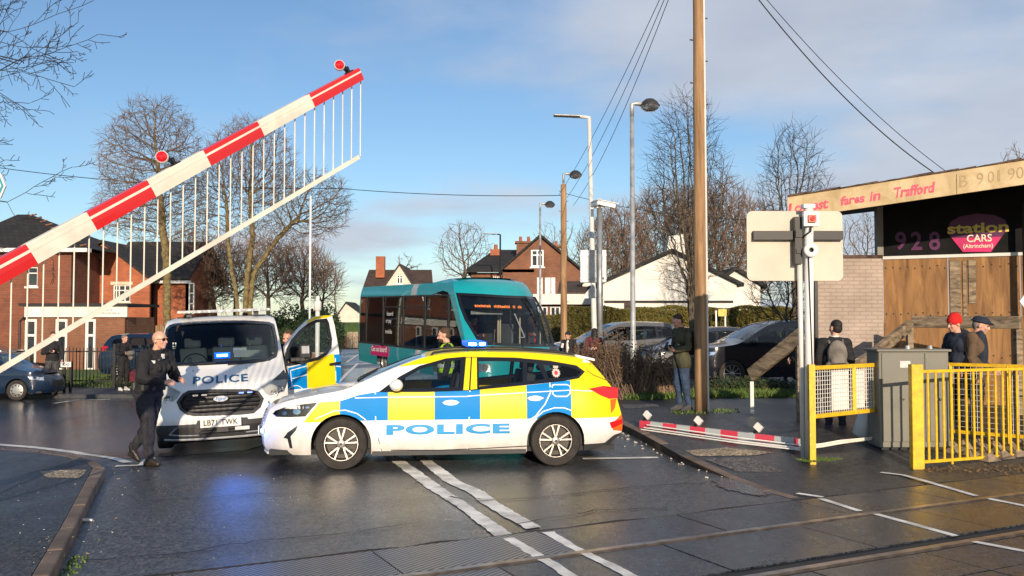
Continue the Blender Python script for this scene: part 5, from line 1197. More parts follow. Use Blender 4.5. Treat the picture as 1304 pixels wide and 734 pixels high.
for i, (px, Y, cy, rx, ry, tw, lb) in enumerate(((795, 62, 325, 42, 62, 'twig_red', 'left of the camera post'), (845, 66, 312, 48, 72, 'twig', 'over the white chimney'), (918, 60, 308, 50, 76, 'twig_red', 'right of the tall wooden pole'), (962, 64, 322, 42, 62, 'twig_red', 'beside the edge of the pale road sign'), (768, 74, 330, 34, 50, 'twig', 'behind the timbered house wing'), (885, 70, 300, 40, 60, 'twig', 'highest, behind the steep-branched tree'))):
    G_('bare_tree', tl(px, Y), EN(Y, (px, cy, rx, ry)), 'broad reddish-brown bare tree behind the white buildings, '+lb, 60+i, 3600, .33, .25, tip=.018, twig=tw, tl_=1.1, twigs=5)
for i, (px, Y, cy, lb) in enumerate(((700, 88, 318, 'directly behind the brick villa chimneys'), (726, 84, 322, 'between the brick villa and the camera post'))):
    G_('birch_tree', tl(px, Y), EN(Y, (px, cy, 24, 34)), 'pale pinkish birch '+lb, 70+i, 700, .5, .2, tip=.02, twig='twig_pale', tl_=.6)
for i, (px, Y, cy, rx, ry, tw, lb) in enumerate(((268, 50, 352, 36, 42, 'twig_red', 'beside the right end of the brick house'), (300, 54, 350, 34, 38, 'twig_pale', 'low behind the forked tree'), (342, 52, 348, 36, 40, 'twig_red', 'right of the forked tree'), (385, 56, 348, 36, 36, 'twig_red', 'nearest the thin white pole'), (410, 60, 362, 26, 28, 'twig_red', 'beyond the thin white pole'), (236, 56, 340, 30, 50, 'twig', 'over the roof of the brick house wing'))):
    G_('bare_tree', tl(px, Y), EN(Y, (px, cy, rx, ry)), 'low brown bushy tree '+lb, 80+i, 3200, .26, .15, tip=.014, twig=tw, tl_=.9, twigs=5)
# tree standing out of frame whose branches reach in at top left
def overhang():
    root = E('overhanging_tree', (-10.5, 11.5, .1), 'dark bare branches reaching in from the top left corner', 'tree'); T_, C_ = MB(), MB(); rn = random.Random(9)
    tr = [Vector((-10.5, 11.5, .1)), Vector((-10.4, 11.5, 3)), Vector((-10.2, 11.4, 6)), Vector((-10.1, 11.3, 9.5))]; T_.tube(tr, [.22, .18, .14, .06], 10)
    def tw(p, d, ln, r, lev):
        n = 7; pts = [p]; rs = [r]
        for i in range(n):
            d = (d+Vector((rn.gauss(0, .09), rn.gauss(0, .1), rn.gauss(0, .08)+.022))).normalized(); p = p+d*ln/n; pts.append(p); rs.append(max(r*(1-.75*(i+1)/n), .004))
            if lev < 3 and i > 0:
                for _ in range(2 if lev < 1 else 1):
                    if rn.random() < (.78 if lev < 2 else .5):
                        s = rn.choice((-1, 1)); ax = Vector((rn.uniform(-.25, .25), 1, rn.uniform(-.25, .25))); nd = d.copy(); nd.rotate(Matrix.Rotation(s*R(rn.uniform(22, 55)), 3, ax)); tw(p, nd, ln*rn.uniform(.22, .46)*(1-.35*i/n), rs[-1]*.55, lev+1)
        C_.tube(pts, rs, 4 if lev < 2 else 3, 0, cap=False)
    for z0, (tx, ty), ln in ((3.9, (145, -8), 1), (4.0, (152, 98), 1), (3.3, (90, 188), 1), (2.9, (70, 210), .9), (4.6, (60, 15), 1), (4.9, (40, 60), 1), (3.6, (60, 150), 1), (4.4, (95, 45), .9)):
        p0 = Vector((-10.3+rn.uniform(-.1, .2), 11.4, z0+.2+rn.uniform(-.2, .2)+(1.2 if ty < 100 else .6))); e = at(tx, ty, 11.2+rn.uniform(-.6, .6)); d = e-p0; tw(p0, (d.normalized()-Vector((0, 0, .05))).normalized(), d.length*ln*(.74 if tx > 100 else .9), .026, 0)
    PW('trunk', T_, ['bark'], root, True); PW('crown', C_, ['twig_dark'], root)
overhang()
# clipped hedges and shrubs made of leaf faces round a woody core
def leaf_mass(mb, rn, n, fn, s, m=0):
    for _ in range(n):
        p = fn(); a = Vector((rn.gauss(0, 1), rn.gauss(0, 1), rn.gauss(0, 1))).normalized(); b = a.orthogonal().normalized(); k = s*rn.uniform(.6, 1.3)
        mb.add([p-a*k, p+b*k*.5, p+a*k, p-b*k*.5], [(0, 1, 2, 3)], m)
def hedge(name, a, b, w_, z0, z1, label, n, s=.09, mat='hedge_leaf', seed=1, cat='hedge'):
    rn = random.Random(seed); a, b = Vector(a), Vector(b); root = E(name, ((a.x+b.x)/2, (a.y+b.y)/2, z0), label, cat); L_ = (b-a).length; d = (b-a)/L_; nn = Vector((-d.y, d.x)); q = MB()
    core = MB(); core.prism([Vector((*(a-nn*w_*.4), z0)), Vector((*(b-nn*w_*.4), z0)), Vector((*(b-nn*w_*.4), z1*.95)), Vector((*(a-nn*w_*.4), z1*.95))], (nn.x*w_*.8, nn.y*w_*.8, 0)); PW('core', core, ['soil'], root)
    def fn():
        u = rn.random()*L_; t = rn.random(); top = z1+.05*math.sin(u*1.7)+.04*math.sin(u*4.1+1)
        if t < .62: v = -w_/2+abs(rn.gauss(0, .05)); z = z0+(top-z0)*rn.random()
        elif t < .95: v = rn.uniform(-w_/2, w_/2); z = top-abs(rn.gauss(0, .05))
        else: v = w_/2; z = z0+(top-z0)*rn.random()
        p = a+d*u+nn*v; return Vector((p.x, p.y, z))
    leaf_mass(q, rn, n, fn, s); PW('foliage', q, [mat], root)
h0, h1 = at(722, 400, 40), at(1012, 400, 40)
hedge('hedge', (h0.x, 40.5), (h1.x, 39.5), 1.2, .1, hh(392, 40), 'long clipped olive-brown hedge in front of the white buildings', 26000, .07)
hedge('hedge', (at(735, 400, 36).x-3.2, 45), (at(735, 400, 36).x+1.2, 45), .9, .1, hh(400, 45), 'short yellow-green clipped hedge beside the front right corner of the bus', 5000, .07, seed=3)
def shrub(name, c, r, label, n, s, mat, seed, cat='shrub', group=None, twigs=0, tmat='twig', core=True, squash=1.):
    rn = random.Random(seed); c = Vector(c); root = E(name, (c.x, c.y, gz(c.x, c.y)+.05), label, cat, group); q = MB(); z0 = gz(c.x, c.y)+.05
    lob = [(Vector((rn.uniform(-.6, .6)*r[0], rn.uniform(-.6, .6)*r[1], rn.uniform(.35, .8)*r[2])), rn.uniform(.35, .55)) for _ in range(12)]
    def fn():
        o, k = rn.choice(lob); v = Vector((rn.gauss(0, 1), rn.gauss(0, 1), rn.gauss(0, 1))).normalized()*k*rn.uniform(.6, 1.05); p = Vector((o.x+v.x*r[0], o.y+v.y*r[1], max(.03, (o.z+v.z*r[2]*.8)))); return Vector((c.x, c.y, z0))+p
    leaf_mass(q, rn, n, fn, s); PW('foliage', q, [mat], root)
    if twigs:
        t = MB()
        for _ in range(twigs):
            a = Vector((c.x+rn.uniform(-.6, .6)*r[0], c.y+rn.uniform(-.6, .6)*r[1], z0)); e = fn(); e = a+(e-a)*rn.uniform(.8, 1.15); mid = a.lerp(e, .5)+Vector((rn.gauss(0, .08), rn.gauss(0, .08), rn.gauss(0, .05))); k = rn.uniform(.004, .011); t.tube([a, mid, e], [k*1.3, k, .003], 3, 0, cap=False)
        PW('branches', t, [tmat], root)
    return root
for i, (px, Y, r, lb) in enumerate(((335, 47, (1.6, 1, 2.3), 'left of the thin white pole'), (370, 48, (1.7, 1, 2.6), 'behind the left edge of the open van door'), (408, 49, (1.5, 1, 2.8), 'rising highest behind the van door'), (350, 44, (1.2, 1, 1.7), 'lowest, just over the van roof'))):
    p = tl(px, Y); shrub('evergreen_shrub', p, r, 'dark evergreen shrub '+lb, 9000, .09, 'ever_leaf', 100+i)
for i, (px, Y, r, lb, tw) in enumerate(((788, 18.9, (.62, .6, 1.35), 'dark bushy scrub right behind the police car tail', 240), (822, 19.1, (.55, .5, 1.15), 'tangle of bare sunlit brown stems left of the man in the olive jacket', 420), (850, 18.9, (.42, .4, .85), 'low brown scrub at the heels of the man in the olive jacket', 220), (757, 20.6, (.7, .5, 1.3), 'dark scrub beneath the white street lamp', 200))):
    p = tl(px, Y); shrub('scrub', p, r, lb, 1500 if i != 1 else 700, .035, 'dead_leaf', 120+i, twigs=tw, tmat='twig_pale' if i in (1, 2) else 'twig')
for i, px in enumerate((930, 985)):
    p = tl(px, 20.2); shrub('scrub', p, (.9, .3, .35), ('low dark weeds under the rear of the dark parked car', 'low dark weeds beside the white post of the sloping rail')[i], 1200, .04, 'ivy_leaf', 140+i, twigs=30)
# fallen leaves under the yellow railing
rn = random.Random(77); q = MB()
for _ in range(260):
    x, y = rn.uniform(5.05, 6.6), rn.gauss(11.15, .12); a = Vector((rn.gauss(0, 1), rn.gauss(0, 1), rn.gauss(0, .3))).normalized(); b = a.orthogonal().normalized(); k = rn.uniform(.012, .026); p = Vector((x, y, pav_up(x, y)+.012+rn.random()*.02)); q.add([p-a*k, p+b*k*.6, p+a*k, p-b*k*.6], [(0, 1, 2, 3)])
tag(link('fallen_leaves', q.mesh('fallen_leaves', 'dead_leaf')), 'dead leaves and litter gathered under the yellow railing', 'leaves', kind='stuff')

# ================================================================== VEHICLES
def wheel(parent, cx, cy, r, wd, side, style='five', face=-1, steer=0.):
    """wheel with its axle along y; face = the side its rim shows"""
    o = bpy.data.objects.new('wheel', None); COL.objects.link(o); o.parent = parent; o.location = (cx, cy, r); o.rotation_euler = (0, 0, steer); o.empty_display_size = .1
    q = MB(); w2 = wd/2; rr = r*.655
    prof = [(rr, -w2*.8), (rr+.012, -w2*.95), (r*.85, -w2*1.03), (r*.95, -w2*.97), (r*.99, -w2*.78), (r, -w2*.6), (r, w2*.6), (r*.99, w2*.78), (r*.95, w2*.97), (r*.85, w2*1.03), (rr+.012, w2*.95), (rr, w2*.8)]
    q.lathe(prof, (0, 0, 0), 'y', 44)
    for k in (-.45, -.15, .15, .45): q.lathe([(r+.001, w2*k-.006), (r+.003, w2*k), (r+.001, w2*k+.006)], (0, 0, 0), 'y', 44)
    P('tyre', q, ['tyre'], o, auto=40)
    q = MB(); f = face
    q.lathe([(rr*1.0, f*w2*.80), (rr*.985, f*w2*.86), (rr*.95, f*w2*.86), (rr*.93, f*w2*.70), (rr*.88, f*w2*.1), (.001, f*w2*.05)], (0, 0, 0), 'y', 44, [0, 0, 0, 1, 1])
    y0, y1 = f*w2*.80, f*w2*.52
    def rad(a, rad_, hw, y): return Vector((math.cos(a)*rad_-math.sin(a)*hw, y, math.sin(a)*rad_+math.cos(a)*hw))
    if style == 'five':
        for k in range(5):
            for s in (-1, 1):
                a = R(90+72*k)+s*R(3); b = R(90+72*k)+s*R(13)
                pts = [rad(a, rr*.2, -.009, y1+f*.03), rad(a, rr*.2, .009, y1+f*.03), rad(b, rr*.95, .011, y0), rad(b, rr*.95, -.011, y0)]; q.prism(pts if f < 0 else pts[::-1], (0, -f*.03, 0), 0)
    elif style == 'cover':
        q.lathe([(rr*.97, y0), (rr*.9, y0+f*.01), (rr*.4, y0+f*.015), (.001, y0+f*.02)], (0, 0, 0), 'y', 40, 0)
        for k in range(9):
            a = R(40*k); pts = [rad(a, rr*.62, -.018, y0+f*.016), rad(a, rr*.62, .018, y0+f*.016), rad(a, rr*.88, .03, y0+f*.016), rad(a, rr*.88, -.03, y0+f*.016)]; q.prism(pts, (0, f*.003, 0), 1)
    else:
        for k in range(10):
            a = R(36*k); pts = [rad(a, rr*.2, -.012, y1), rad(a, rr*.2, .012, y1), rad(a, rr*.95, .016, y0), rad(a, rr*.95, -.016, y0)]; q.prism(pts if f < 0 else pts[::-1], (0, -f*.03, 0), 0)
    q.lathe([(rr*.24, y1+f*.0), (rr*.24, y1+f*.036), (rr*.16, y1+f*.045), (.001, y1+f*.045)], (0, 0, 0), 'y', 20, 0)
    P('rim', q, ['alloy', 'alloy_dark'], o, auto=35)
    if style == 'five':
        q = MB(); q.lathe([(rr*.09, y1+f*.047), (rr*.09, y1+f*.05), (.001, y1+f*.05)], (0, 0, 0), 'y', 14)
        for k in range(5): a = R(54+72*k); q.lathe([(.010, 0), (.010, .01), (.001, .01)], (math.cos(a)*rr*.3, y1+f*.03, math.sin(a)*rr*.3), 'y', 8)
        P('hub_cap', q, ['alloy_dark'], o)
    return o

class CarShape:
    """side profile in (u, z): u = 0 at the front wheel, + towards the tail; y = 0 centre line, near side negative"""
    def __init__(s, hw, front, rear, top, wz, taper_f=-.3, taper_r=3.0, kf=.36, kr=.14, wb=2.71, roof_crown=.035):
        s.hw = hw; s.front = front; s.rear = rear; s.top = top; s.wz = wz; s.tf = taper_f; s.tr = taper_r; s.kf = kf; s.kr = kr; s.wb = wb; s.rc = roof_crown
    def xf(s, z): return smt(s.front, z)
    def xr(s, z): return smt(s.rear, z)
    def W(s, u, z):
        w_ = smt(s.wz, z); a = s.xf(z); b = s.xr(z)
        t = max(0, min(1, (s.tf-u)/(s.tf-a))) if a < s.tf else 0; t2 = max(0, min(1, (u-s.tr)/(b-s.tr))) if b > s.tr else 0
        return w_*(1-s.kf*t**2.6)*(1-s.kr*t2**2.4)
    def zt(s, u): return smt(s.top, u)
    def side(s, sg): return lambda u, z, d: (u, sg*(s.W(u, z)+d), z)
    def topf(s): return lambda u, q, d: (u, q*s.W(u, s.zt(u)), s.zt(u)+s.rc*(1-q*q)*(1 if u > .9 else 1.3)+d)
    def frontf(s): return lambda q, z, d: (s.xf(z)-.10*(1-abs(q)**2.2)-d, q*s.W(s.xf(z), z), z)
    def rearf(s): return lambda q, z, d: (s.xr(z)+.07*(1-abs(q)**2.2)+d, q*s.W(s.xr(z), z), z)
    def build(s, root, mats, arches, z0, sill, glass_holes, dlo, regions=(), top_regions=(), front_regions=(), rear_regions=(), front_holes=(), ws=None, rw=None, arch_r=.365, extra_holes=()):
        """body mesh; mats[0] body paint"""
        zf0, zf1 = s.front[0][0], s.front[-1][0]; zr1 = s.rear[-1][0]
        out = [(s.xf(z), z) for z in np.linspace(z0, zf1, 14)]+[(u, s.zt(u)) for u in np.linspace(s.xf(zf1), s.xr(zr1), 60)][1:-1]+[(s.xr(z), z) for z in np.linspace(zr1, sill+.06, 22)]
        bot = []
        for cx in sorted(arches, reverse=True):
            bot.append((cx+arch_r, sill)) ; bot += [(cx+arch_r*math.cos(R(a)), .325+arch_r*math.sin(R(a))) for a in range(0, 181, 12)]; bot.append((cx-arch_r, sill))
        out = out+bot
        mb = MB()
        for sg in (-1, 1):
            surf(mb, out, s.side(sg), .055, regions=regions, holes=list(glass_holes)+list(extra_holes), flip=(sg > 0))
        topo = [(u, -1) for u in np.linspace(s.xf(zf1), s.xr(zr1), 70)]+[(u, 1) for u in np.linspace(s.xr(zr1), s.xf(zf1), 70)]
        surf(mb, topo, s.topf(), .08, regions=top_regions, holes=[h for h in (ws, rw) if h], sy=3)
        surf(mb, [(-1, z0), (1, z0), (1, zf1), (-1, zf1)], s.frontf(), .04, regions=front_regions, holes=front_holes, sx=3, flip=True)
        surf(mb, [(-1, sill+.06), (1, sill+.06), (1, zr1), (-1, zr1)], s.rearf(), .04, regions=rear_regions, sx=3)
        o = P('body', mb, mats, root, auto=32)
        # underside and arch liners
        q = MB(); q.prism([(s.xf(z0)+.02, -s.hw+.1, sill), (s.xr(.4)-.1, -s.hw+.1, sill), (s.xr(.4)-.1, s.hw-.1, sill), (s.xf(z0)+.02, s.hw-.1, sill)], (0, 0, .06))
        for cx in arches:
            for sg in (-1, 1):
                a_ = [(cx+arch_r*math.cos(R(a)), .325+arch_r*math.sin(R(a))) for a in range(-10, 191, 10)]
                v = [(x, sg*(s.W(x, z)-.005), z) for x, z in a_]+[(x, sg*(s.hw-.36), z) for x, z in a_]; n = len(a_); q.add(v, [(i, i+1, i+1+n, i+n) for i in range(n-1)]); 
                q.add([(x, sg*(s.hw-.36), z) for x, z in a_], [tuple(range(n))])
        P('underbody', q, ['black_matt'], root)
        return o
    def panel(s, root, name, poly, mats, off=.004, m=0, sides=(-1, 1), regions=(), step=.05, skirt=-.004):
        r_ = []
        for sg in sides:
            q = MB(); surf(q, poly, s.side(sg), step, off=off, skirt=skirt, regions=regions, flip=(sg > 0)); r_.append(P(name, q, mats, root, auto=35))
        return r_
def ring(poly, k):
    """polygon shrunk towards the inside by k (simple inset)"""
    n = len(poly); out = []; ar = sum(poly[i][0]*poly[(i+1) % n][1]-poly[(i+1) % n][0]*poly[i][1] for i in range(n)); sg = 1 if ar > 0 else -1
    for i in range(n):
        p, a, b = Vector(poly[i]), Vector(poly[i-1]), Vector(poly[(i+1) % n]); d1 = (p-a).normalized(); d2 = (b-p).normalized(); n1 = Vector((-d1.y, d1.x))*sg; n2 = Vector((-d2.y, d2.x))*sg; m = (n1+n2); m = m/max(.4, m.length_squared/2) if m.length > .1 else n1
        m = m if m.length < 2 else m.normalized()*2
        out.append(tuple(p+m*k))
    return out
CA = G(434, 599.5); CB = G(708, 594.5); CAR_RZ = math.atan2(CB.y-CA.y, CB.x-CA.x)
CM = Matrix.Translation(Vector((CA.x, CA.y, 0))) @ Matrix.Rotation(CAR_RZ, 4, 'Z') @ Matrix.Translation(Vector((0, .91, 0)))
def police_car():
    root = E('police_car', CM.translation, 'white police estate car with blue and yellow checks side-on in the road', 'police car', rz=CAR_RZ)
    S = CarShape(.91, [(.18, -.90), (.24, -.97), (.34, -.99), (.5, -.985), (.66, -.95), (.76, -.90), (.80, -.84)],
                 [(.2, 3.40), (.32, 3.50), (.42, 3.60), (.55, 3.61), (.7, 3.58), (.95, 3.50), (1.1, 3.40), (1.25, 3.28), (1.335, 3.20)],
                 [(-.84, .80), (-.6, .875), (-.3, .935), (.0, .99), (.12, 1.03), (.4, 1.155), (.8, 1.315), (1.05, 1.395), (1.3, 1.435), (1.7, 1.455), (2.2, 1.45), (2.7, 1.42), (3.05, 1.375), (3.2, 1.335)],
                 [(.18, .855), (.3, .89), (.5, .91), (.72, .905), (.9, .885), (.98, .865), (1.02, .845), (1.15, .785), (1.3, .71), (1.4, .65), (1.47, .60)])
    f = lambda u, z: -S.W(u, z)
    T_ = lambda *pts: [trace(CM, x, y, f, 1) for x, y in pts]
    g1 = T_((511, 496.5), (511, 483), (534, 469.5), (568, 459.5), (588, 457.5), (586, 494.5))
    g2 = T_((609, 494), (608, 459), (640, 459), (667, 460.5), (667, 487.5))
    g3 = T_((670, 487), (670, 461), (685, 462.5), (695, 484))
    g4 = T_((698, 484), (690.5, 464), (716, 465), (732, 468.5), (742, 473.5), (736, 479.5), (720, 482.5))
    dlo = T_((482, 499.5), (509, 479.5), (534, 466), (568, 456.5), (590, 454.5), (655, 455.5), (700, 459.5), (734, 465.5), (745, 473.5), (737, 482), (718, 485.5), (666, 491), (600, 497.5), (540, 499.5))
    yb = [T_(p)[0] for p in ((590, 497), (593.5, 455.5), (599.5, 455.5), (597, 497))], [T_(p)[0] for p in ((599, 496.5), (601.2, 455.5), (607, 455.5), (607.5, 495.5))]
    zb = T_((550, 535))[0][1]; U = lambda x, y=515: T_((x, y))[0][0]
    u1, u2, u3, u4, u5, u6, u7 = U(433), U(494), U(553.5), U(611.5), U(671), U(727.5), 4.0
    beltz = lambda u: lerp([(-.9, .80), (-.02, .86), (.2, .93), (.55, .985), (1.6, 1.0), (2.3, 1.03), (3.0, 1.1), (3.7, 1.15)], u)
    def blk(a, b, hi=None): n = 8; us = [a+(b-a)*i/n for i in range(n+1)]; return [(a, zb), (b, zb)]+[(u, (hi or beltz)(u)) for u in us[::-1]]
    yel0 = T_((386.8, 538), (407, 512.5), (433, 510.5), (433, 535), (425, 534), (405, 538))
    regs = [(yel0, 1), (blk(u1, u2), 2), (blk(u2, u3), 1), (blk(u3, u4), 2), (blk(u4, u5), 1), (blk(u5, u6), 2), ([(u6, zb), (3.45, zb-.0), (3.8, zb), (3.8, 1.5), (u6-.2, 1.5), (u6, 1.12)], 1)]
    # roof side and pillars yellow
    roofy = [(U(540, 462), beltz(1)+.3)]
    yroof = [(.78, 1.5), (.72, 1.275), (.95, 1.30), (1.6, 1.37), (2.3, 1.37), (2.9, 1.28), (3.1, 1.15), (3.7, 1.1), (3.7, 1.6), (.78, 1.6)]
    regs = [(yroof, 1)]+regs+[([(3.19, 1.5), (3.10, 1.318), (3.4, 1.30), (3.4, 1.5)], 0)]
    org = T_((780, 548), (783, 536), (791, 528), (797, 535), (797, 550)); regs.append((org, 5)); org2 = T_((773, 484), (779, 483), (786, 489), (784, 494)); regs.append((org2, 5)); org3 = T_((777, 509), (785, 508), (783, 520), (778, 527)); regs.append((org3, 5))
    low = T_((741, 566), (770, 564), (782, 554), (798, 549), (799, 575), (741, 575)); regs.append((low, 4))
    wsh = [(u, -.90+.03) for u in np.linspace(.16, 1.0, 8)]+[(u, .87) for u in np.linspace(1.0, .16, 8)]
    S.build(root, ['pol_white', 'pol_yellow', 'pol_blue', 'black_gloss', 'plastic_dark', 'pol_orange'], (0, 2.71), .19, .19, [g1, g2, g3, g4], dlo, regions=regs,
            top_regions=[([(1.05, -1.1), (3.06, -1.1), (3.06, -.0), (3.06, 1.1), (1.05, 1.1)], 1)], ws=wsh,
            front_regions=[([(-.72, .50), (.72, .50), (.80, .72), (-.80, .72)], 3), ([(-.8, .22), (.8, .22), (.74, .38), (-.74, .38)], 3)],
            rear_regions=[([(-1, .55), (1, .55), (1, 1.34), (-1, 1.34)], 1), ([(-1, .2), (1, .2), (1, .42), (-1, .42)], 4), ([(-.8, .98), (.8, .98), (.72, 1.27), (-.72, 1.27)], 3)], arch_r=.372)
    # black window surround with openings (2 strips), then glass panes
    for sg in (-1, 1):
        q = MB(); surf(q, dlo, S.side(sg), .06, holes=[ring(g, .012) for g in (g1, g2, g3, g4)], regions=[(yb[0], 1), (yb[1], 1)], off=.004, skirt=-.006, flip=(sg > 0)); P('window_surround', q, ['black_gloss', 'pol_yellow'], root, auto=35)
        for g in (g1, g2, g3, g4): q = MB(); surf(q, ring(g, -.008), S.side(sg), .08, off=-.004, flip=(sg > 0)); P('side_window', q, ['car_glass'], root, auto=35)
    q = MB(); surf(q, [(u, -.9) for u in np.linspace(.14, 1.02, 8)]+[(u, .9) for u in np.linspace(1.02, .14, 8)], S.topf(), .1, off=-.004, sy=3); P('windscreen', q, ['screen'], root, auto=60)
    # panel gaps, swage lines and coachlines
    def seam(pts, wd=.007, m='black', off=.0035, name='panel_gap', par=root, sides=(-1, 1)):
        l, r_ = [], []
        for i, p in enumerate(pts):
            p = Vector(p); d = (Vector(pts[min(i+1, len(pts)-1)])-Vector(pts[max(0, i-1)])).normalized(); n = Vector((-d.y, d.x))*wd/2; l.append(tuple(p+n)); r_.append(tuple(p-n))
        for sg in sides: q = MB(); surf(q, l+r_[::-1], S.side(sg), .2, off=off, flip=(sg > 0)); P(name, q, [m], par)
    seam(T_((478, 500), (478.3, 535), (485, 575)), m='line_white', wd=.012, name='panel_gap'); seam(T_((598.5, 497), (597.5, 535), (595, 572)), wd=.012, m='line_white'); 
    seam(T_((478.3, 536), (482, 560), (486, 575)), wd=.009); seam(T_((597.5, 536), (596.5, 573)), wd=.009)
    seam(T_((700, 487), (701, 500), (694, 515), (682, 530), (676, 534)), wd=.014, m='line_white')
    seam(T_((401, 534), (425, 523.5), (440, 522.5), (455, 527), (466, 535)), wd=.012, m='line_white'); seam(T_((680, 534), (692, 524), (706, 519.5), (718, 519.5), (728, 523)), wd=.012, m='line_white')
    seam(T_((452, 507), (494, 506), (553, 505.5), (596, 505)), wd=.010, m='line_white'); seam(T_((596, 504.5), (671, 500), (727, 497), (775, 499)), wd=.010, m='line_white')
    seam(T_((498, 573.5), (560, 573.5), (620, 571), (675, 568)), wd=.012, m='black'); seam(T_((748, 472), (756, 478), (773, 484.5)), wd=.008); seam(T_((747, 471), (752, 463)), wd=.008)
    fl = T_((703, 491), (706, 490), (722, 490), (726, 492), (726, 501), (722, 505), (708, 505), (704, 502), (703, 491)); seam(fl, wd=.014, m='line_white', name='fuel_flap')
    # POLICE along the doors
    for sg in (-1, 1):
        q = MB(); c0, c1 = T_((492, 548))[0], T_((655, 545))[0]; ucen = (c0[0]+c1[0])/2; w_ = (c1[0]-c0[0])*.965; zc = .495; ucen -= .03
        put_text(q, 'POLICE', w_, .13, lambda x, y: S.side(sg)((ucen+x) if sg < 0 else (ucen-x), zc+y, .006), 0, .05, spacing=1.1); P('police_lettering', q, ['pol_text'], root)
    # crest on rear quarter glass
    cc = T_((708, 474))[0]
    for sg in (-1, 1):
        q = MB(); n = 24; pl = [(cc[0]+(.058 if k % 2 else .045)*math.cos(R(15*k)), cc[1]-.01+(.062 if k % 2 else .048)*math.sin(R(15*k))) for k in range(n)]; surf(q, pl, S.side(sg), .05, off=.003, skirt=-.002, flip=(sg > 0))
        surf(q, [(cc[0]-.03, cc[1]+.05), (cc[0]+.03, cc[1]+.05), (cc[0]+.036, cc[1]+.095), (cc[0]+.015, cc[1]+.075), (cc[0], cc[1]+.105), (cc[0]-.015, cc[1]+.075), (cc[0]-.036, cc[1]+.095)], S.side(sg), .05, off=.003, flip=(sg > 0))
        surf(q, [(cc[0]+.024*math.cos(R(30*k)), cc[1]-.01+.028*math.sin(R(30*k))) for k in range(12)], S.side(sg), .05, off=.005, flip=(sg > 0), m0=1); P('force_crest', q, ['sign_back', 'sign_pink'], root)
    # lights
    hl = T_((347, 527), (351, 523), (368, 517), (405, 512.5), (397, 521), (389, 530.5), (370, 531.5), (352, 531))
    tlp = T_((750, 495), (768, 491.5), (787, 494), (786.5, 507), (776, 508), (764, 503))
    for sg in (-1, 1):
        q = MB(); surf(q, hl, S.side(sg), .04, off=.001, skirt=-.03, m0=0, flip=(sg > 0)); h = P('headlight', q, ['alloy_dark'], root, auto=40)
        for (px, py), (a_, b_) in (((378, 524.5), (.05, .034)), ((362, 526), (.035, .026)), ((391, 519), (.03, .014))):
            c_ = T_((px, py))[0]; q = MB(); surf(q, [(c_[0]+a_*math.cos(R(30*k)), c_[1]+b_*math.sin(R(30*k))) for k in range(12)], S.side(sg), .04, off=.004, flip=(sg > 0)); P('reflector', q, ['chrome'], h)
        q = MB(); surf(q, hl, S.side(sg), .04, off=.007, flip=(sg > 0)); P('lens', q, ['lamp_glass'], h, auto=40)
        q = MB(); surf(q, tlp, S.side(sg), .04, off=.012, skirt=-.01, flip=(sg > 0)); t = P('tail_light', q, ['tail_red'], root, auto=40)
        sl_ = T_((776, 538), (792, 533.5), (793, 539), (779, 546)); q = MB(); surf(q, sl_, S.side(sg), .04, off=.006, skirt=-.004, flip=(sg > 0)); P('reflector', q, ['tail_red'], root)
        # fog lamp recess
        fg = T_((361, 558), (366, 551), (379, 542), (377, 548), (370, 556), (372.5, 571), (369, 571), (366, 559)); q = MB(); surf(q, fg, S.side(sg), .04, off=.003, skirt=-.01, flip=(sg > 0), m0=1, regions=[(T_((363, 556), (367, 551), (379, 542), (376, 549), (368, 556)), 0)]); P('fog_lamp', q, ['chrome', 'black'], root)
        # door handles
        for hx, hy in ((574, 513), (681.5, 507.5)):
            c_ = T_((hx, hy))[0]; q = MB(); surf(q, [(c_[0]+.095*math.cos(R(20*k)), c_[1]+.032*math.sin(R(20*k))) for k in range(18)], S.side(sg), .05, off=.004, skirt=0, flip=(sg > 0), m0=0)
            surf(q, [(c_[0]+.105*math.cos(R(20*k)), c_[1]+.004+.015*math.sin(R(20*k))) for k in range(18)], S.side(sg), .05, off=.035, skirt=.01, flip=(sg > 0), m0=0); P('door_handle', q, ['pol_white'], root, auto=40)
        # mirror
        m0 = T_((507, 493))[0]; y = sg*(S.W(*m0)+.13); q = MB(); q.ell((m0[0]-.02, y, m0[1]+.03), (.085, .12, .075), 14); q.ell((m0[0]+.02, sg*(S.W(*m0)+.02), m0[1]-.035), (.05, .08, .03), 10, 1); P('door_mirror', q, ['pol_white', 'black'], root, auto=60)
        q = MB(); q.tube([(u, sg*(S.W(u, S.zt(u))-.05), S.zt(u)+.035) for u in np.linspace(1.15, 3.0, 16)], .014, 8); q.tube([(1.12, sg*(S.W(1.12, 1.4)-.05), S.zt(1.12)), (1.15, sg*(S.W(1.15, 1.4)-.05), S.zt(1.15)+.035)], .014, 8); P('roof_rail', q, ['black'], root, auto=40)
        # sill
        q = MB(); q.prism([(.38, sg*.80, .17), (2.33, sg*.80, .17), (2.33, sg*.87, .17), (.38, sg*.87, .17)], (0, 0, .06)); P('sill', q, ['plastic_dark'], root)
    # grille bars + front light
    q = MB()
    for k in range(6):
        z = .52+.037*k; q.tube([(S.xf(z)-.10*(1-abs(t)**2.2)-.004, t*S.W(S.xf(z), z), z) for t in np.linspace(-.7, .7, 13)], .006, 4)
    for t in np.linspace(-.68, .68, 16): q.tube([(S.xf(z)-.10*(1-abs(t)**2.2)-.004, t*S.W(S.xf(z), z), z) for z in (.51, .6, .71)], .005, 4)
    P('grille', q, ['steel_grey'], root)
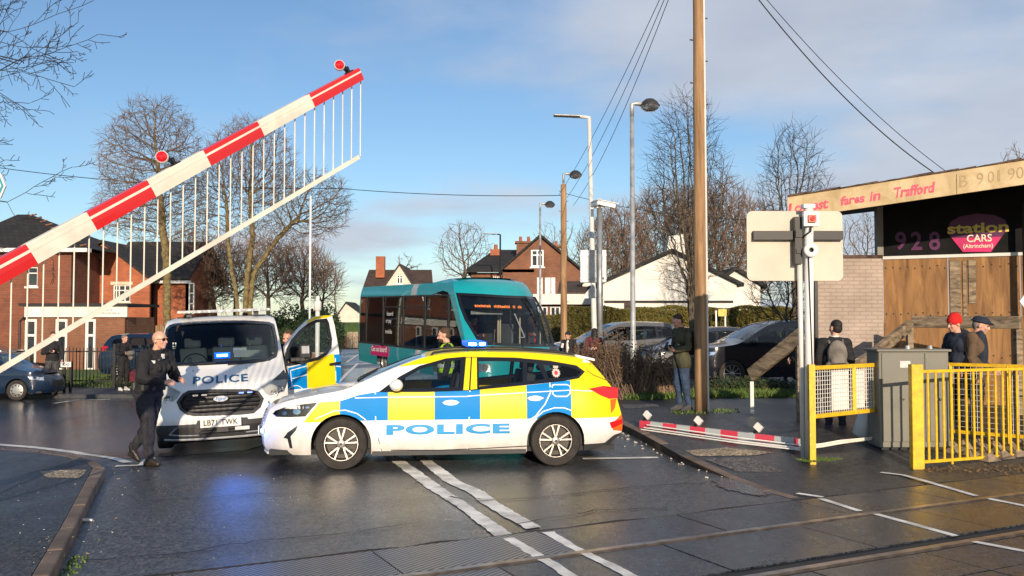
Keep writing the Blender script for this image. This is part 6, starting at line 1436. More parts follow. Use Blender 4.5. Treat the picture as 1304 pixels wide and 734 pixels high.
    for sg in (-1, 1):
        p = S.side(sg)(S.xf(.47)+.0, .47, .0); q = MB(); q.box((p[0]-.01, p[1]+sg*-.02, .47), (.03, .09, .05)); q.ell((p[0]-.02, p[1], .47), (.022, .05, .03), 10, 1); P('grille_beacon', q, ['blue_lens', 'blue_core' if sg < 0 else 'blue_lens'], root)
    # the lit corner beacon throws blue on the wet road
    bl = bpy.data.lights.new('beacon_light', 'POINT'); bl.energy = 11; bl.color = (.02, .2, 1); bl.shadow_soft_size = .32; bo = bpy.data.objects.new('beacon_light', bl); COL.objects.link(bo); bo.parent = root; bo.location = (-1.32, -.62, .5)
    q = MB(); q.lathe([(.001, 0), (.055, 0), (.055, .01), (.001, .012)], (S.xf(.74)-.11, 0, .745), 'x', 16); P('badge', q, ['chrome'], root)
    q = MB(); q.prism([(S.xf(.42)-.115, -.26, .385), (S.xf(.42)-.115, .26, .385), (S.xf(.45)-.115, .26, .495), (S.xf(.45)-.115, -.26, .495)], (-.01, 0, 0)); P('number_plate', q, ['plate_white'], root)
    # front lip
    q = MB(); q.tube([(S.xf(.2)-.10*(1-abs(t)**2.2)-.012, t*(S.W(S.xf(.2), .2)+.0), .185) for t in np.linspace(-1, 1, 21)], .017, 6); P('front_lip', q, ['pol_white'], root)
    # spoiler
    q = MB(); q.prism([(3.02, -.60, 1.385), (3.29, -.585, 1.325), (3.29, .585, 1.325), (3.02, .60, 1.385)], (0, 0, .035)); o = P('spoiler', q, ['white'], root); bevel(o, .014)
    # wiper, aerial
    q = MB(); q.tube([(.18, -.5, S.zt(.18)+.035), (.40, .05, S.zt(.4)+.05)], .01, 5); q.tube([(.18, .1, S.zt(.18)+.045), (.40, .6, S.zt(.4)+.035)], .01, 5); P('wiper', q, ['black'], root)
    q = MB(); q.tube([(2.0, .1, 1.48), (2.02, .1, 1.75)], .006, 5); q.ell((2.0, .1, 1.49), (.04, .04, .02), 8); P('aerial', q, ['black'], root)
    # light bar on the roof
    uc = 1.72; q = MB(); q.box((uc, 0, 1.50), (.2, .9, .05)); o = P('light_bar', q, ['black'], root)
    q = MB(); q.box((uc, 0, 1.555), (.27, 1.12, .07)); l_ = P('light_bar_lens', q, ['blue_lamp'], o); bevel(l_, .02)
    q = MB()
    for x in (-.07, .07):
        for y in (-.5, -.35, -.15, .2, .42): q.box((uc+x, y-.04, 1.56), (.07, .1, .035))
    q.box((uc-.05, -.563, 1.556), (.08, .01, .035)); q.box((uc+.07, -.563, 1.556), (.05, .01, .035)); P('led', q, ['blue_core'], o)
    q = MB(); q.prism([(1.05, -.62, 1.43), (1.35, -.60, 1.465), (1.35, .60, 1.465), (1.05, .62, 1.43)], (0, 0, .0))
    # interior
    q = MB(); q.box((1.9, 0, .5), (3.2, 1.5, .5)); q.prism([(.2, -.72, .75), (.7, -.72, .75), (.62, -.72, .99), (.25, -.72, .98)], (0, 1.44, 0)); q.box((3.0, 0, .85), (.7, 1.3, .3)); P('interior', q, ['seat_dark'], root)
    for u in (1.25, 2.15):
        for y in (-.37, .37): q = MB(); q.box((u+.22, y, .87), (.14, .5, .62), 0, Euler((0, R(12), 0)).to_matrix()); q.box((u+.30, y, 1.26), (.08, .24, .16), 0, Euler((0, R(12), 0)).to_matrix()); q.box((u, y, .68), (.5, .5, .12)); o = P('seat', q, ['seat_dark'], root); bevel(o, .03)
    q = MB(); q.lathe([(.17, -.012), (.18, 0), (.17, .012), (.16, 0), (.17, -.012)], (.72, .37, .95), 'x', 20, 0, Euler((0, R(25), 0)).to_matrix()); P('steering_wheel', q, ['black'], root)
    for u in (0, 2.71):
        for sg in (-1, 1): wheel(root, u, sg*.80, .325, .215, sg, 'five', face=sg)
    return root
police_car()

# ------------------------------------------------------------------ police van
VP = Vector((-4.16, 13.1, 0)); VZ = R(17); VROLL = R(2.3)
VM = Matrix.Translation(Vector((VP.x, VP.y, gz(VP.x, VP.y)+.02))) @ Matrix.Rotation(VZ, 4, 'Z') @ Matrix.Rotation(-VROLL, 4, 'Y')
def police_van():
    root = E('police_van', VM.translation, 'white police van facing the camera with its front side door open', 'police van'); root.rotation_mode = 'QUATERNION'; root.rotation_quaternion = VM.to_quaternion()
    HW = [(.2, .88), (.4, .93), (.8, .945), (1.0, .945), (1.2, .935), (1.5, .905), (1.8, .865), (1.90, .845), (1.96, .80), (1.985, .72)]
    FY = [(.2, .02), (.3, -.03), (.5, -.035), (.62, .0), (.85, .03), (.95, .10), (1.02, .22), (1.1, .42), (1.19, .66), (1.25, .78), (1.5, 1.04), (1.75, 1.32), (1.86, 1.44), (1.93, 1.60), (1.985, 2.1)]
    hw = lambda z: smt(HW, z); fy = lambda z: smt(FY, z)
    def F(x, z): t = min(1, abs(x)/hw(z)); k = .30 if z < 1.1 else .34; return fy(z)+k*t**3.2*(1 if z < 1.8 else 1)
    fm = lambda x, z, d: (x, F(x, z)-d, z)
    T_ = lambda *pts: [trace(VM, x, y, F, 1) for x, y in pts]
    ax, az = 130.+0, 380.
    Z3 = lambda pts: T_(*[(130+x/3.191, 380+y/3.191) for x, y in pts])       # zoom-3 coordinates
    ws = T_((212, 419), (216, 415), (222, 413), (250, 410), (281, 408.8), (315, 409), (342, 410.8), (348.5, 413.5), (352, 430), (353.5, 445), (351.5, 454), (343, 458.7), (315, 461.5), (281, 463.3), (245, 465), (218, 465), (210.5, 459.5), (208, 448), (209.5, 432))
    out = [(-hw(z), z) for z in np.linspace(.2, 1.985, 30)]+[(hw(z), z) for z in np.linspace(1.985, .2, 30)]
    gr = Z3([(308, 422), (330, 392), (352, 380), (440, 375), (600, 374), (635, 384), (652, 408), (640, 440), (615, 462), (560, 468), (380, 474), (345, 468), (320, 450)])
    hlR = Z3([(648, 362), (690, 335), (738, 290), (754, 318), (752, 345), (742, 372), (715, 388), (680, 396), (662, 385)]); 
    hlL = [(-x, z) for x, z in hlR]
    bump = Z3([(190, 490), (400, 478), (480, 505), (567, 480), (800, 470), (800, 640), (190, 640)])
    zc = .49
    dark = [(-1.2, .42), (-.36, .44), (-.34, zc), (.34, zc), (.36, .46), (1.2, .47), (1.2, .1), (-1.2, .1)]
    mb = MB(); surf(mb, out, fm, .055, holes=[ws, gr, hlR, hlL], regions=[(dark, 1)], flip=False)
    # sides: right flank carries the door opening
    def sd(sg): return lambda y, z, d: (sg*(hw(z)+d), y, z)
    so = [(F(hw(z), z), z) for z in np.linspace(.2, 1.985, 30)]+[(4.85, 1.985), (4.9, 1.8), (4.9, .3)]
    arch = lambda c: [(c+.40, .2)]+[(c+.40*math.cos(R(a)), .34+.40*math.sin(R(a))) for a in range(0, 181, 15)]+[(c-.40, .2)]
    so2 = so+arch(3.95)+arch(1.0); so2 = so2
    door = [(1.28, .42), (1.28, 1.0), (1.28, 1.15), (1.62, 1.62), (1.80, 1.78), (2.30, 1.80), (2.42, 1.2), (2.40, .42)]
    rr_ = [([(1.2, .78), (1.9, .78), (1.9, 1.13), (1.2, 1.13)], 3), ([(1.9, .78), (2.6, .78), (2.6, 1.13), (1.9, 1.13)], 2), ([(2.6, .78), (3.3, .78), (3.3, 1.13), (2.6, 1.13)], 3), ([(3.3, .78), (4.0, .78), (4.0, 1.13), (3.3, 1.13)], 2), ([(4.0, .78), (4.9, .78), (4.9, 1.13), (4.0, 1.13)], 3)]
    surf(mb, so2, sd(1), .08, holes=[door], regions=rr_, flip=False); surf(mb, so2, sd(-1), .08, regions=rr_+[([(1.7, 1.22), (1.95, 1.7), (2.4, 1.72), (2.4, 1.22)], 4)], flip=True)
    rp = [(-.72, 2.1), (.72, 2.1), (.72, 4.85), (-.72, 4.85)]
    # roof from the front surface's top edge back
    for y0, y1 in ((2.1, 3.5), (3.5, 4.85)): mb.add([(-.72, y0, 1.985), (.72, y0, 1.985), (.72, y1, 1.985), (-.72, y1, 1.985)], [(0, 1, 2, 3)])
    mb.add([(-.72, 2.1, 1.985), (-.72, 4.85, 1.985), (-.72, F(.72, 1.985), 1.985)], [(0, 1, 2)])
    mb.add([(-.9, 4.9, .3), (.9, 4.9, .3), (.86, 4.9, 1.8), (.72, 4.85, 1.985), (-.72, 4.85, 1.985), (-.86, 4.9, 1.8)], [(0, 1, 2, 3, 4, 5)])
    P('body', mb, ['pol_white', 'plastic_dark', 'pol_blue', 'pol_yellow', 'house_glass'], root, auto=34)
    q = MB(); q.box((0, 2.6, .3), (1.7, 4.6, .16)); q.box((0, .55, .6), (1.5, .3, .7)); q.box((0, 1.25, .2), (1.5, .1, .34)); P('underbody', q, ['black_matt'], root)
    q = MB(); surf(q, ws, fm, .1, off=-.006); P('windscreen', q, ['screen'], root, auto=60)
    q = MB(); surf(q, ring(ws, -.012), fm, .06, holes=[ring(ws, .035)], off=.004, skirt=-.008); P('windscreen_seal', q, ['black_gloss'], root, auto=50)
    # cowl and wipers
    q = MB()
    for a, b in (((225, 465.5), (275, 462)), ((290, 464.5), (338, 459.5))):
        p, e = T_(a)[0], T_(b)[0]; q.tube([Vector(fm(p[0]+(e[0]-p[0])*t, p[1]+(e[1]-p[1])*t, .03)) for t in np.linspace(0, 1, 6)], .012, 6)
    P('wiper', q, ['black'], root)
    # grille
    q = MB(); surf(q, ring(gr, -.006), fm, .07, off=-.05, skirt=.0); g_ = P('grille', q, ['black'], root)
    q = MB(); surf(q, ring(gr, -.018), fm, .06, holes=[ring(gr, .022)], off=.012, skirt=-.01); P('grille_frame', q, ['plastic_dark'], root, auto=40)
    gx0, gx1 = min(p[0] for p in gr)+.07, max(p[0] for p in gr)-.07; gz0, gz1 = min(p[1] for p in gr)+.03, max(p[1] for p in gr)-.05
    for k in range(5):
        z = gz0+.03+(gz1-gz0-.04)*k/4; ww = (gx1-gx0)/2-(.05 if k in (0, 4) else 0)-(.03 if k == 0 else 0); q = MB(); q.tube([(x, F(x, z)-.0, z) for x in np.linspace(-ww, ww, 13)], .022 if k != 2 else .03, 6, flat=.6); P('grille_bar', q, ['plastic_dark'], g_, auto=50)
    for sx in (-.30, .33):
        q = MB()
        for dx in (-.06, .06): z = gz1-.005; q.box((sx+dx, F(sx, z)-.03, z), (.07, .02, .022))
        P('grille_beacon', q, ['lamp_reflector'], g_)
    bc = Z3([(482, 407)])[0]; y_ = F(*bc)-.045; q = MB(); q.lathe([(.001, -.02), (1, -.02), (1, 0), (.9, .012)], (0, 0, 0), 'z', 32, 0); 
    q.v = [Vector((bc[0]+v.x*.112, y_-v.z*1., bc[1]+v.y*.047)) for v in q.v]; q.f = [tuple(reversed(f_)) for f_ in q.f]
    q2 = MB(); q2.lathe([(.001, .012), (.88, .012), (.9, .010)], (0, 0, 0), 'z', 32, 0); q.add([Vector((bc[0]+v.x*.112, y_-v.z, bc[1]+v.y*.047)) for v in q2.v], [tuple(reversed(f_)) for f_ in q2.f], 1)
    b_ = P('badge', q, ['chrome', 'galv'], root, auto=40)
    q = MB(); put_text(q, 'Ford', .125, .052, lambda x, y: (bc[0]+x+y*.25, y_-.016, bc[1]+y), 0, .01); P('lettering', q, ['pol_blue'], b_)
    # headlights
    for hp in (hlR, hlL):
        sg = 1 if hp is hlR else -1; zl = sorted(p[1] for p in hp); q = MB(); surf(q, hp, fm, .05, off=-.035, skirt=.0, regions=[([(-2, zl[-1]-.13), (2, zl[-1]-.13), (2, 2), (-2, 2)], 1)]); h = P('headlight', q, ['lamp_inner', 'black'], root, auto=40)
        for (cx_, cz_), rr2 in (((.74, .80), .055), ((.84, .85), .05)):
            q = MB(); c_ = Vector(fm(sg*cx_, cz_, 0)); q.lathe([(rr2, 0), (rr2*.8, .025), (rr2*.35, .04), (.001, .042)], (0, 0, 0), 'z', 16, 0); q.v = [Vector((c_.x+v.x, c_.y-.012+v.z, c_.z+v.y)) for v in q.v]; P('reflector', q, ['lamp_reflector'], h, auto=50)
        q = MB(); surf(q, hp, fm, .05, off=.002); P('lens', q, ['lamp_glass'], h, auto=50)
    # number plate
    pc = Z3([(483, 501)])[0]; y_ = F(*pc)-.085
    q = MB(); q.box((pc[0], y_+.012, pc[1]), (.56, .02, .135)); o = P('number_plate', q, ['plate_white'], root); bevel(o, .006)
    q = MB(); put_text(q, 'LB71 TWK', .47, .082, lambda x, y: (pc[0]+x, y_-.001, pc[1]+y), 0, .022, spacing=1.05); P('lettering', q, ['black'], o)
    # bumper details
    for sg in (-1, 1):
        fgp = [(sg*x, z) for x, z in ((.30, .27), (.72, .29), (.60, .40), (.30, .39))]; fgp = fgp if sg > 0 else fgp[::-1]; q = MB(); surf(q, fgp, fm, .06, off=.004, skirt=-.01); P('lower_intake', q, ['black'], root)
        q = MB(); q.tube([fm(sg*.32, .275, .01), fm(sg*.55, .28, .01), fm(sg*.73, .295, .01)], .012, 6); q.tube([fm(sg*.73, .295, .01), fm(sg*.62, .40, .01)], .010, 6); P('intake_trim', q, ['steel_grey'], root)
    q = MB(); q.tube([fm(x, .22, .03) for x in np.linspace(-.8, .8, 15)], .016, 6); P('skid_trim', q, ['galv'], root)
    q = MB(); z = .335
    for zz in (.30, .34, .38): q.tube([fm(x, zz, .012) for x in np.linspace(-.29, .29, 7)], .010, 5)
    q.box((.0, F(0, .36)-.035, .36), (.16, .04, .10)); P('lower_grille', q, ['black'], root)
    q = MB(); q.box((.27, F(.3, .34)-.03, .345), (.2, .02, .05)); P('bumper_plate', q, ['galv'], root)
    # POLICE on the bonnet
    c0, c1 = Z3([(370, 328)])[0], Z3([(593, 325)])[0]; zc = (Z3([(480, 314)])[0][1]+Z3([(480, 342)])[0][1])/2; hz = Z3([(480, 312)])[0][1]-Z3([(480, 343)])[0][1]; q = MB()
    put_text(q, 'POLICE', c1[0]-c0[0], hz, lambda x, y: fm((c0[0]+c1[0])/2+x, zc+y, .016), 0, .02, spacing=1.08); P('police_lettering', q, ['van_text'], root)
    for px, py in ((246, 472.5), (314, 469)):
        c_ = T_((px, py))[0]; q = MB(); q.ell(fm(c_[0], c_[1], .006), (.013, .013, .008), 8); P('washer_jet', q, ['black'], root)
    # light bar
    q = MB(); q.box((.05, 1.9, 2.065), (1.45, .30, .045)); o = P('light_bar', q, ['white_dull'], root); bevel(o, .018)
    for x in (-.5, .55): q = MB(); q.box((x, 1.9, 2.015), (.08, .12, .07)); P('light_bar_foot', q, ['black'], o)
    for i in range(9): q = MB(); x = -.58+i*.157; q.box((x, 1.745, 2.065), (.12 if i != 4 else .06, .02, .033)); P('lamp_module', q, ['lamp_reflector'], o)
    for x in (-.55, .38): q = MB(); q.ell((x, 2.1, 2.0), (.05, .05, .03), 8); P('roof_aerial', q, ['black'], root)
    # mirrors
    q = MB(); q.box((-1.13, 1.25, 1.13), (.2, .12, .26)); o = P('door_mirror', q, ['black'], root); bevel(o, .03)
    q = MB(); q.tube([(-.96, 1.3, 1.08), (-1.06, 1.27, 1.1)], .04, 8); P('mirror_arm', q, ['black'], o)
    # interior: dash, seats, blue lamp, papers
    q = MB(); q.box((0, 1.35, 1.06), (1.66, .55, .22)); q.box((0, 2.95, 1.1), (1.6, .06, 1.3)); q.box((0, 1.9, .5), (1.7, 2.2, .1)); q.box((-.89, 2.2, .8), (.03, 1.7, .6)); P('interior', q, ['seat_dark'], root)
    for x in (-.48, .06, .52):
        q = MB(); q.box((x, 2.35, 1.15), (.46, .14, .62), 0, Euler((R(-8), 0, 0)).to_matrix()); q.box((x, 2.40, 1.55), (.27, .09, .18)); q.box((x, 2.1, .82), (.46, .5, .14)); o = P('seat', q, ['seat_grey'], root); bevel(o, .04)
        q = MB(); [q.tube([(x+s*.08, 2.36, 1.44), (x+s*.08, 2.36, 1.5)], .007, 5) for s in (-1, 1)]; P('headrest_rod', q, ['chrome'], o)
    q = MB(); q.lathe([(.19, -.012), (.2, 0), (.19, .012), (.18, 0), (.19, -.012)], (-.42, 1.62, 1.22), 'y', 24, 0, Euler((R(-28), 0, 0)).to_matrix()); q.tube([(-.42, 1.62, 1.22), (-.42, 1.4, 1.12)], .03, 8); q.tube([(-.6, 1.62, 1.22), (-.24, 1.62, 1.22)], .015, 6); P('steering_wheel', q, ['black'], root)
    c_ = T_((283, 453))[0]; yy = F(*c_)+.06; q = MB(); q.box((c_[0], yy, c_[1]), (.23, .04, .085), 1); q.box((c_[0], yy-.022, c_[1]), (.16, .01, .035), 0); P('dash_beacon', q, ['blue_core', 'blue_glow'], root)
    c_ = T_((316, 452))[0]; yy = F(*c_)+.08; q = MB(); q.box((c_[0], yy+.05, c_[1]+.015), (.42, .2, .01), 0, Euler((R(30), R(3), 0)).to_matrix()); q.box((c_[0]-.12, yy+.15, c_[1]+.07), (.2, .02, .08)); P('paperwork', q, ['paper'], root)
    c_ = T_((222, 440))[0]; q = MB()
    for a, b, w_, h_ in ((0, .035, .05, .012), (0, -.02, .05, .012), (-.02, .01, .012, .06), (.02, .01, .012, .06), (0, -.045, .04, .01)): q.box(Vector(fm(c_[0]+a, c_[1]+b, -.02)), (w_, .003, h_))
    P('screen_sticker', q, ['paper'], root)
    # wheels
    for y in (1.0, 3.95):
        for sg in (-1, 1):
            wo = wheel(root, 0, 0, .34, .215, sg, 'steel', face=1); wo.location = (sg*.84, y, .34); wo.rotation_euler = (0, 0, R(-90) if sg > 0 else R(90))
    # the open door: hinged at the front edge, swung out
    hinge = Vector((.945, 1.25, 0)); ang = R(68)
    dd = Vector((math.sin(ang), math.cos(ang), 0)); dn = Vector((dd.y, -dd.x, 0))      # along the door; outer face normal
    HWm = VM @ Matrix.Translation(hinge) @ Matrix(((dd.x, -dn.x, 0, 0), (dd.y, -dn.y, 0, 0), (0, 0, 1, 0), (0, 0, 0, 1)))
    LM = Matrix.Translation(hinge) @ Matrix(((dd.x, -dn.x, 0, 0), (dd.y, -dn.y, 0, 0), (0, 0, 1, 0), (0, 0, 0, 1)))
    DM = lambda u, z, d: LM @ Vector((u, -d-.12*0-.10*ss(1.05, 1.9, z)*-1, z))
    g = lambda u, z: .10*ss(1.05, 1.9, z)
    Td = lambda *pts: [trace(HWm, x, y, g, 1) for x, y in pts]
    Zd = lambda pts: Td(*[(340+x/6.385, 385+y/6.385) for x, y in pts])
    outl = Zd([(145, 365), (185, 305), (260, 215), (330, 150), (390, 118), (470, 108), (530, 108), (550, 190), (575, 330), (592, 450), (605, 560), (600, 620), (575, 680), (565, 760)])+[(Td((425, 520))[0][0], .45), (.02, .45)]+Zd([(185, 560)])
    outl[-1] = (max(0.0, outl[-1][0]-.02), outl[-1][1])
    gl = Zd([(165, 385), (205, 310), (270, 235), (340, 178), (400, 152), (480, 142), (495, 170), (520, 300), (515, 370), (480, 420), (420, 460), (300, 490), (180, 510), (150, 505)])
    zt_, zb_ = Zd([(330, 490)])[0][1], Zd([(330, 700)])[0][1]
    ub = Zd([(322, 500)])[0][0]; ub2 = Zd([(560, 560)])[0][0]
    q = MB(); top_y = Zd([(290, 150), (300, 95), (560, 80), (528, 112), (490, 128), (400, 138), (330, 170)])
    surf(q, outl, DM, .07, holes=[gl], regions=[([(-.2, zb_), (ub, zb_), (ub, zt_-.01), (-.2, zt_-.12)], 2), ([(ub, zb_), (ub2, zb_), (ub2-.02, zt_+.12), (ub, zt_)], 1), ([(ub2, zb_), (2, zb_), (2, zt_+.10), (ub2-.02, zt_+.10)], 2), (top_y, 1)], skirt=-.07, flip=False)
    surf(q, outl, DM, .15, holes=[gl], m0=3, off=-.07, flip=True)
    d_ = P('front_door', q, ['pol_white', 'pol_yellow', 'pol_blue', 'plastic_dark'], root, auto=35)
    q = MB(); surf(q, ring(gl, -.02), DM, .07, holes=[ring(gl, .03)], off=.005, skirt=-.02); P('window_surround', q, ['black_gloss'], d_, auto=40)
    q = MB(); surf(q, gl, DM, .2, off=-.02); P('window', q, ['car_glass'], d_)
    sp = Zd([(345, 180), (358, 170), (356, 480), (343, 480)]); q = MB(); surf(q, sp, DM, .1, off=.0, skirt=-.03); P('window_post', q, ['black'], d_)
    hc = Zd([(545, 502)])[0]; q = MB(); q.bar(DM(hc[0]-.10, hc[1], .04), DM(hc[0]+.10, hc[1]+.015, .04), .03, .035); P('handle', q, ['black'], d_)
    for a, b in (((190, 556), (325, 518)), ((205, 622), (325, 590)), ((560, 520), (600, 525)), ((555, 455), (560, 640)), ((190, 556), (205, 700))):
        p, e = Zd([a])[0], Zd([b])[0]; q = MB(); d2 = Vector(e)-Vector(p); n2 = Vector((-d2.y, d2.x)).normalized()*.007; surf(q, [tuple(Vector(p)+n2), tuple(Vector(e)+n2), tuple(Vector(e)-n2), tuple(Vector(p)-n2)], DM, .2, off=.004); P('coachline', q, ['line_white'], d_)
    ac = Zd([(230, 740)])[0]; q = MB(); q.tube([DM(ac[0]+.16*math.cos(R(a)), ac[1]-.04+.16*math.sin(R(a)), .004) for a in range(10, 150, 10)], .007, 4); P('coachline', q, ['line_white'], d_)
    # its mirror, standing in front of the glass
    mc = Zd([(275, 400)])[0]; mm = MB(); c_ = DM(mc[0], mc[1], .16); mm.box(c_, (.20, .13, .25), 0, Matrix.Rotation(-.3, 3, 'Z')); o = P('door_mirror', mm, ['black'], d_); bevel(o, .035)
    mm = MB(); mm.box(c_+Vector((-.0, -.068, .03)), (.12, .01, .12), 0, Matrix.Rotation(-.3, 3, 'Z')); P('mirror_shell', mm, ['steel_grey'], o)
    m2 = Zd([(230, 465)])[0]; mm = MB(); mm.bar(c_-Vector((.02, -.02, .17)), DM(m2[0]-.05, m2[1], .02), .09, .06); mm.box(DM(m2[0], m2[1], .10), (.24, .1, .07)); o2 = P('mirror_arm', mm, ['black'], o); bevel(o2, .015)
    return root
police_van()

# ------------------------------------------------------------------ bus
BZ = R(27); BL = Vector((-.92, 22.0)); BC = BL+Vector((math.cos(BZ), math.sin(BZ)))*1.17
BM = Matrix.Translation(Vector((BC.x, BC.y, gz(BC.x, BC.y)))) @ Matrix.Rotation(BZ, 4, 'Z') @ Matrix.Rotation(R(.9), 4, 'X')
def bus():
    root = E('bus', BM.translation, 'turquoise single-deck bus with dark windows stopped behind the police estate car', 'bus'); root.rotation_mode = 'QUATERNION'; root.rotation_quaternion = BM.to_quaternion()
    HW = [(.3, 1.14), (.6, 1.17), (1.2, 1.17), (2.3, 1.14), (2.65, 1.10), (2.82, 1.02), (2.90, .85)]
    FY = [(.3, .02), (.9, .0), (1.15, .05), (1.35, .17), (1.9, .50), (2.4, .85), (2.65, 1.05), (2.82, 1.25), (2.90, 1.7)]
    hw = lambda z: smt(HW, z); F = lambda x, z: smt(FY, z)+.42*(min(1, abs(x)/hw(z)))**3.0
    fm = lambda x, z, d: (x, F(x, z)-d, z)
    T_ = lambda *p: [trace(BM, x, y, F, 1) for x, y in p]
    Z4 = lambda pts: T_(*[(560+x/7.3375, 350+y/7.3375) for x, y in pts])
    ws = Z4([(160, 176), (300, 182), (600, 200), (890, 213), (935, 290), (1000, 430), (1050, 590), (1065, 665), (860, 668), (600, 658), (430, 650), (350, 600), (240, 420), (190, 290)])
    out = [(-hw(z), z) for z in np.linspace(.3, 2.9, 34)]+[(hw(z), z) for z in np.linspace(2.9, .3, 34)]
    mb = MB(); surf(mb, out, fm, .09, holes=[ws])
    zr = 2.78
    def sd(sg): return lambda y, z, d: (sg*(hw(z)+d), y, z)
    fs = lambda y, z: -hw(z)
    Ts = lambda *p: [trace(BM, x, y, fs, 0) for x, y in p]
    Z5 = lambda pts: Ts(*[(440+x/5.644, 350+y/5.644) for x, y in pts])
    LEN = Ts((457, 420))[0][0]
    wz0 = Z5([(300, 510)])[0][1]; wz1 = Z5([(300, 155)])[0][1]
    wf = F(-1.14, wz0)+.12
    win = [(wf, wz0), (LEN-.05, wz0), (LEN-.05, wz1), (2.9, wz1), (2.5, wz1+.07), (2.15, wz1+.11), (1.8, wz1+.06), (1.62, wz1-.08)]
    so = [(F(hw(z), z), z) for z in np.linspace(.3, 2.9, 34)]+[(2.3, 2.9), (3.0, 2.80)]+[(LEN, 2.80), (LEN, .35)]
    def arch(c): return [(c+.52, .3)]+[(c+.52*math.cos(R(a)), .45+.52*math.sin(R(a))) for a in range(0, 181, 15)]+[(c-.52, .3)]
    ax2 = Z5([(268, 655)])[0][0]
    so = so+arch(ax2)+arch(2.15)
    def strip(a, b): return [(a, .2), (b, .2), (b, 3), (a, 3)]
    s0, s1 = Z5([(475, 110)])[0][0], Z5([(515, 110)])[0][0]
    for sg in (-1, 1):
        surf(mb, so, lambda y, z, d: (sg*(min(hw(min(z, 2.9)), 1.17)+d), y, z), .16, holes=[win], flip=(sg < 0), regions=[([(s1, wz1), (s0, wz1), (s0, 3), (s1, 3)], 1), ([(s1-.3, .2), (s1+.3, .2), (s1-.1, wz0), (s1-.6, wz0)], 1)])
    # roof
    ys = [1.7, 2.1, 2.6, 3.0]+list(np.linspace(3.5, LEN, 6)); zs = lambda y: lerp([(1.7, 2.90), (2.3, 2.9), (3.0, 2.81), (9, 2.80)], y)
    for a, b in zip(ys, ys[1:]):
        xa = lambda y, k: k*(hw(zs(y)) if zs(y) > 2.8 else 1.03)
        n = 8; v = []
        for y in (a, b):
            for i in range(n+1): k = -1+2*i/n; v.append((xa(y, k), y, zs(y)+.04*(1-k*k)))
        mb.add(v, [(i, i+1, i+n+2, i+n+1) for i in range(n)], 1 if (b < s0 and a > s1) else 0)
    mb.add([(-1.14, LEN, .35), (1.14, LEN, .35), (1.14, LEN, 2.3), (1.0, LEN, 2.8), (-1.0, LEN, 2.8), (-1.14, LEN, 2.3)], [(0, 1, 2, 3, 4, 5)])
    P('body', mb, ['teal', 'bus_stripe'], root, auto=34)
    q = MB(); surf(q, ws, fm, .14, off=-.005); P('windscreen', q, ['bus_glass'], root, auto=60)
    q = MB(); surf(q, ring(ws, -.02), fm, .1, holes=[ring(ws, .05)], off=.006, skirt=-.01); P('windscreen_seal', q, ['black_gloss'], root, auto=40)
    # destination box behind the top of the screen
    db = Z4([(175, 185), (885, 215), (925, 325), (215, 318), (190, 260)]); q = MB(); surf(q, db, fm, .15, off=-.03); d_ = P('destination_box', q, ['black_gloss'], root, auto=60)
    rr = random.Random(6); p, e = Z4([(330, 290)])[0], Z4([(770, 303)])[0]; q = MB(); u = p[0]
    while u < e[0]:                                     # lit LED characters, too small to read
        gap_ = .09 if rr.random() < .16 else .012; w_ = rr.uniform(.02, .045); z_ = p[1]+(e[1]-p[1])*(u-p[0])/(e[0]-p[0]); h_ = rr.uniform(.035, .07)
        for k in range(3): q.add([fm(u, z_-.03+h_*k/3, -.022), fm(u+w_, z_-.03+h_*k/3, -.022), fm(u+w_, z_-.03+h_*k/3+.014, -.022), fm(u, z_-.03+h_*k/3+.014, -.022)], [(0, 1, 2, 3)])
        u += w_+gap_
    P('lettering', q, ['led_amber'], d_)
    for sg in (-1, 1):
        q = MB(); surf(q, win, sd(sg), .3, off=-.01, flip=(sg < 0)); P('side_glazing', q, ['bus_glass'], root, auto=60)
        q = MB()
        for px in (150, 270, 415, 570, 740):
            y = Z5([(px, 300)])[0][0]; q.box((sg*(hw(1.8)-.0), y, (wz0+wz1)/2), (.03, .09, wz1-wz0))
        for zz in (wz0+.02, wz1-.02): q.box((sg*(hw(zz)), (wf+1.1+LEN)/2, zz), (.03, LEN-wf-1.2, .05))
        y0, y1 = Z5([(600, 200)])[0][0], Z5([(270, 200)])[0][0]; zz = Z5([(400, 232)])[0][1]; q.box((sg*hw(zz), (y0+y1)/2, zz), (.03, y1-y0, .035)); P('window_pillar', q, ['black'], root)
    # whitish printed words on the window
    for s, (x, y), w_ in (('board', (320, 280), .55), ('or pay', (310, 340), .5), ('mobile', (310, 408), .6)):
        c_ = Z5([(x, y)])[0]; q = MB(); put_text(q, s, w_, .13, lambda a, b: (-(hw(c_[1]+b)+.004), c_[0]-a, c_[1]+b), 0, .01); P('window_lettering', q, ['paper'], root)
    # magenta sign
    sp = Z5([(185, 515), (195, 505), (300, 515), (313, 525), (310, 590), (295, 592), (185, 575), (180, 560)]); q = MB(); surf(q, sp, sd(-1), .2, off=.006, skirt=0, flip=True); s_ = P('side_sign', q, ['magenta'], root)
    for s, (a, b), h_ in (('Get on board!', ((188, 530), (300, 540)), .17),):
        p, e = Z5([a])[0], Z5([b])[0]; q = MB(); sl_ = (e[1]-p[1])/(e[0]-p[0]); cu, cz = (p[0]+e[0])/2, (p[1]+e[1])/2; put_text(q, s, abs(e[0]-p[0]), h_, lambda x, y: (-(hw(cz)+.010), cu-x, cz+y-x*sl_), 0, .025); P('lettering', q, ['paper'], s_)
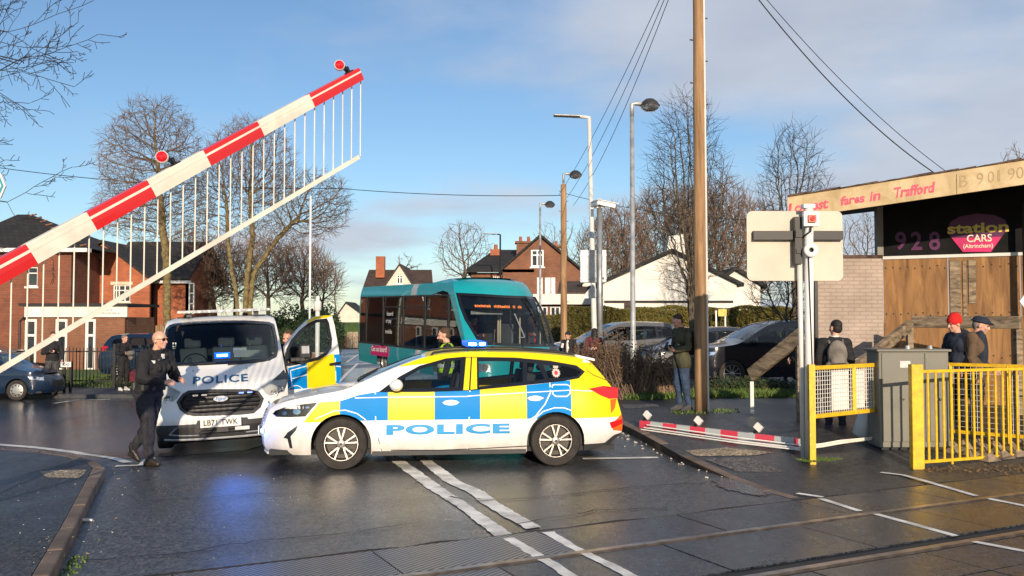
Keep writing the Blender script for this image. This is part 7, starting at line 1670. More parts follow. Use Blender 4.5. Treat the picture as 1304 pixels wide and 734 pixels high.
    # pillars of paint from the windscreen, lower front, lights, wipers, mirrors
    q = MB(); p, e, m_ = Z4([(790, 585)])[0], Z4([(695, 365)])[0], Z4([(735, 590)])[0]; q.tube([fm(*p, .02), fm(*e, .02)], .018, 5); q.tube([fm(*p, .02), fm(*m_, .02)], .014, 5); P('wiper', q, ['steel_grey'], root)
    q = MB(); q.tube([fm(*Z4([(790, 590)])[0], .02), fm(*Z4([(765, 690)])[0], .03)], .018, 5); P('wiper', q, ['black'], root)
    for sg in (-1, 1):
        q = MB(); surf(q, [(sg*x, z) for x, z in ([(.35, 1.02), (.95, 1.02), (.9, 1.09), (.4, 1.09)] if sg > 0 else [(.4, 1.09), (.9, 1.09), (.95, 1.02), (.35, 1.02)])], fm, .1, off=.004, skirt=-.01); P('front_vent', q, ['black'], root)
        q = MB(); surf(q, [(sg*x, z) for x, z in ((.7, .55), (1.0, .55), (1.0, .75), (.7, .75))][::sg], fm, .1, off=.004, skirt=-.01); P('headlight', q, ['lamp_reflector'], root)
    # interior: floor, seats, yellow poles, cab door
    q = MB(); q.box((0, LEN/2+.6, .45), (2.1, LEN-1.4, .12)); q.box((0, LEN-.2, 1.4), (2.1, .1, 1.9)); q.box((0, LEN/2+.9, 2.72), (1.9, LEN-2.4, .05)); q.box((0, .62, .75), (1.9, .5, .7)); q.box((.55, 1.8, 1.1), (.05, .9, 1.2)); P('interior', q, ['seat_grey'], root)
    for i in range(6):
        for sg in (-1, 1):
            y = 2.9+i*.85; q = MB(); q.box((sg*.68, y, 1.25), (.8, .1, .75)); q.box((sg*.68, y-.22, .9), (.8, .45, .12)); o = P('seat', q, ['seat_grey' if i % 2 else 'seat_dark'], root); bevel(o, .04)
    for x, y in ((.25, 1.6), (.32, 1.62), (.85, 1.5), (-.35, 3.2), (.35, 4.2), (-.35, 5.0)): q = MB(); q.tube([(x, y, .5), (x, y, 2.65)], .022, 8); P('grab_pole', q, ['fascia_cream'], root, True)
    for y in (2.6, 4.3, 5.6):
        q = MB(); q.tube([(-1.02, y, 1.0), (-1.02, y, 1.55), (-1.02, y+.9, 1.55)], .026, 6); q.tube([(-1.02, y+.2, 1.8), (-1.02, y+1.2, 1.75)], .028, 6); P('handrail', q, ['white_dull'], root, True)
    q = MB(); q.box((-.35, 1.05, 2.12), (.9, .02, .32)); P('sun_blind', q, ['galv'], root)
    for y in (2.15, ax2):
        for sg in (-1, 1):
            wo = wheel(root, 0, 0, .42, .24, sg, 'steel', face=1); wo.location = (sg*.98, y, .42); wo.rotation_euler = (0, 0, R(-90) if sg > 0 else R(90))
bus()

# ------------------------------------------------------------------ ordinary cars
def plain_car(name, label, loc, rz, paintm, kind='hatch', face=-1, sc=1., group=None, wstyle='alloy10'):
    root = E(name, loc, label, 'car', group, rz=rz); root.scale = (sc,)*3
    if kind == 'suv':
        S = CarShape(.94, [(.25, -.80), (.4, -.88), (.7, -.88), (.85, -.84), (.95, -.76)], [(.3, 3.5), (.5, 3.62), (.8, 3.62), (1.1, 3.55), (1.4, 3.42), (1.62, 3.25)],
            [(-.76, .95), (-.4, 1.03), (.1, 1.10), (.3, 1.17), (.8, 1.45), (1.1, 1.60), (1.5, 1.68), (2.3, 1.70), (2.9, 1.68), (3.25, 1.62)], [(.25, .88), (.5, .93), (.9, .93), (1.12, .90), (1.3, .82), (1.6, .70), (1.72, .62)], wb=2.75)
        dlo = [(.42, 1.12), (.95, 1.44), (1.2, 1.55), (2.2, 1.60), (3.0, 1.56), (3.2, 1.45), (3.1, 1.22), (1.8, 1.13)]; bl = [1.55, 2.55]; wsr = (.33, 1.1); z0 = .25; sill = .25; ar = .40
    else:
        S = CarShape(.87, [(.2, -.74), (.35, -.82), (.55, -.80), (.7, -.74), (.78, -.66)], [(.25, 3.0), (.45, 3.15), (.8, 3.14), (1.0, 3.06), (1.2, 2.92), (1.36, 2.75)],
            [(-.66, .78), (-.3, .90), (.05, .98), (.2, 1.04), (.6, 1.24), (.95, 1.40), (1.3, 1.46), (1.9, 1.47), (2.4, 1.43), (2.75, 1.36)], [(.2, .82), (.45, .87), (.8, .87), (.98, .83), (1.15, .76), (1.38, .64), (1.5, .56)], taper_r=2.5, wb=2.5)
        dlo = [(.3, 1.0), (.75, 1.25), (1.0, 1.34), (1.7, 1.39), (2.3, 1.36), (2.65, 1.25), (2.6, 1.08), (1.6, 1.01)]; bl = [1.35, 2.15]; wsr = (.2, .95); z0 = .2; sill = .22; ar = .36
    glz = []
    ed = [dlo[0][0]+.03]+bl+[dlo[4][0]+.16]
    zt = lambda u: lerp([dlo[0], dlo[1], dlo[2], dlo[3], dlo[4], dlo[5]], u); zb = lambda u: lerp([dlo[0], dlo[7], dlo[6]], u)
    for a, b in zip(ed, ed[1:]):
        a += .035; b -= .035; n = 4; glz.append([(a+(b-a)*i/n, zb(a+(b-a)*i/n)+.03) for i in range(n+1)]+[(b+(a-b)*i/n, max(zb(b+(a-b)*i/n)+.05, zt(b+(a-b)*i/n)-.03)) for i in range(n+1)])
    a, b = wsr; wsh = [(u, -.87) for u in np.linspace(a+.03, b-.03, 6)]+[(u, .87) for u in np.linspace(b-.03, a+.03, 6)]
    wb = S.wb
    S.build(root, [paintm, 'black'], (0, wb), z0, sill, glz, dlo, ws=wsh, arch_r=ar, front_regions=[([(-.7, .4), (.7, .4), (.7, .6), (-.7, .6)], 1)], rear_regions=[([(-.75, S.rear[-1][0]-.36), (.75, S.rear[-1][0]-.36), (.7, S.rear[-1][0]-.05), (-.7, S.rear[-1][0]-.05)], 1)])
    for sg in (-1, 1):
        q = MB(); surf(q, dlo, S.side(sg), .1, holes=[ring(g, .008) for g in glz], off=.004, skirt=-.005, flip=(sg > 0)); P('window_surround', q, ['black_gloss'], root, auto=40)
        for g in glz: q = MB(); surf(q, g, S.side(sg), .2, off=-.004, flip=(sg > 0)); P('side_window', q, ['car_glass'], root, auto=50)
        q = MB(); zz = S.front[-1][0]-.1; surf(q, [(S.xf(zz)+.02, zz-.07), (S.xf(zz)+.35, zz-.02), (S.xf(zz)+.42, zz+.07), (S.xf(zz)+.05, zz+.04)], S.side(sg), .1, off=.004, skirt=-.01, flip=(sg > 0)); P('headlight', q, ['lamp_reflector'], root)
        zz = S.rear[-2][0]-.22; q = MB(); surf(q, [(S.xr(zz)-.03, zz-.1), (S.xr(zz)-.03, zz+.1), (S.xr(zz)-.28, zz+.07), (S.xr(zz)-.2, zz-.08)], S.side(sg), .1, off=.004, skirt=-.01, flip=(sg < 0)); P('tail_light', q, ['tail_red'], root)
        q = MB(); u = dlo[0][0]+.18; z = dlo[0][1]+.04; q.ell((u, sg*(S.W(u, z)+.1), z), (.07, .11, .065), 10); P('door_mirror', q, [paintm], root, auto=60)
        for u in (bl[0]-.15, bl[1]-.12): q = MB(); z = zb(u)-.1; q.bar((u-.09, sg*(S.W(u, z)+.02), z), (u+.09, sg*(S.W(u, z)+.02), z), .02, .025); P('door_handle', q, [paintm], root)
        for u in [bl[0]-.02]:
            q = MB(); surf(q, [(u, .35), (u+.008, .35), (u+.008, zb(u)), (u, zb(u))], S.side(sg), .2, off=.003, flip=(sg > 0)); P('panel_gap', q, ['black'], root)
    q = MB(); surf(q, [(u, -.9) for u in np.linspace(a, b, 6)]+[(u, .9) for u in np.linspace(b, a, 6)], S.topf(), .15, off=-.004, sy=3); P('windscreen', q, ['screen'], root, auto=60)
    q = MB(); q.box((1.5, 0, .55), (2.8, 1.4, .4)); [q.box((u, y, 1.0), (.12, .45, .6)) for u in (1.4, 2.2) for y in (-.36, .36)]; P('interior', q, ['seat_dark'], root)
    for u in (0, wb):
        for sg in (-1, 1): wheel(root, u, sg*(S.hw-.10), ar-.045, .2, sg, wstyle, face=sg)
    return root
def place_front(px, Y, rz, dx=0.): p = at(px, 400, Y); return Vector((p.x, p.y, gz(p.x, p.y)))
# dark estate/SUV parked right of the olive-jacket man: nose towards the left
p = place_front(915, 23.6, 0); plain_car('parked_car', 'large glossy black car parked behind the tall wooden pole, nose to the left', p, R(8), 'car_black', 'suv', sc=.98)
p = place_front(846, 27.5, 0); plain_car('parked_car', 'silver car with its nose behind the man in the olive jacket', p, R(12), 'car_silver', 'hatch')
p = place_front(770, 30, 0); plain_car('parked_car', 'silver-roofed car parked behind the camera post', p+Vector((-.4, 0, 0)), R(10), 'car_grey', 'hatch')
p = place_front(752, 33.5, 0); plain_car('parked_car', 'dark red car behind the brown scrub and white street lamp', p+Vector((1.4, 0, 0)), R(5), 'car_red', 'hatch')
p = place_front(716, 29.5, 0); plain_car('parked_car', 'dark people-carrier just right of the bus, behind the woman in white', p+Vector((.4, 0, 0)), R(14), 'car_grey', 'suv')
p = place_front(935, 33, 0); plain_car('parked_car', 'dark car with a paper in its window behind the large black car', p, R(6), 'car_black', 'hatch')
p = place_front(1010, 30, 0); plain_car('parked_car', 'car in the back row mostly hidden by the sign post', p+Vector((.6, 0, 0)), R(6), 'car_grey', 'hatch')
# blue hatchback at the left edge, tail hidden by the frame: nose to the right
p = G(17, 511); plain_car('blue_car', 'dark blue hatchback with a silver wheel cover entering at the left edge', Vector((p.x, p.y+.9, gz(p.x, p.y))), R(181), 'car_blue', 'hatch', wstyle='cover', sc=.9)
p = tl(178, 31.5); plain_car('parked_car', 'dark blue car parked behind the woman with the white bag', Vector((p.x+1.6, 33.6, -.3)), R(180), 'car_blue', 'suv')
p = tl(-20, 34); plain_car('parked_car', 'dark car beyond the railings at the far left edge', Vector((p.x-.5, 36, -.3)), R(184), 'car_grey', 'suv')

# ================================================================== PEOPLE
from mathutils import noise as mnoise
def bake(mb, vox, smooth=4, wr=0., wf=9., seed=0):
    me = mb.mesh('tmp', ['skin']*max(1, max(mb.m)+1)); o = bpy.data.objects.new('tmp', me)
    r = o.modifiers.new('r', 'REMESH'); r.mode = 'VOXEL'; r.voxel_size = vox; s = o.modifiers.new('s', 'SMOOTH'); s.iterations = smooth; s.factor = .5
    m2 = evald(o); bpy.data.objects.remove(o); bpy.data.meshes.remove(me)
    if wr:
        nv_ = len(m2.vertices); co = np.empty(nv_*3, 'f'); no = np.empty(nv_*3, 'f'); m2.vertices.foreach_get('co', co); m2.vertices.foreach_get('normal', no); co = co.reshape(-1, 3)
        n = np.array([mnoise.noise(Vector((x*wf*1.3+seed, y*wf*1.3, z*wf*.9)))+.5*mnoise.noise(Vector((x*wf*2.6, y*wf*2.6+seed, z*wf*2.6))) for x, y, z in co.tolist()], 'f')
        m2.vertices.foreach_set('co', (co+no.reshape(-1, 3)*n[:, None]*wr).ravel())
    m2.materials.clear(); m2.polygons.foreach_set('use_smooth', [True]*len(m2.polygons)); return m2
def part_mesh(name, me, mats, parent):
    for k in mats: me.materials.append(MATS[k])
    return link(name, me, parent)
def hand(q, wrist, d, n, curl=.35, side=1, k=1.):
    d = Vector(d).normalized(); n = Vector(n); n = (n-d*n.dot(d)).normalized(); s = d.cross(n)*side
    q.cone(wrist, Vector(wrist)+d*.03*k, .024*k, .026*k)
    for i, (o_, ln) in enumerate(((-.030, .066), (-.010, .075), (.010, .070), (.029, .054))):
        b = Vector(wrist)+d*.085*k+s*o_*k; q.cone(Vector(wrist)+d*.02*k+s*o_*.6*k, b, .016*k, .0125*k, 8)
        a1 = curl*(1+.12*i); d1 = (d*math.cos(a1)+n*math.sin(a1)+s*o_*1.5).normalized(); m_ = b+d1*ln*.52*k; a2 = curl*2.1; d2 = (d*math.cos(a2)+n*math.sin(a2)).normalized(); q.cone(b, m_, .0115*k, .010*k, 8); q.cone(m_, m_+d2*ln*.45*k, .010*k, .0078*k, 8)
    t0 = Vector(wrist)+d*.03*k-s*.026*k; t1 = t0+(d*.6-s*.75+n*.35).normalized()*.038*k; t2 = t1+(d*.85-s*.1+n*.5).normalized()*.032*k; q.cone(t0, t1, .014*k, .012*k, 8); q.cone(t1, t2, .0115*k, .009*k, 8)
DEF = dict(head=(0, -.02, 1.61), neck=(0, .015, 1.46), chest=(0, .01, 1.28), waist=(0, .0, 1.06), pelvis=(0, .0, .93), shR=(-.18, .015, 1.41), shL=(.18, .015, 1.41),
           elR=(-.235, .03, 1.14), elL=(.235, .03, 1.14), wrR=(-.245, -.04, .90), wrL=(.245, -.04, .90), hipR=(-.09, 0, .90), hipL=(.09, 0, .90), knR=(-.10, -.02, .49), knL=(.10, -.02, .49),
           anR=(-.10, .03, .09), anL=(.10, .03, .09), toR=(-.12, -.12, .035), toL=(.12, -.12, .035))
def person(label, loc, rz, J=None, h=1.75, top='cloth_black', legs='cloth_trouser', shoes='boot', hair='hair_brown', hairstyle='short', fat=1., look=0., nod=0., hands=None, coat=0., hood=False, extra=None, group=None, vox=.010, sex='m', collar=None, head_skin='skin', pick=None):
    root = E('person', loc, label, 'person', group, rz=rz); k = h/1.75; root.scale = (k,)*3
    D = dict(DEF); D.update(J or {}); D = {a: Vector(b) for a, b in D.items()}; F_ = fat
    hd = D['head']; HM = Matrix.Rotation(look, 3, 'Z') @ Matrix.Rotation(nod, 3, 'X')
    def hp(x, y, z): return hd+HM @ Vector((x, y, z))
    q = MB()
    # head
    q.ell(hp(0, .012, .03), (.076, .096, .093), 18, 0, HM); q.ell(hp(0, -.022, -.035), (.058, .068, .075), 14, 0, HM); q.ell(hp(0, -.055, -.085), (.03, .03, .024), 10, 0, HM)
    q.cone(hp(0, -.086, .02), hp(0, -.108, -.022), .009, .014, 10); q.ell(hp(0, -.084, -.055), (.024, .012, .009), 8, 0, HM)
    for s in (-1, 1): q.ell(hp(s*.079, .012, -.005), (.010, .021, .033), 10, 0, HM); q.ell(hp(s*.036, -.066, -.02), (.026, .02, .028), 10, 0, HM); q.ell(hp(s*.03, -.082, .034), (.024, .010, .008), 8, 0, HM)
    q.cone(D['neck']+Vector((0, .01, -.06)), hp(0, .02, -.05), .058*(1+.25*(F_-1)), .053, 14)
    # trunk and limbs
    q.cone(D['chest'], D['neck']-Vector((0, 0, .08)), .10, .06); q.cone(D['pelvis'], D['chest'], .10, .11)
    for S_ in 'RL':
        q.cone(D['sh'+S_], D['chest'], .05, .09); q.cone(D['sh'+S_], D['el'+S_], .048, .038); q.cone(D['el'+S_], D['wr'+S_], .038, .024); q.cone(D['hip'+S_], D['kn'+S_], .07, .048); q.cone(D['kn'+S_], D['an'+S_], .045, .032); q.cone(D['an'+S_], D['to'+S_], .034, .026); q.cone(D['pelvis'], D['hip'+S_], .09, .08)
        hs = (hands or {}).get(S_); dd = (D['wr'+S_]-D['el'+S_]).normalized(); sgn = -1 if S_ == 'R' else 1
        d_, n_, c_ = hs if hs else (dd+Vector((0, 0, -.2)), Vector((-sgn, -.3, 0)), .4)
        hand(q, D['wr'+S_], d_, n_, c_, 1 if S_ == 'L' else -1)
    body = part_mesh('body', bake(q, vox*.85, 3), [head_skin], root)
    for s in (-1, 1): e = MB(); e.ell(hp(s*.031, -.079, .015), (.013, .008, .008), 8); P('eye', e, ['eye_dark'], body, True)
    # top
    q = MB(); c = D['chest']; w_ = D['waist']; pv = D['pelvis']; nk = D['neck']; up = (c-pv).normalized()
    q.ell(c+Vector((0, -.005, .02)), (.175*F_, .125*F_, .17), 16); q.ell(w_+Vector((0, -.01*F_, 0)), (.155*F_, .118*F_**1.3, .16), 16); q.ell(pv+Vector((0, 0, .03)), (.165*F_, .125*F_, .11), 14)
    for S_ in 'RL':
        q.cone(c+Vector((0, .02, .09)), D['sh'+S_], .10*F_, .066*F_); q.cone(D['sh'+S_], D['el'+S_], .067*F_, .056*F_); q.cone(D['el'+S_], D['el'+S_].lerp(D['wr'+S_], .93), .056*F_, .040)
        if coat: q.cone(pv+Vector((.07 if S_ == 'L' else -.07, .0, 0)), pv+Vector((.08 if S_ == 'L' else -.08, .01, -coat)), .12*F_, .115*F_)
    q.cone(nk-Vector((0, 0, .07)), nk+Vector((0, -.0, -.005)), .085, .064)
    if collar is None or collar: q.lathe([(.058, 0), (.074, -.005), (.078, .045), (.066, .05)], nk+Vector((0, -.004, -.02)), 'z', 18, 0)
    part_mesh('jacket', bake(q, vox, 2, .015, 8, rz*3), [top], root)
    # trousers
    q = MB(); q.ell(pv+Vector((0, .005, -.01)), (.155*F_, .12*F_, .115), 14)
    for S_ in 'RL':
        q.cone(D['hip'+S_], D['kn'+S_], .092*F_, .068*F_); a = D['an'+S_]; q.cone(D['kn'+S_], D['kn'+S_].lerp(a, .90), .067*F_, .054); q.ell(D['hip'+S_]+Vector((0, .03, .02)), (.08*F_, .09*F_, .10), 10)
    part_mesh('trousers', bake(q, vox, 2, .016, 8, rz*5+1), [legs], root)
    for S_ in 'RL':
        q = MB(); a, t = D['an'+S_], D['to'+S_]; dv_ = (t-a); fl = Vector((dv_.x, dv_.y, 0)); heel = a-fl*.28+Vector((0, 0, -.05 if a.z < .12 else -.06)); q.cone(a+Vector((0, 0, .05)), a, .05, .046); q.cone(heel, t+Vector((0, 0, .0)), .038, .036); q.cone(a, t, .045, .034)
        part_mesh('boot', bake(q, vox, 2), [shoes], root)
    # hair
    if hairstyle:
        q = MB()
        if hairstyle == 'short': q.ell(hp(0, .030, .058), (.080, .096, .078), 16, 0, HM); q.ell(hp(0, .060, .005), (.076, .058, .080), 12, 0, HM)
        elif hairstyle == 'long': q.ell(hp(0, .025, .05), (.09, .105, .086), 16, 0, HM); q.ell(hp(0, .06, -.04), (.09, .07, .15), 12, 0, HM); q.cone(hp(0, .07, -.1), hp(0, .09, -.24), .085, .07)
        elif hairstyle == 'bun': q.ell(hp(0, .025, .05), (.087, .104, .084), 16, 0, HM); q.ell(hp(0, .06, 0), (.076, .065, .085), 12, 0, HM); q.ell(hp(0, .11, .07), (.045, .045, .045), 10, 0, HM)
        m_ = bake(q, .008, 2, .004, 22, 3)
        # keep the hair off the face
        part_mesh('hair', m_, [hair], root)
    if hood: q = MB(); q.ell(nk+Vector((0, .09, .0)), (.12, .09, .08), 12); part_mesh('hood', bake(q, .011, 3, .006, 12), [top], root)
    if extra: extra(root, D, hp, HM)
    return root
def phone(root, p, d=(0, -.2, 1), m='black'):
    q = MB(); d = Vector(d).normalized(); x = Vector((1, 0, 0)); n = x.cross(d); M = Matrix((x, n, d)).transposed(); q.box(p, (.075, .010, .15), 0, M); o = P('phone', q, [m], root); bevel(o, .004)
def thing_at(root, name, mb, mats, label, cat, smooth=False):
    """something carried by a person: a thing of its own, placed in the carrier's frame"""
    me = mb.mesh(name, mats, (0, 0, 0), smooth) if isinstance(mb, MB) else mb
    if not isinstance(mb, MB):
        for k in mats: me.materials.append(MATS[k])
    M = Matrix.Translation(root.location) @ Matrix.Rotation(root.rotation_euler.z, 4, 'Z') @ Matrix.Diagonal((*root.scale, 1)); c = Vector((0, 0, 0))
    for v in me.vertices: c += v.co
    c /= max(1, len(me.vertices)); me.transform(Matrix.Translation(-c)); o = link(name, me); o.location = M @ c; o.rotation_euler = root.rotation_euler; o.scale = root.scale; return tag(o, label, cat)
def backpack(root, D, mat, label):
    q = MB(); c = D['chest']+Vector((0, .20, -.06)); q.ell(c, (.145, .095, .22), 14); q.ell(c+Vector((0, .06, -.08)), (.115, .06, .11), 12); q.cone(c+Vector((-.1, 0, -.16)), c+Vector((.1, 0, -.16)), .07, .07)
    for s in (-1, 1): q.tube([c+Vector((s*.09, -.07, .16)), D['sh'+('L' if s > 0 else 'R')]*.62+Vector((0, .03, D['shL'].z*.38+.055)), c+Vector((s*.10, -.30, .08)), c+Vector((s*.13, -.26, -.1)), c+Vector((s*.12, -.06, -.17))], [.02]*5, 8)
    m_ = bake(q, .010, 3, .005, 10); thing_at(root, 'backpack', m_, [mat], label, 'backpack', True)

# 1. officer walking in front of the van
def off_extra(root, D, hp, HM):
    q = MB(); c = D['chest']
    q.ell(c+Vector((0, -.015, .0)), (.205, .165, .20), 16); q.ell(D['waist']+Vector((0, -.02, .03)), (.198, .16, .12), 14)
    for s in (-1, 1): q.cone(c+Vector((s*.10, .05, .14)), c+Vector((s*.10, -.10, .12)), .04, .04)
    for i, (x, z, w_, h_) in enumerate(((-.10, -.02, .035, .05), (-.02, -.03, .03, .05), (.08, -.02, .035, .05), (-.09, .1, .03, .03))): q.ell(c+Vector((x, -.17, z)), (w_, .03, h_), 8)
    part_mesh('body_armour', bake(q, .010, 2, .004, 14), ['cloth_vest'], root)
    q = MB(); q.box(c+Vector((-.175, -.09, .06)), (.01, .11, .035), 0, Matrix.Rotation(.5, 3, 'Z')); q.box(c+Vector((-.09, -.172, .085)), (.08, .006, .02)); P('name_tab', q, ['steel_grey'], root)
    q = MB(); q.box(c+Vector((-.06, -.185, .13)), (.045, .02, .06)); q.ell(c+Vector((-.06, -.198, .14)), (.012, .006, .012), 8); P('body_camera', q, ['white_dull'], root)
    q = MB(); b = D['pelvis']+Vector((0, -.0, .10)); q.lathe([(1, -.028), (1.03, -.02), (1.03, .02), (1, .028)], (0, 0, 0), 'z', 32); q.v = [Vector((v.x*.172*1.09+b.x, v.y*.135*1.09+b.y, v.z+b.z)) for v in q.v]
    for a in (-160, -120, -60, -20, 30, 70, 120): q.box(b+Vector((.195*math.cos(R(a)), .16*math.sin(R(a)), -.02)), (.06, .05, .11), 0, Matrix.Rotation(R(a), 3, 'Z'))
    o = P('duty_belt', q, ['black'], root); bevel(o, .01)
    q = MB()
    for s in (-1, 1): q.box(hp(s*.034, -.093, .014), (.05, .006, .03), 0, HM); q.tube([hp(s*.06, -.088, .018), hp(s*.083, -.03, .02), hp(s*.083, .02, .01)], .003, 5)
    q.tube([hp(-.012, -.098, .02), hp(.012, -.098, .02)], .003, 5); P('glasses', q, ['black_gloss'], root)
oj = dict(head=(0, -.135, 1.60), neck=(0, -.075, 1.455), chest=(0, -.045, 1.27), waist=(0, -.01, 1.07), pelvis=(0, .02, .93), shR=(-.20, -.05, 1.40), shL=(.20, -.07, 1.40), elR=(-.27, -.07, 1.13), elL=(.26, -.16, 1.15), wrR=(-.14, -.31, 1.07), wrL=(.10, -.36, 1.09),
          hipR=(-.095, .02, .90), hipL=(.095, .02, .90), knR=(-.10, -.05, .48), knL=(.09, .08, .50), anR=(-.10, -.07, .085), anL=(.09, .33, .17), toR=(-.12, -.22, .035), toL=(.10, .24, .045))
p = G(190, 592)
o1 = person('bald police officer in black uniform and glasses walking in front of the van bonnet', p, R(74), oj, 1.76, 'cloth_black', 'cloth_trouser', 'boot', hairstyle=None, fat=1.32, look=R(-4), hands={'R': (Vector((.45, -.8, .02)), Vector((.7, .2, -.6)), .55), 'L': (Vector((-.25, -.9, .05)), Vector((-.8, -.1, -.5)), .7)}, extra=off_extra, vox=.010, pick=1)
# 2. officer standing behind the open van door
c = VM @ Vector((1.42, 2.05, 0)); p = at(371, 400, c.y); person('police officer with cropped brown hair behind the open van door', Vector((p.x, p.y, gz(p.x, p.y))), R(-25), dict(head=(0, -.08, 1.56), elL=(.25, -.1, 1.15), wrL=(.1, -.32, 1.1)), 1.86, 'cloth_black', 'cloth_trouser', nod=R(14), look=R(15))
# 3. officer with hi-vis between car and bus
def hv(root, D, hp, HM):
    q = MB(); c = D['chest']; q.ell(c+Vector((0, -.005, .02)), (.195, .145, .19), 16); q.ell(D['waist'], (.178, .14, .17), 16)
    for s in (-1, 1): q.cone(c+Vector((s*.03, .03, .13)), D['sh'+('L' if s > 0 else 'R')]*.95+Vector((0, 0, .075)), .075, .06)
    part_mesh('tabard', bake(q, .012, 2, .005, 12), ['hivis'], root)
    q = MB(); w_ = D['waist']+Vector((0, 0, .05)); q.lathe([(1, -.03), (1.02, 0), (1, .03)], (0, 0, 0), 'z', 24); q.v = [Vector((v.x*.198+w_.x, v.y*.158+w_.y, v.z+w_.z)) for v in q.v]; P('reflective_band', q, ['bus_stripe'], root, True)
    q = MB(); q.ell(hp(0, -.052, -.062), (.064, .058, .046), 12, 0, HM); part_mesh('beard', bake(q, .008, 2, .003, 30), ['hair_brown'], root)
p = tl(569, 15.2); p.z = gz(p.x, p.y)-.02
person('bearded police officer in a yellow hi-vis tabard between the estate car and the bus', p, R(-88), dict(head=(0, -.05, 1.60)), 1.77, 'cloth_black', 'cloth_trouser', nod=R(12), extra=hv, hair='hair_brown', fat=1.05)
# 4, 5. two women by the bus front
def inner_white(root, D, hp, HM):
    q = MB(); c = D['chest']; q.ell(c+Vector((0, -.075, -.02)), (.062, .07, .20), 12); q.ell(D['waist']+Vector((0, -.06, 0)), (.06, .07, .16), 10); part_mesh('blouse', bake(q, .010, 2), ['cloth_white'], root); phone(root, D['wrR']+Vector((.03, -.09, .07)), (0, .5, 1), 'white')
p = tl(724, 24.2); p.z = .1
person('dark-haired woman in a black coat and white top looking at her phone', p, R(-25), dict(head=(0, -.06, 1.585), elR=(-.25, -.02, 1.15), wrR=(-.10, -.25, 1.22), elL=(.24, .0, 1.15)), 1.52, 'cloth_black', 'cloth_trouser', hair='hair_black', hairstyle='bun', nod=R(22), extra=inner_white, hands={'R': (Vector((.2, -.8, .4)), Vector((.2, .2, 1)), .7)}, coat=.3)
p = tl(757, 23.4); p.z = .1
def tagm(root, D, hp, HM): q = MB(); q.box(D['chest']+Vector((.05, .165, -.12)), (.05, .012, .05)); P('jacket_logo', q, ['paper'], root)
person('woman with dark hair in a maroon coat seen from behind beside the scrub', p, R(165), dict(head=(0, -.03, 1.60)), 1.60, 'cloth_maroon', 'cloth_trouser', hair='hair_black', hairstyle='long', coat=.25, extra=tagm, fat=1.08)
# 6. man in olive jacket
p = GP(868, 524)
man6 = person('man in an olive jacket and jeans facing left, looking down by the wooden pole', Vector((p.x, p.y, gz(p.x, p.y)+pav_up(p.x, p.y))), R(-68), dict(head=(0, -.075, 1.58), neck=(0, -.01, 1.46), elR=(-.24, .0, 1.13), wrR=(-.15, -.24, 1.10), elL=(.24, .0, 1.13), wrL=(.15, -.22, 1.08), toR=(-.12, -.13, .035), anL=(.09, .10, .09), toL=(.11, -.06, .035), knL=(.09, .02, .49)), 1.74, 'cloth_olive', 'cloth_jean', 'cloth_grey', hair='hair_brown', nod=R(24), fat=1.08, coat=.10, hands={'R': (Vector((.3, -.9, .1)), Vector((.5, .1, .8)), .6), 'L': (Vector((-.3, -.9, .1)), Vector((-.5, .1, .8)), .6)}, extra=lambda r, D, hp, HM: phone(r, Vector((0, -.31, 1.16)), (0, .6, 1)))
backpack(man6, {k: Vector(v) for k, v in DEF.items()}, 'cloth_black', 'black rucksack on the back of the man in the olive jacket')
# 7. man with grey backpack, back view
p = at(1062, 400, 13.9); m7 = person('dark-haired man in a black coat seen from behind through the yellow mesh gate', Vector((p.x, p.y, .1)), R(172), dict(head=(-.02, -.02, 1.61)), 1.79, 'cloth_black', 'cloth_trouser', hair='hair_black', look=R(25), coat=.22, fat=1.03)
q = MB(); q.lathe([(.060, -.012), (.068, -.01), (.070, .025), (.062, .028)], (0, .012, 1.475), 'z', 18); P('shirt_collar', q, ['cloth_white'], m7, True)
backpack(m7, {k: Vector(v) for k, v in DEF.items()}, 'cloth_pack', 'grey rucksack on the back of the man behind the mesh gate')
# 8. figure in black mostly behind the sign post, holding a phone out to the left
p = at(1041, 400, 14.7); m8 = person('figure in a black hooded coat half hidden behind the white sign post', Vector((p.x-.12, p.y, .1)), R(-60), dict(head=(0, -.05, 1.50), elR=(-.24, -.1, 1.16), wrR=(-.12, -.36, 1.16)), 1.70, 'cloth_black', 'cloth_trouser', hair='hair_black', hairstyle='long', coat=.35, hood=True, fat=1.06)
p = at(1024, 492, 14.3); q = MB(); q.ell((0, 0, .0), (.11, .09, .17), 12); q.ell((0, 0, -.05), (.12, .10, .12), 12); m_ = bake(q, .012, 2, .01, 10); me_ = m_; me_.materials.append(MATS['cloth_pack']); o = link('carrier_bag', me_); o.location = p; tag(o, 'pale carrier bag hanging beside the white sign post', 'bag')
# 9. red beanie
def beanie(root, D, hp, HM):
    q = MB(); q.ell(hp(0, .02, .055), (.098, .115, .095), 16, 0, HM); q.ell(hp(0, .03, .10), (.088, .1, .075), 14, 0, HM); part_mesh('beanie', bake(q, .009, 3, .003, 18), ['red_wool'], root); phone(root, D['wrR']+Vector((.05, -.10, .03)), (0, -1, .3))
p = at(1219, 400, 14.35); person('person in a red beanie and black coat holding a phone out to the left', Vector((p.x, p.y, .1)), R(-75), dict(head=(0, -.06, 1.60), neck=(0, .0, 1.45), elR=(-.22, -.05, 1.16), wrR=(-.12, -.33, 1.19), wrL=(.2, -.1, .92)), 1.87, 'cloth_navy', 'cloth_trouser', hairstyle=None, extra=beanie, fat=1.12, hood=True, nod=R(12), hands={'R': (Vector((.1, -1, .05)), Vector((.2, 0, 1)), .6)}, coat=.15)
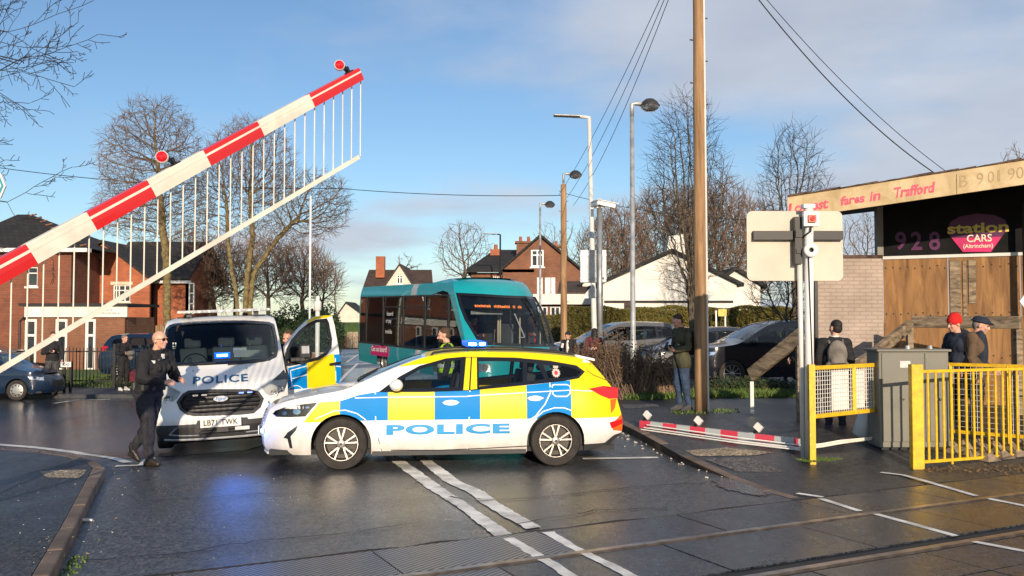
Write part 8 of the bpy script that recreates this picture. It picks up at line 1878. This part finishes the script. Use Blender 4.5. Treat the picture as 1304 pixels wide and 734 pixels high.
# 10. man in flat hat
def hat(root, D, hp, HM):
    q = MB(); q.ell(hp(0, .015, .075), (.098, .115, .055), 16, 0, HM); q.ell(hp(0, -.075, .055), (.085, .085, .016), 14, 0, HM); q.ell(hp(0, .02, .05), (.112, .13, .02), 14, 0, HM); part_mesh('cap', bake(q, .008, 2, .003, 14), ['cloth_navy'], root)
    q = MB(); q.lathe([(.060, -.02), (.070, -.02), (.072, .02), (.062, .025)], D['neck']+Vector((0, -.01, 0)), 'z', 16); P('shirt_collar', q, ['cloth_white'], root, True)
    q = MB()
    for s in (-1, 1): q.tube([hp(s*.03+.016*math.cos(a), -.092, .014+.014*math.sin(a)) for a in np.linspace(0, 6.283, 10)], .002, 4)
    P('glasses', q, ['black'], root)
    q = MB(); q.ell(D['chest']+Vector((.10, -.075, -.05)), (.055, .085, .30), 12); q.ell(D['chest']+Vector((-.10, -.075, -.05)), (.055, .085, .30), 12); part_mesh('jacket_front', bake(q, .010, 2), ['cloth_navy'], root)
p = at(1240, 400, 13.35); person('man in a navy cap, glasses and brown jacket facing right behind the railing', Vector((p.x, p.y, .1)), R(60), dict(head=(0, -.09, 1.575), neck=(0, -.035, 1.44), chest=(0, -.01, 1.27), wrL=(.1, -.22, .98), elL=(.24, -.03, 1.12)), 1.88, 'cloth_brown', 'cloth_trouser', hairstyle='short', hair='cloth_pack', extra=hat, fat=1.2, nod=R(16), coat=.12)
# 11. man at far left in front of the railings
p = G(66, 500.5, .1); person('man in black jacket and grey trousers with arms bent, in front of the railings', p, R(30), dict(head=(0, -.05, 1.62), elR=(-.25, -.0, 1.14), wrR=(-.08, -.24, 1.20), elL=(.26, .0, 1.14), wrL=(.24, -.14, .95)), 1.80, 'cloth_black', 'cloth_grey', hair='hair_brown', nod=R(18), extra=lambda r, D, hp, HM: phone(r, D['wrR']+Vector((.03, -.08, .05)), (0, .5, 1)), fat=1.12)
# 12. woman with white bag
p = G(157, 498, .1); w12 = person('woman in a black coat and white shoes holding a pale bag beside the board fence', p, R(55), dict(head=(0, -.05, 1.61), elR=(-.24, -.02, 1.16), wrR=(-.12, -.26, 1.16), elL=(.24, -.02, 1.16), wrL=(.12, -.24, 1.1)), 1.72, 'cloth_black', 'cloth_black', 'cloth_white', hair='cloth_pack', hairstyle='bun', coat=.3)
q = MB(); q.ell((0, -.36, 1.16), (.15, .12, .09), 12); q.ell((.02, -.34, 1.05), (.08, .08, .1), 10); thing_at(w12, 'bag', bake(q, .012, 2, .01, 10), ['cloth_pack'], 'pale bag held in front of the woman in the black coat', 'bag', True)
p = G(169, 497, .1); q = MB(); q.box((p.x, p.y, p.z+.45), (.42, .35, .3), 0, Matrix.Rotation(.2, 3, 'X')); q.tube([(p.x-.2, p.y, p.z+.5), (p.x-.25, p.y+.2, p.z+.95)], .015, 6); q.tube([(p.x-.15, p.y, p.z+.35), (p.x+.15, p.y+.1, p.z+.1)], .015, 6)
for dx in (-.18, .18): q.lathe([(.001, -.02), (.1, -.02), (.1, .02), (.001, .02)], (p.x+dx, p.y, p.z+.1), 'x', 14, 1)
TW('shopping_trolley', q, ['cloth_maroon', 'black'], (p.x, p.y, p.z), 'dark red wheeled trolley beside the woman in the black coat', 'trolley')
# driver and a passenger in the bus
def seat_person(label, local, top, hair):
    c_ = BM @ Vector(local); person(label, c_, BZ, dict(head=(0, -.02, 1.30), neck=(0, .01, 1.15), chest=(0, .01, .97), waist=(0, .02, .75), pelvis=(0, .02, .62), shR=(-.18, .01, 1.10), shL=(.18, .01, 1.10), elR=(-.24, -.05, .86), elL=(.24, -.05, .86), wrR=(-.15, -.3, .9), wrL=(.15, -.3, .9), hipR=(-.09, 0, .6), hipL=(.09, 0, .6), knR=(-.12, -.42, .62), knL=(.12, -.42, .62), anR=(-.12, -.45, .2), anL=(.12, -.45, .2), toR=(-.12, -.6, .15), toL=(.12, -.6, .15)), 1.75, top, 'cloth_trouser', hair=hair, vox=.014)
seat_person('bus driver in dark clothes behind the left half of the bus windscreen', (-.55, 1.75, .35), 'cloth_grey', 'hair_brown')
seat_person('passenger in a bright red top seen through the bus windscreen', (.25, 3.1, .45), 'red_wool', 'hair_black')
bpy.data.scenes.remove(BENCH)
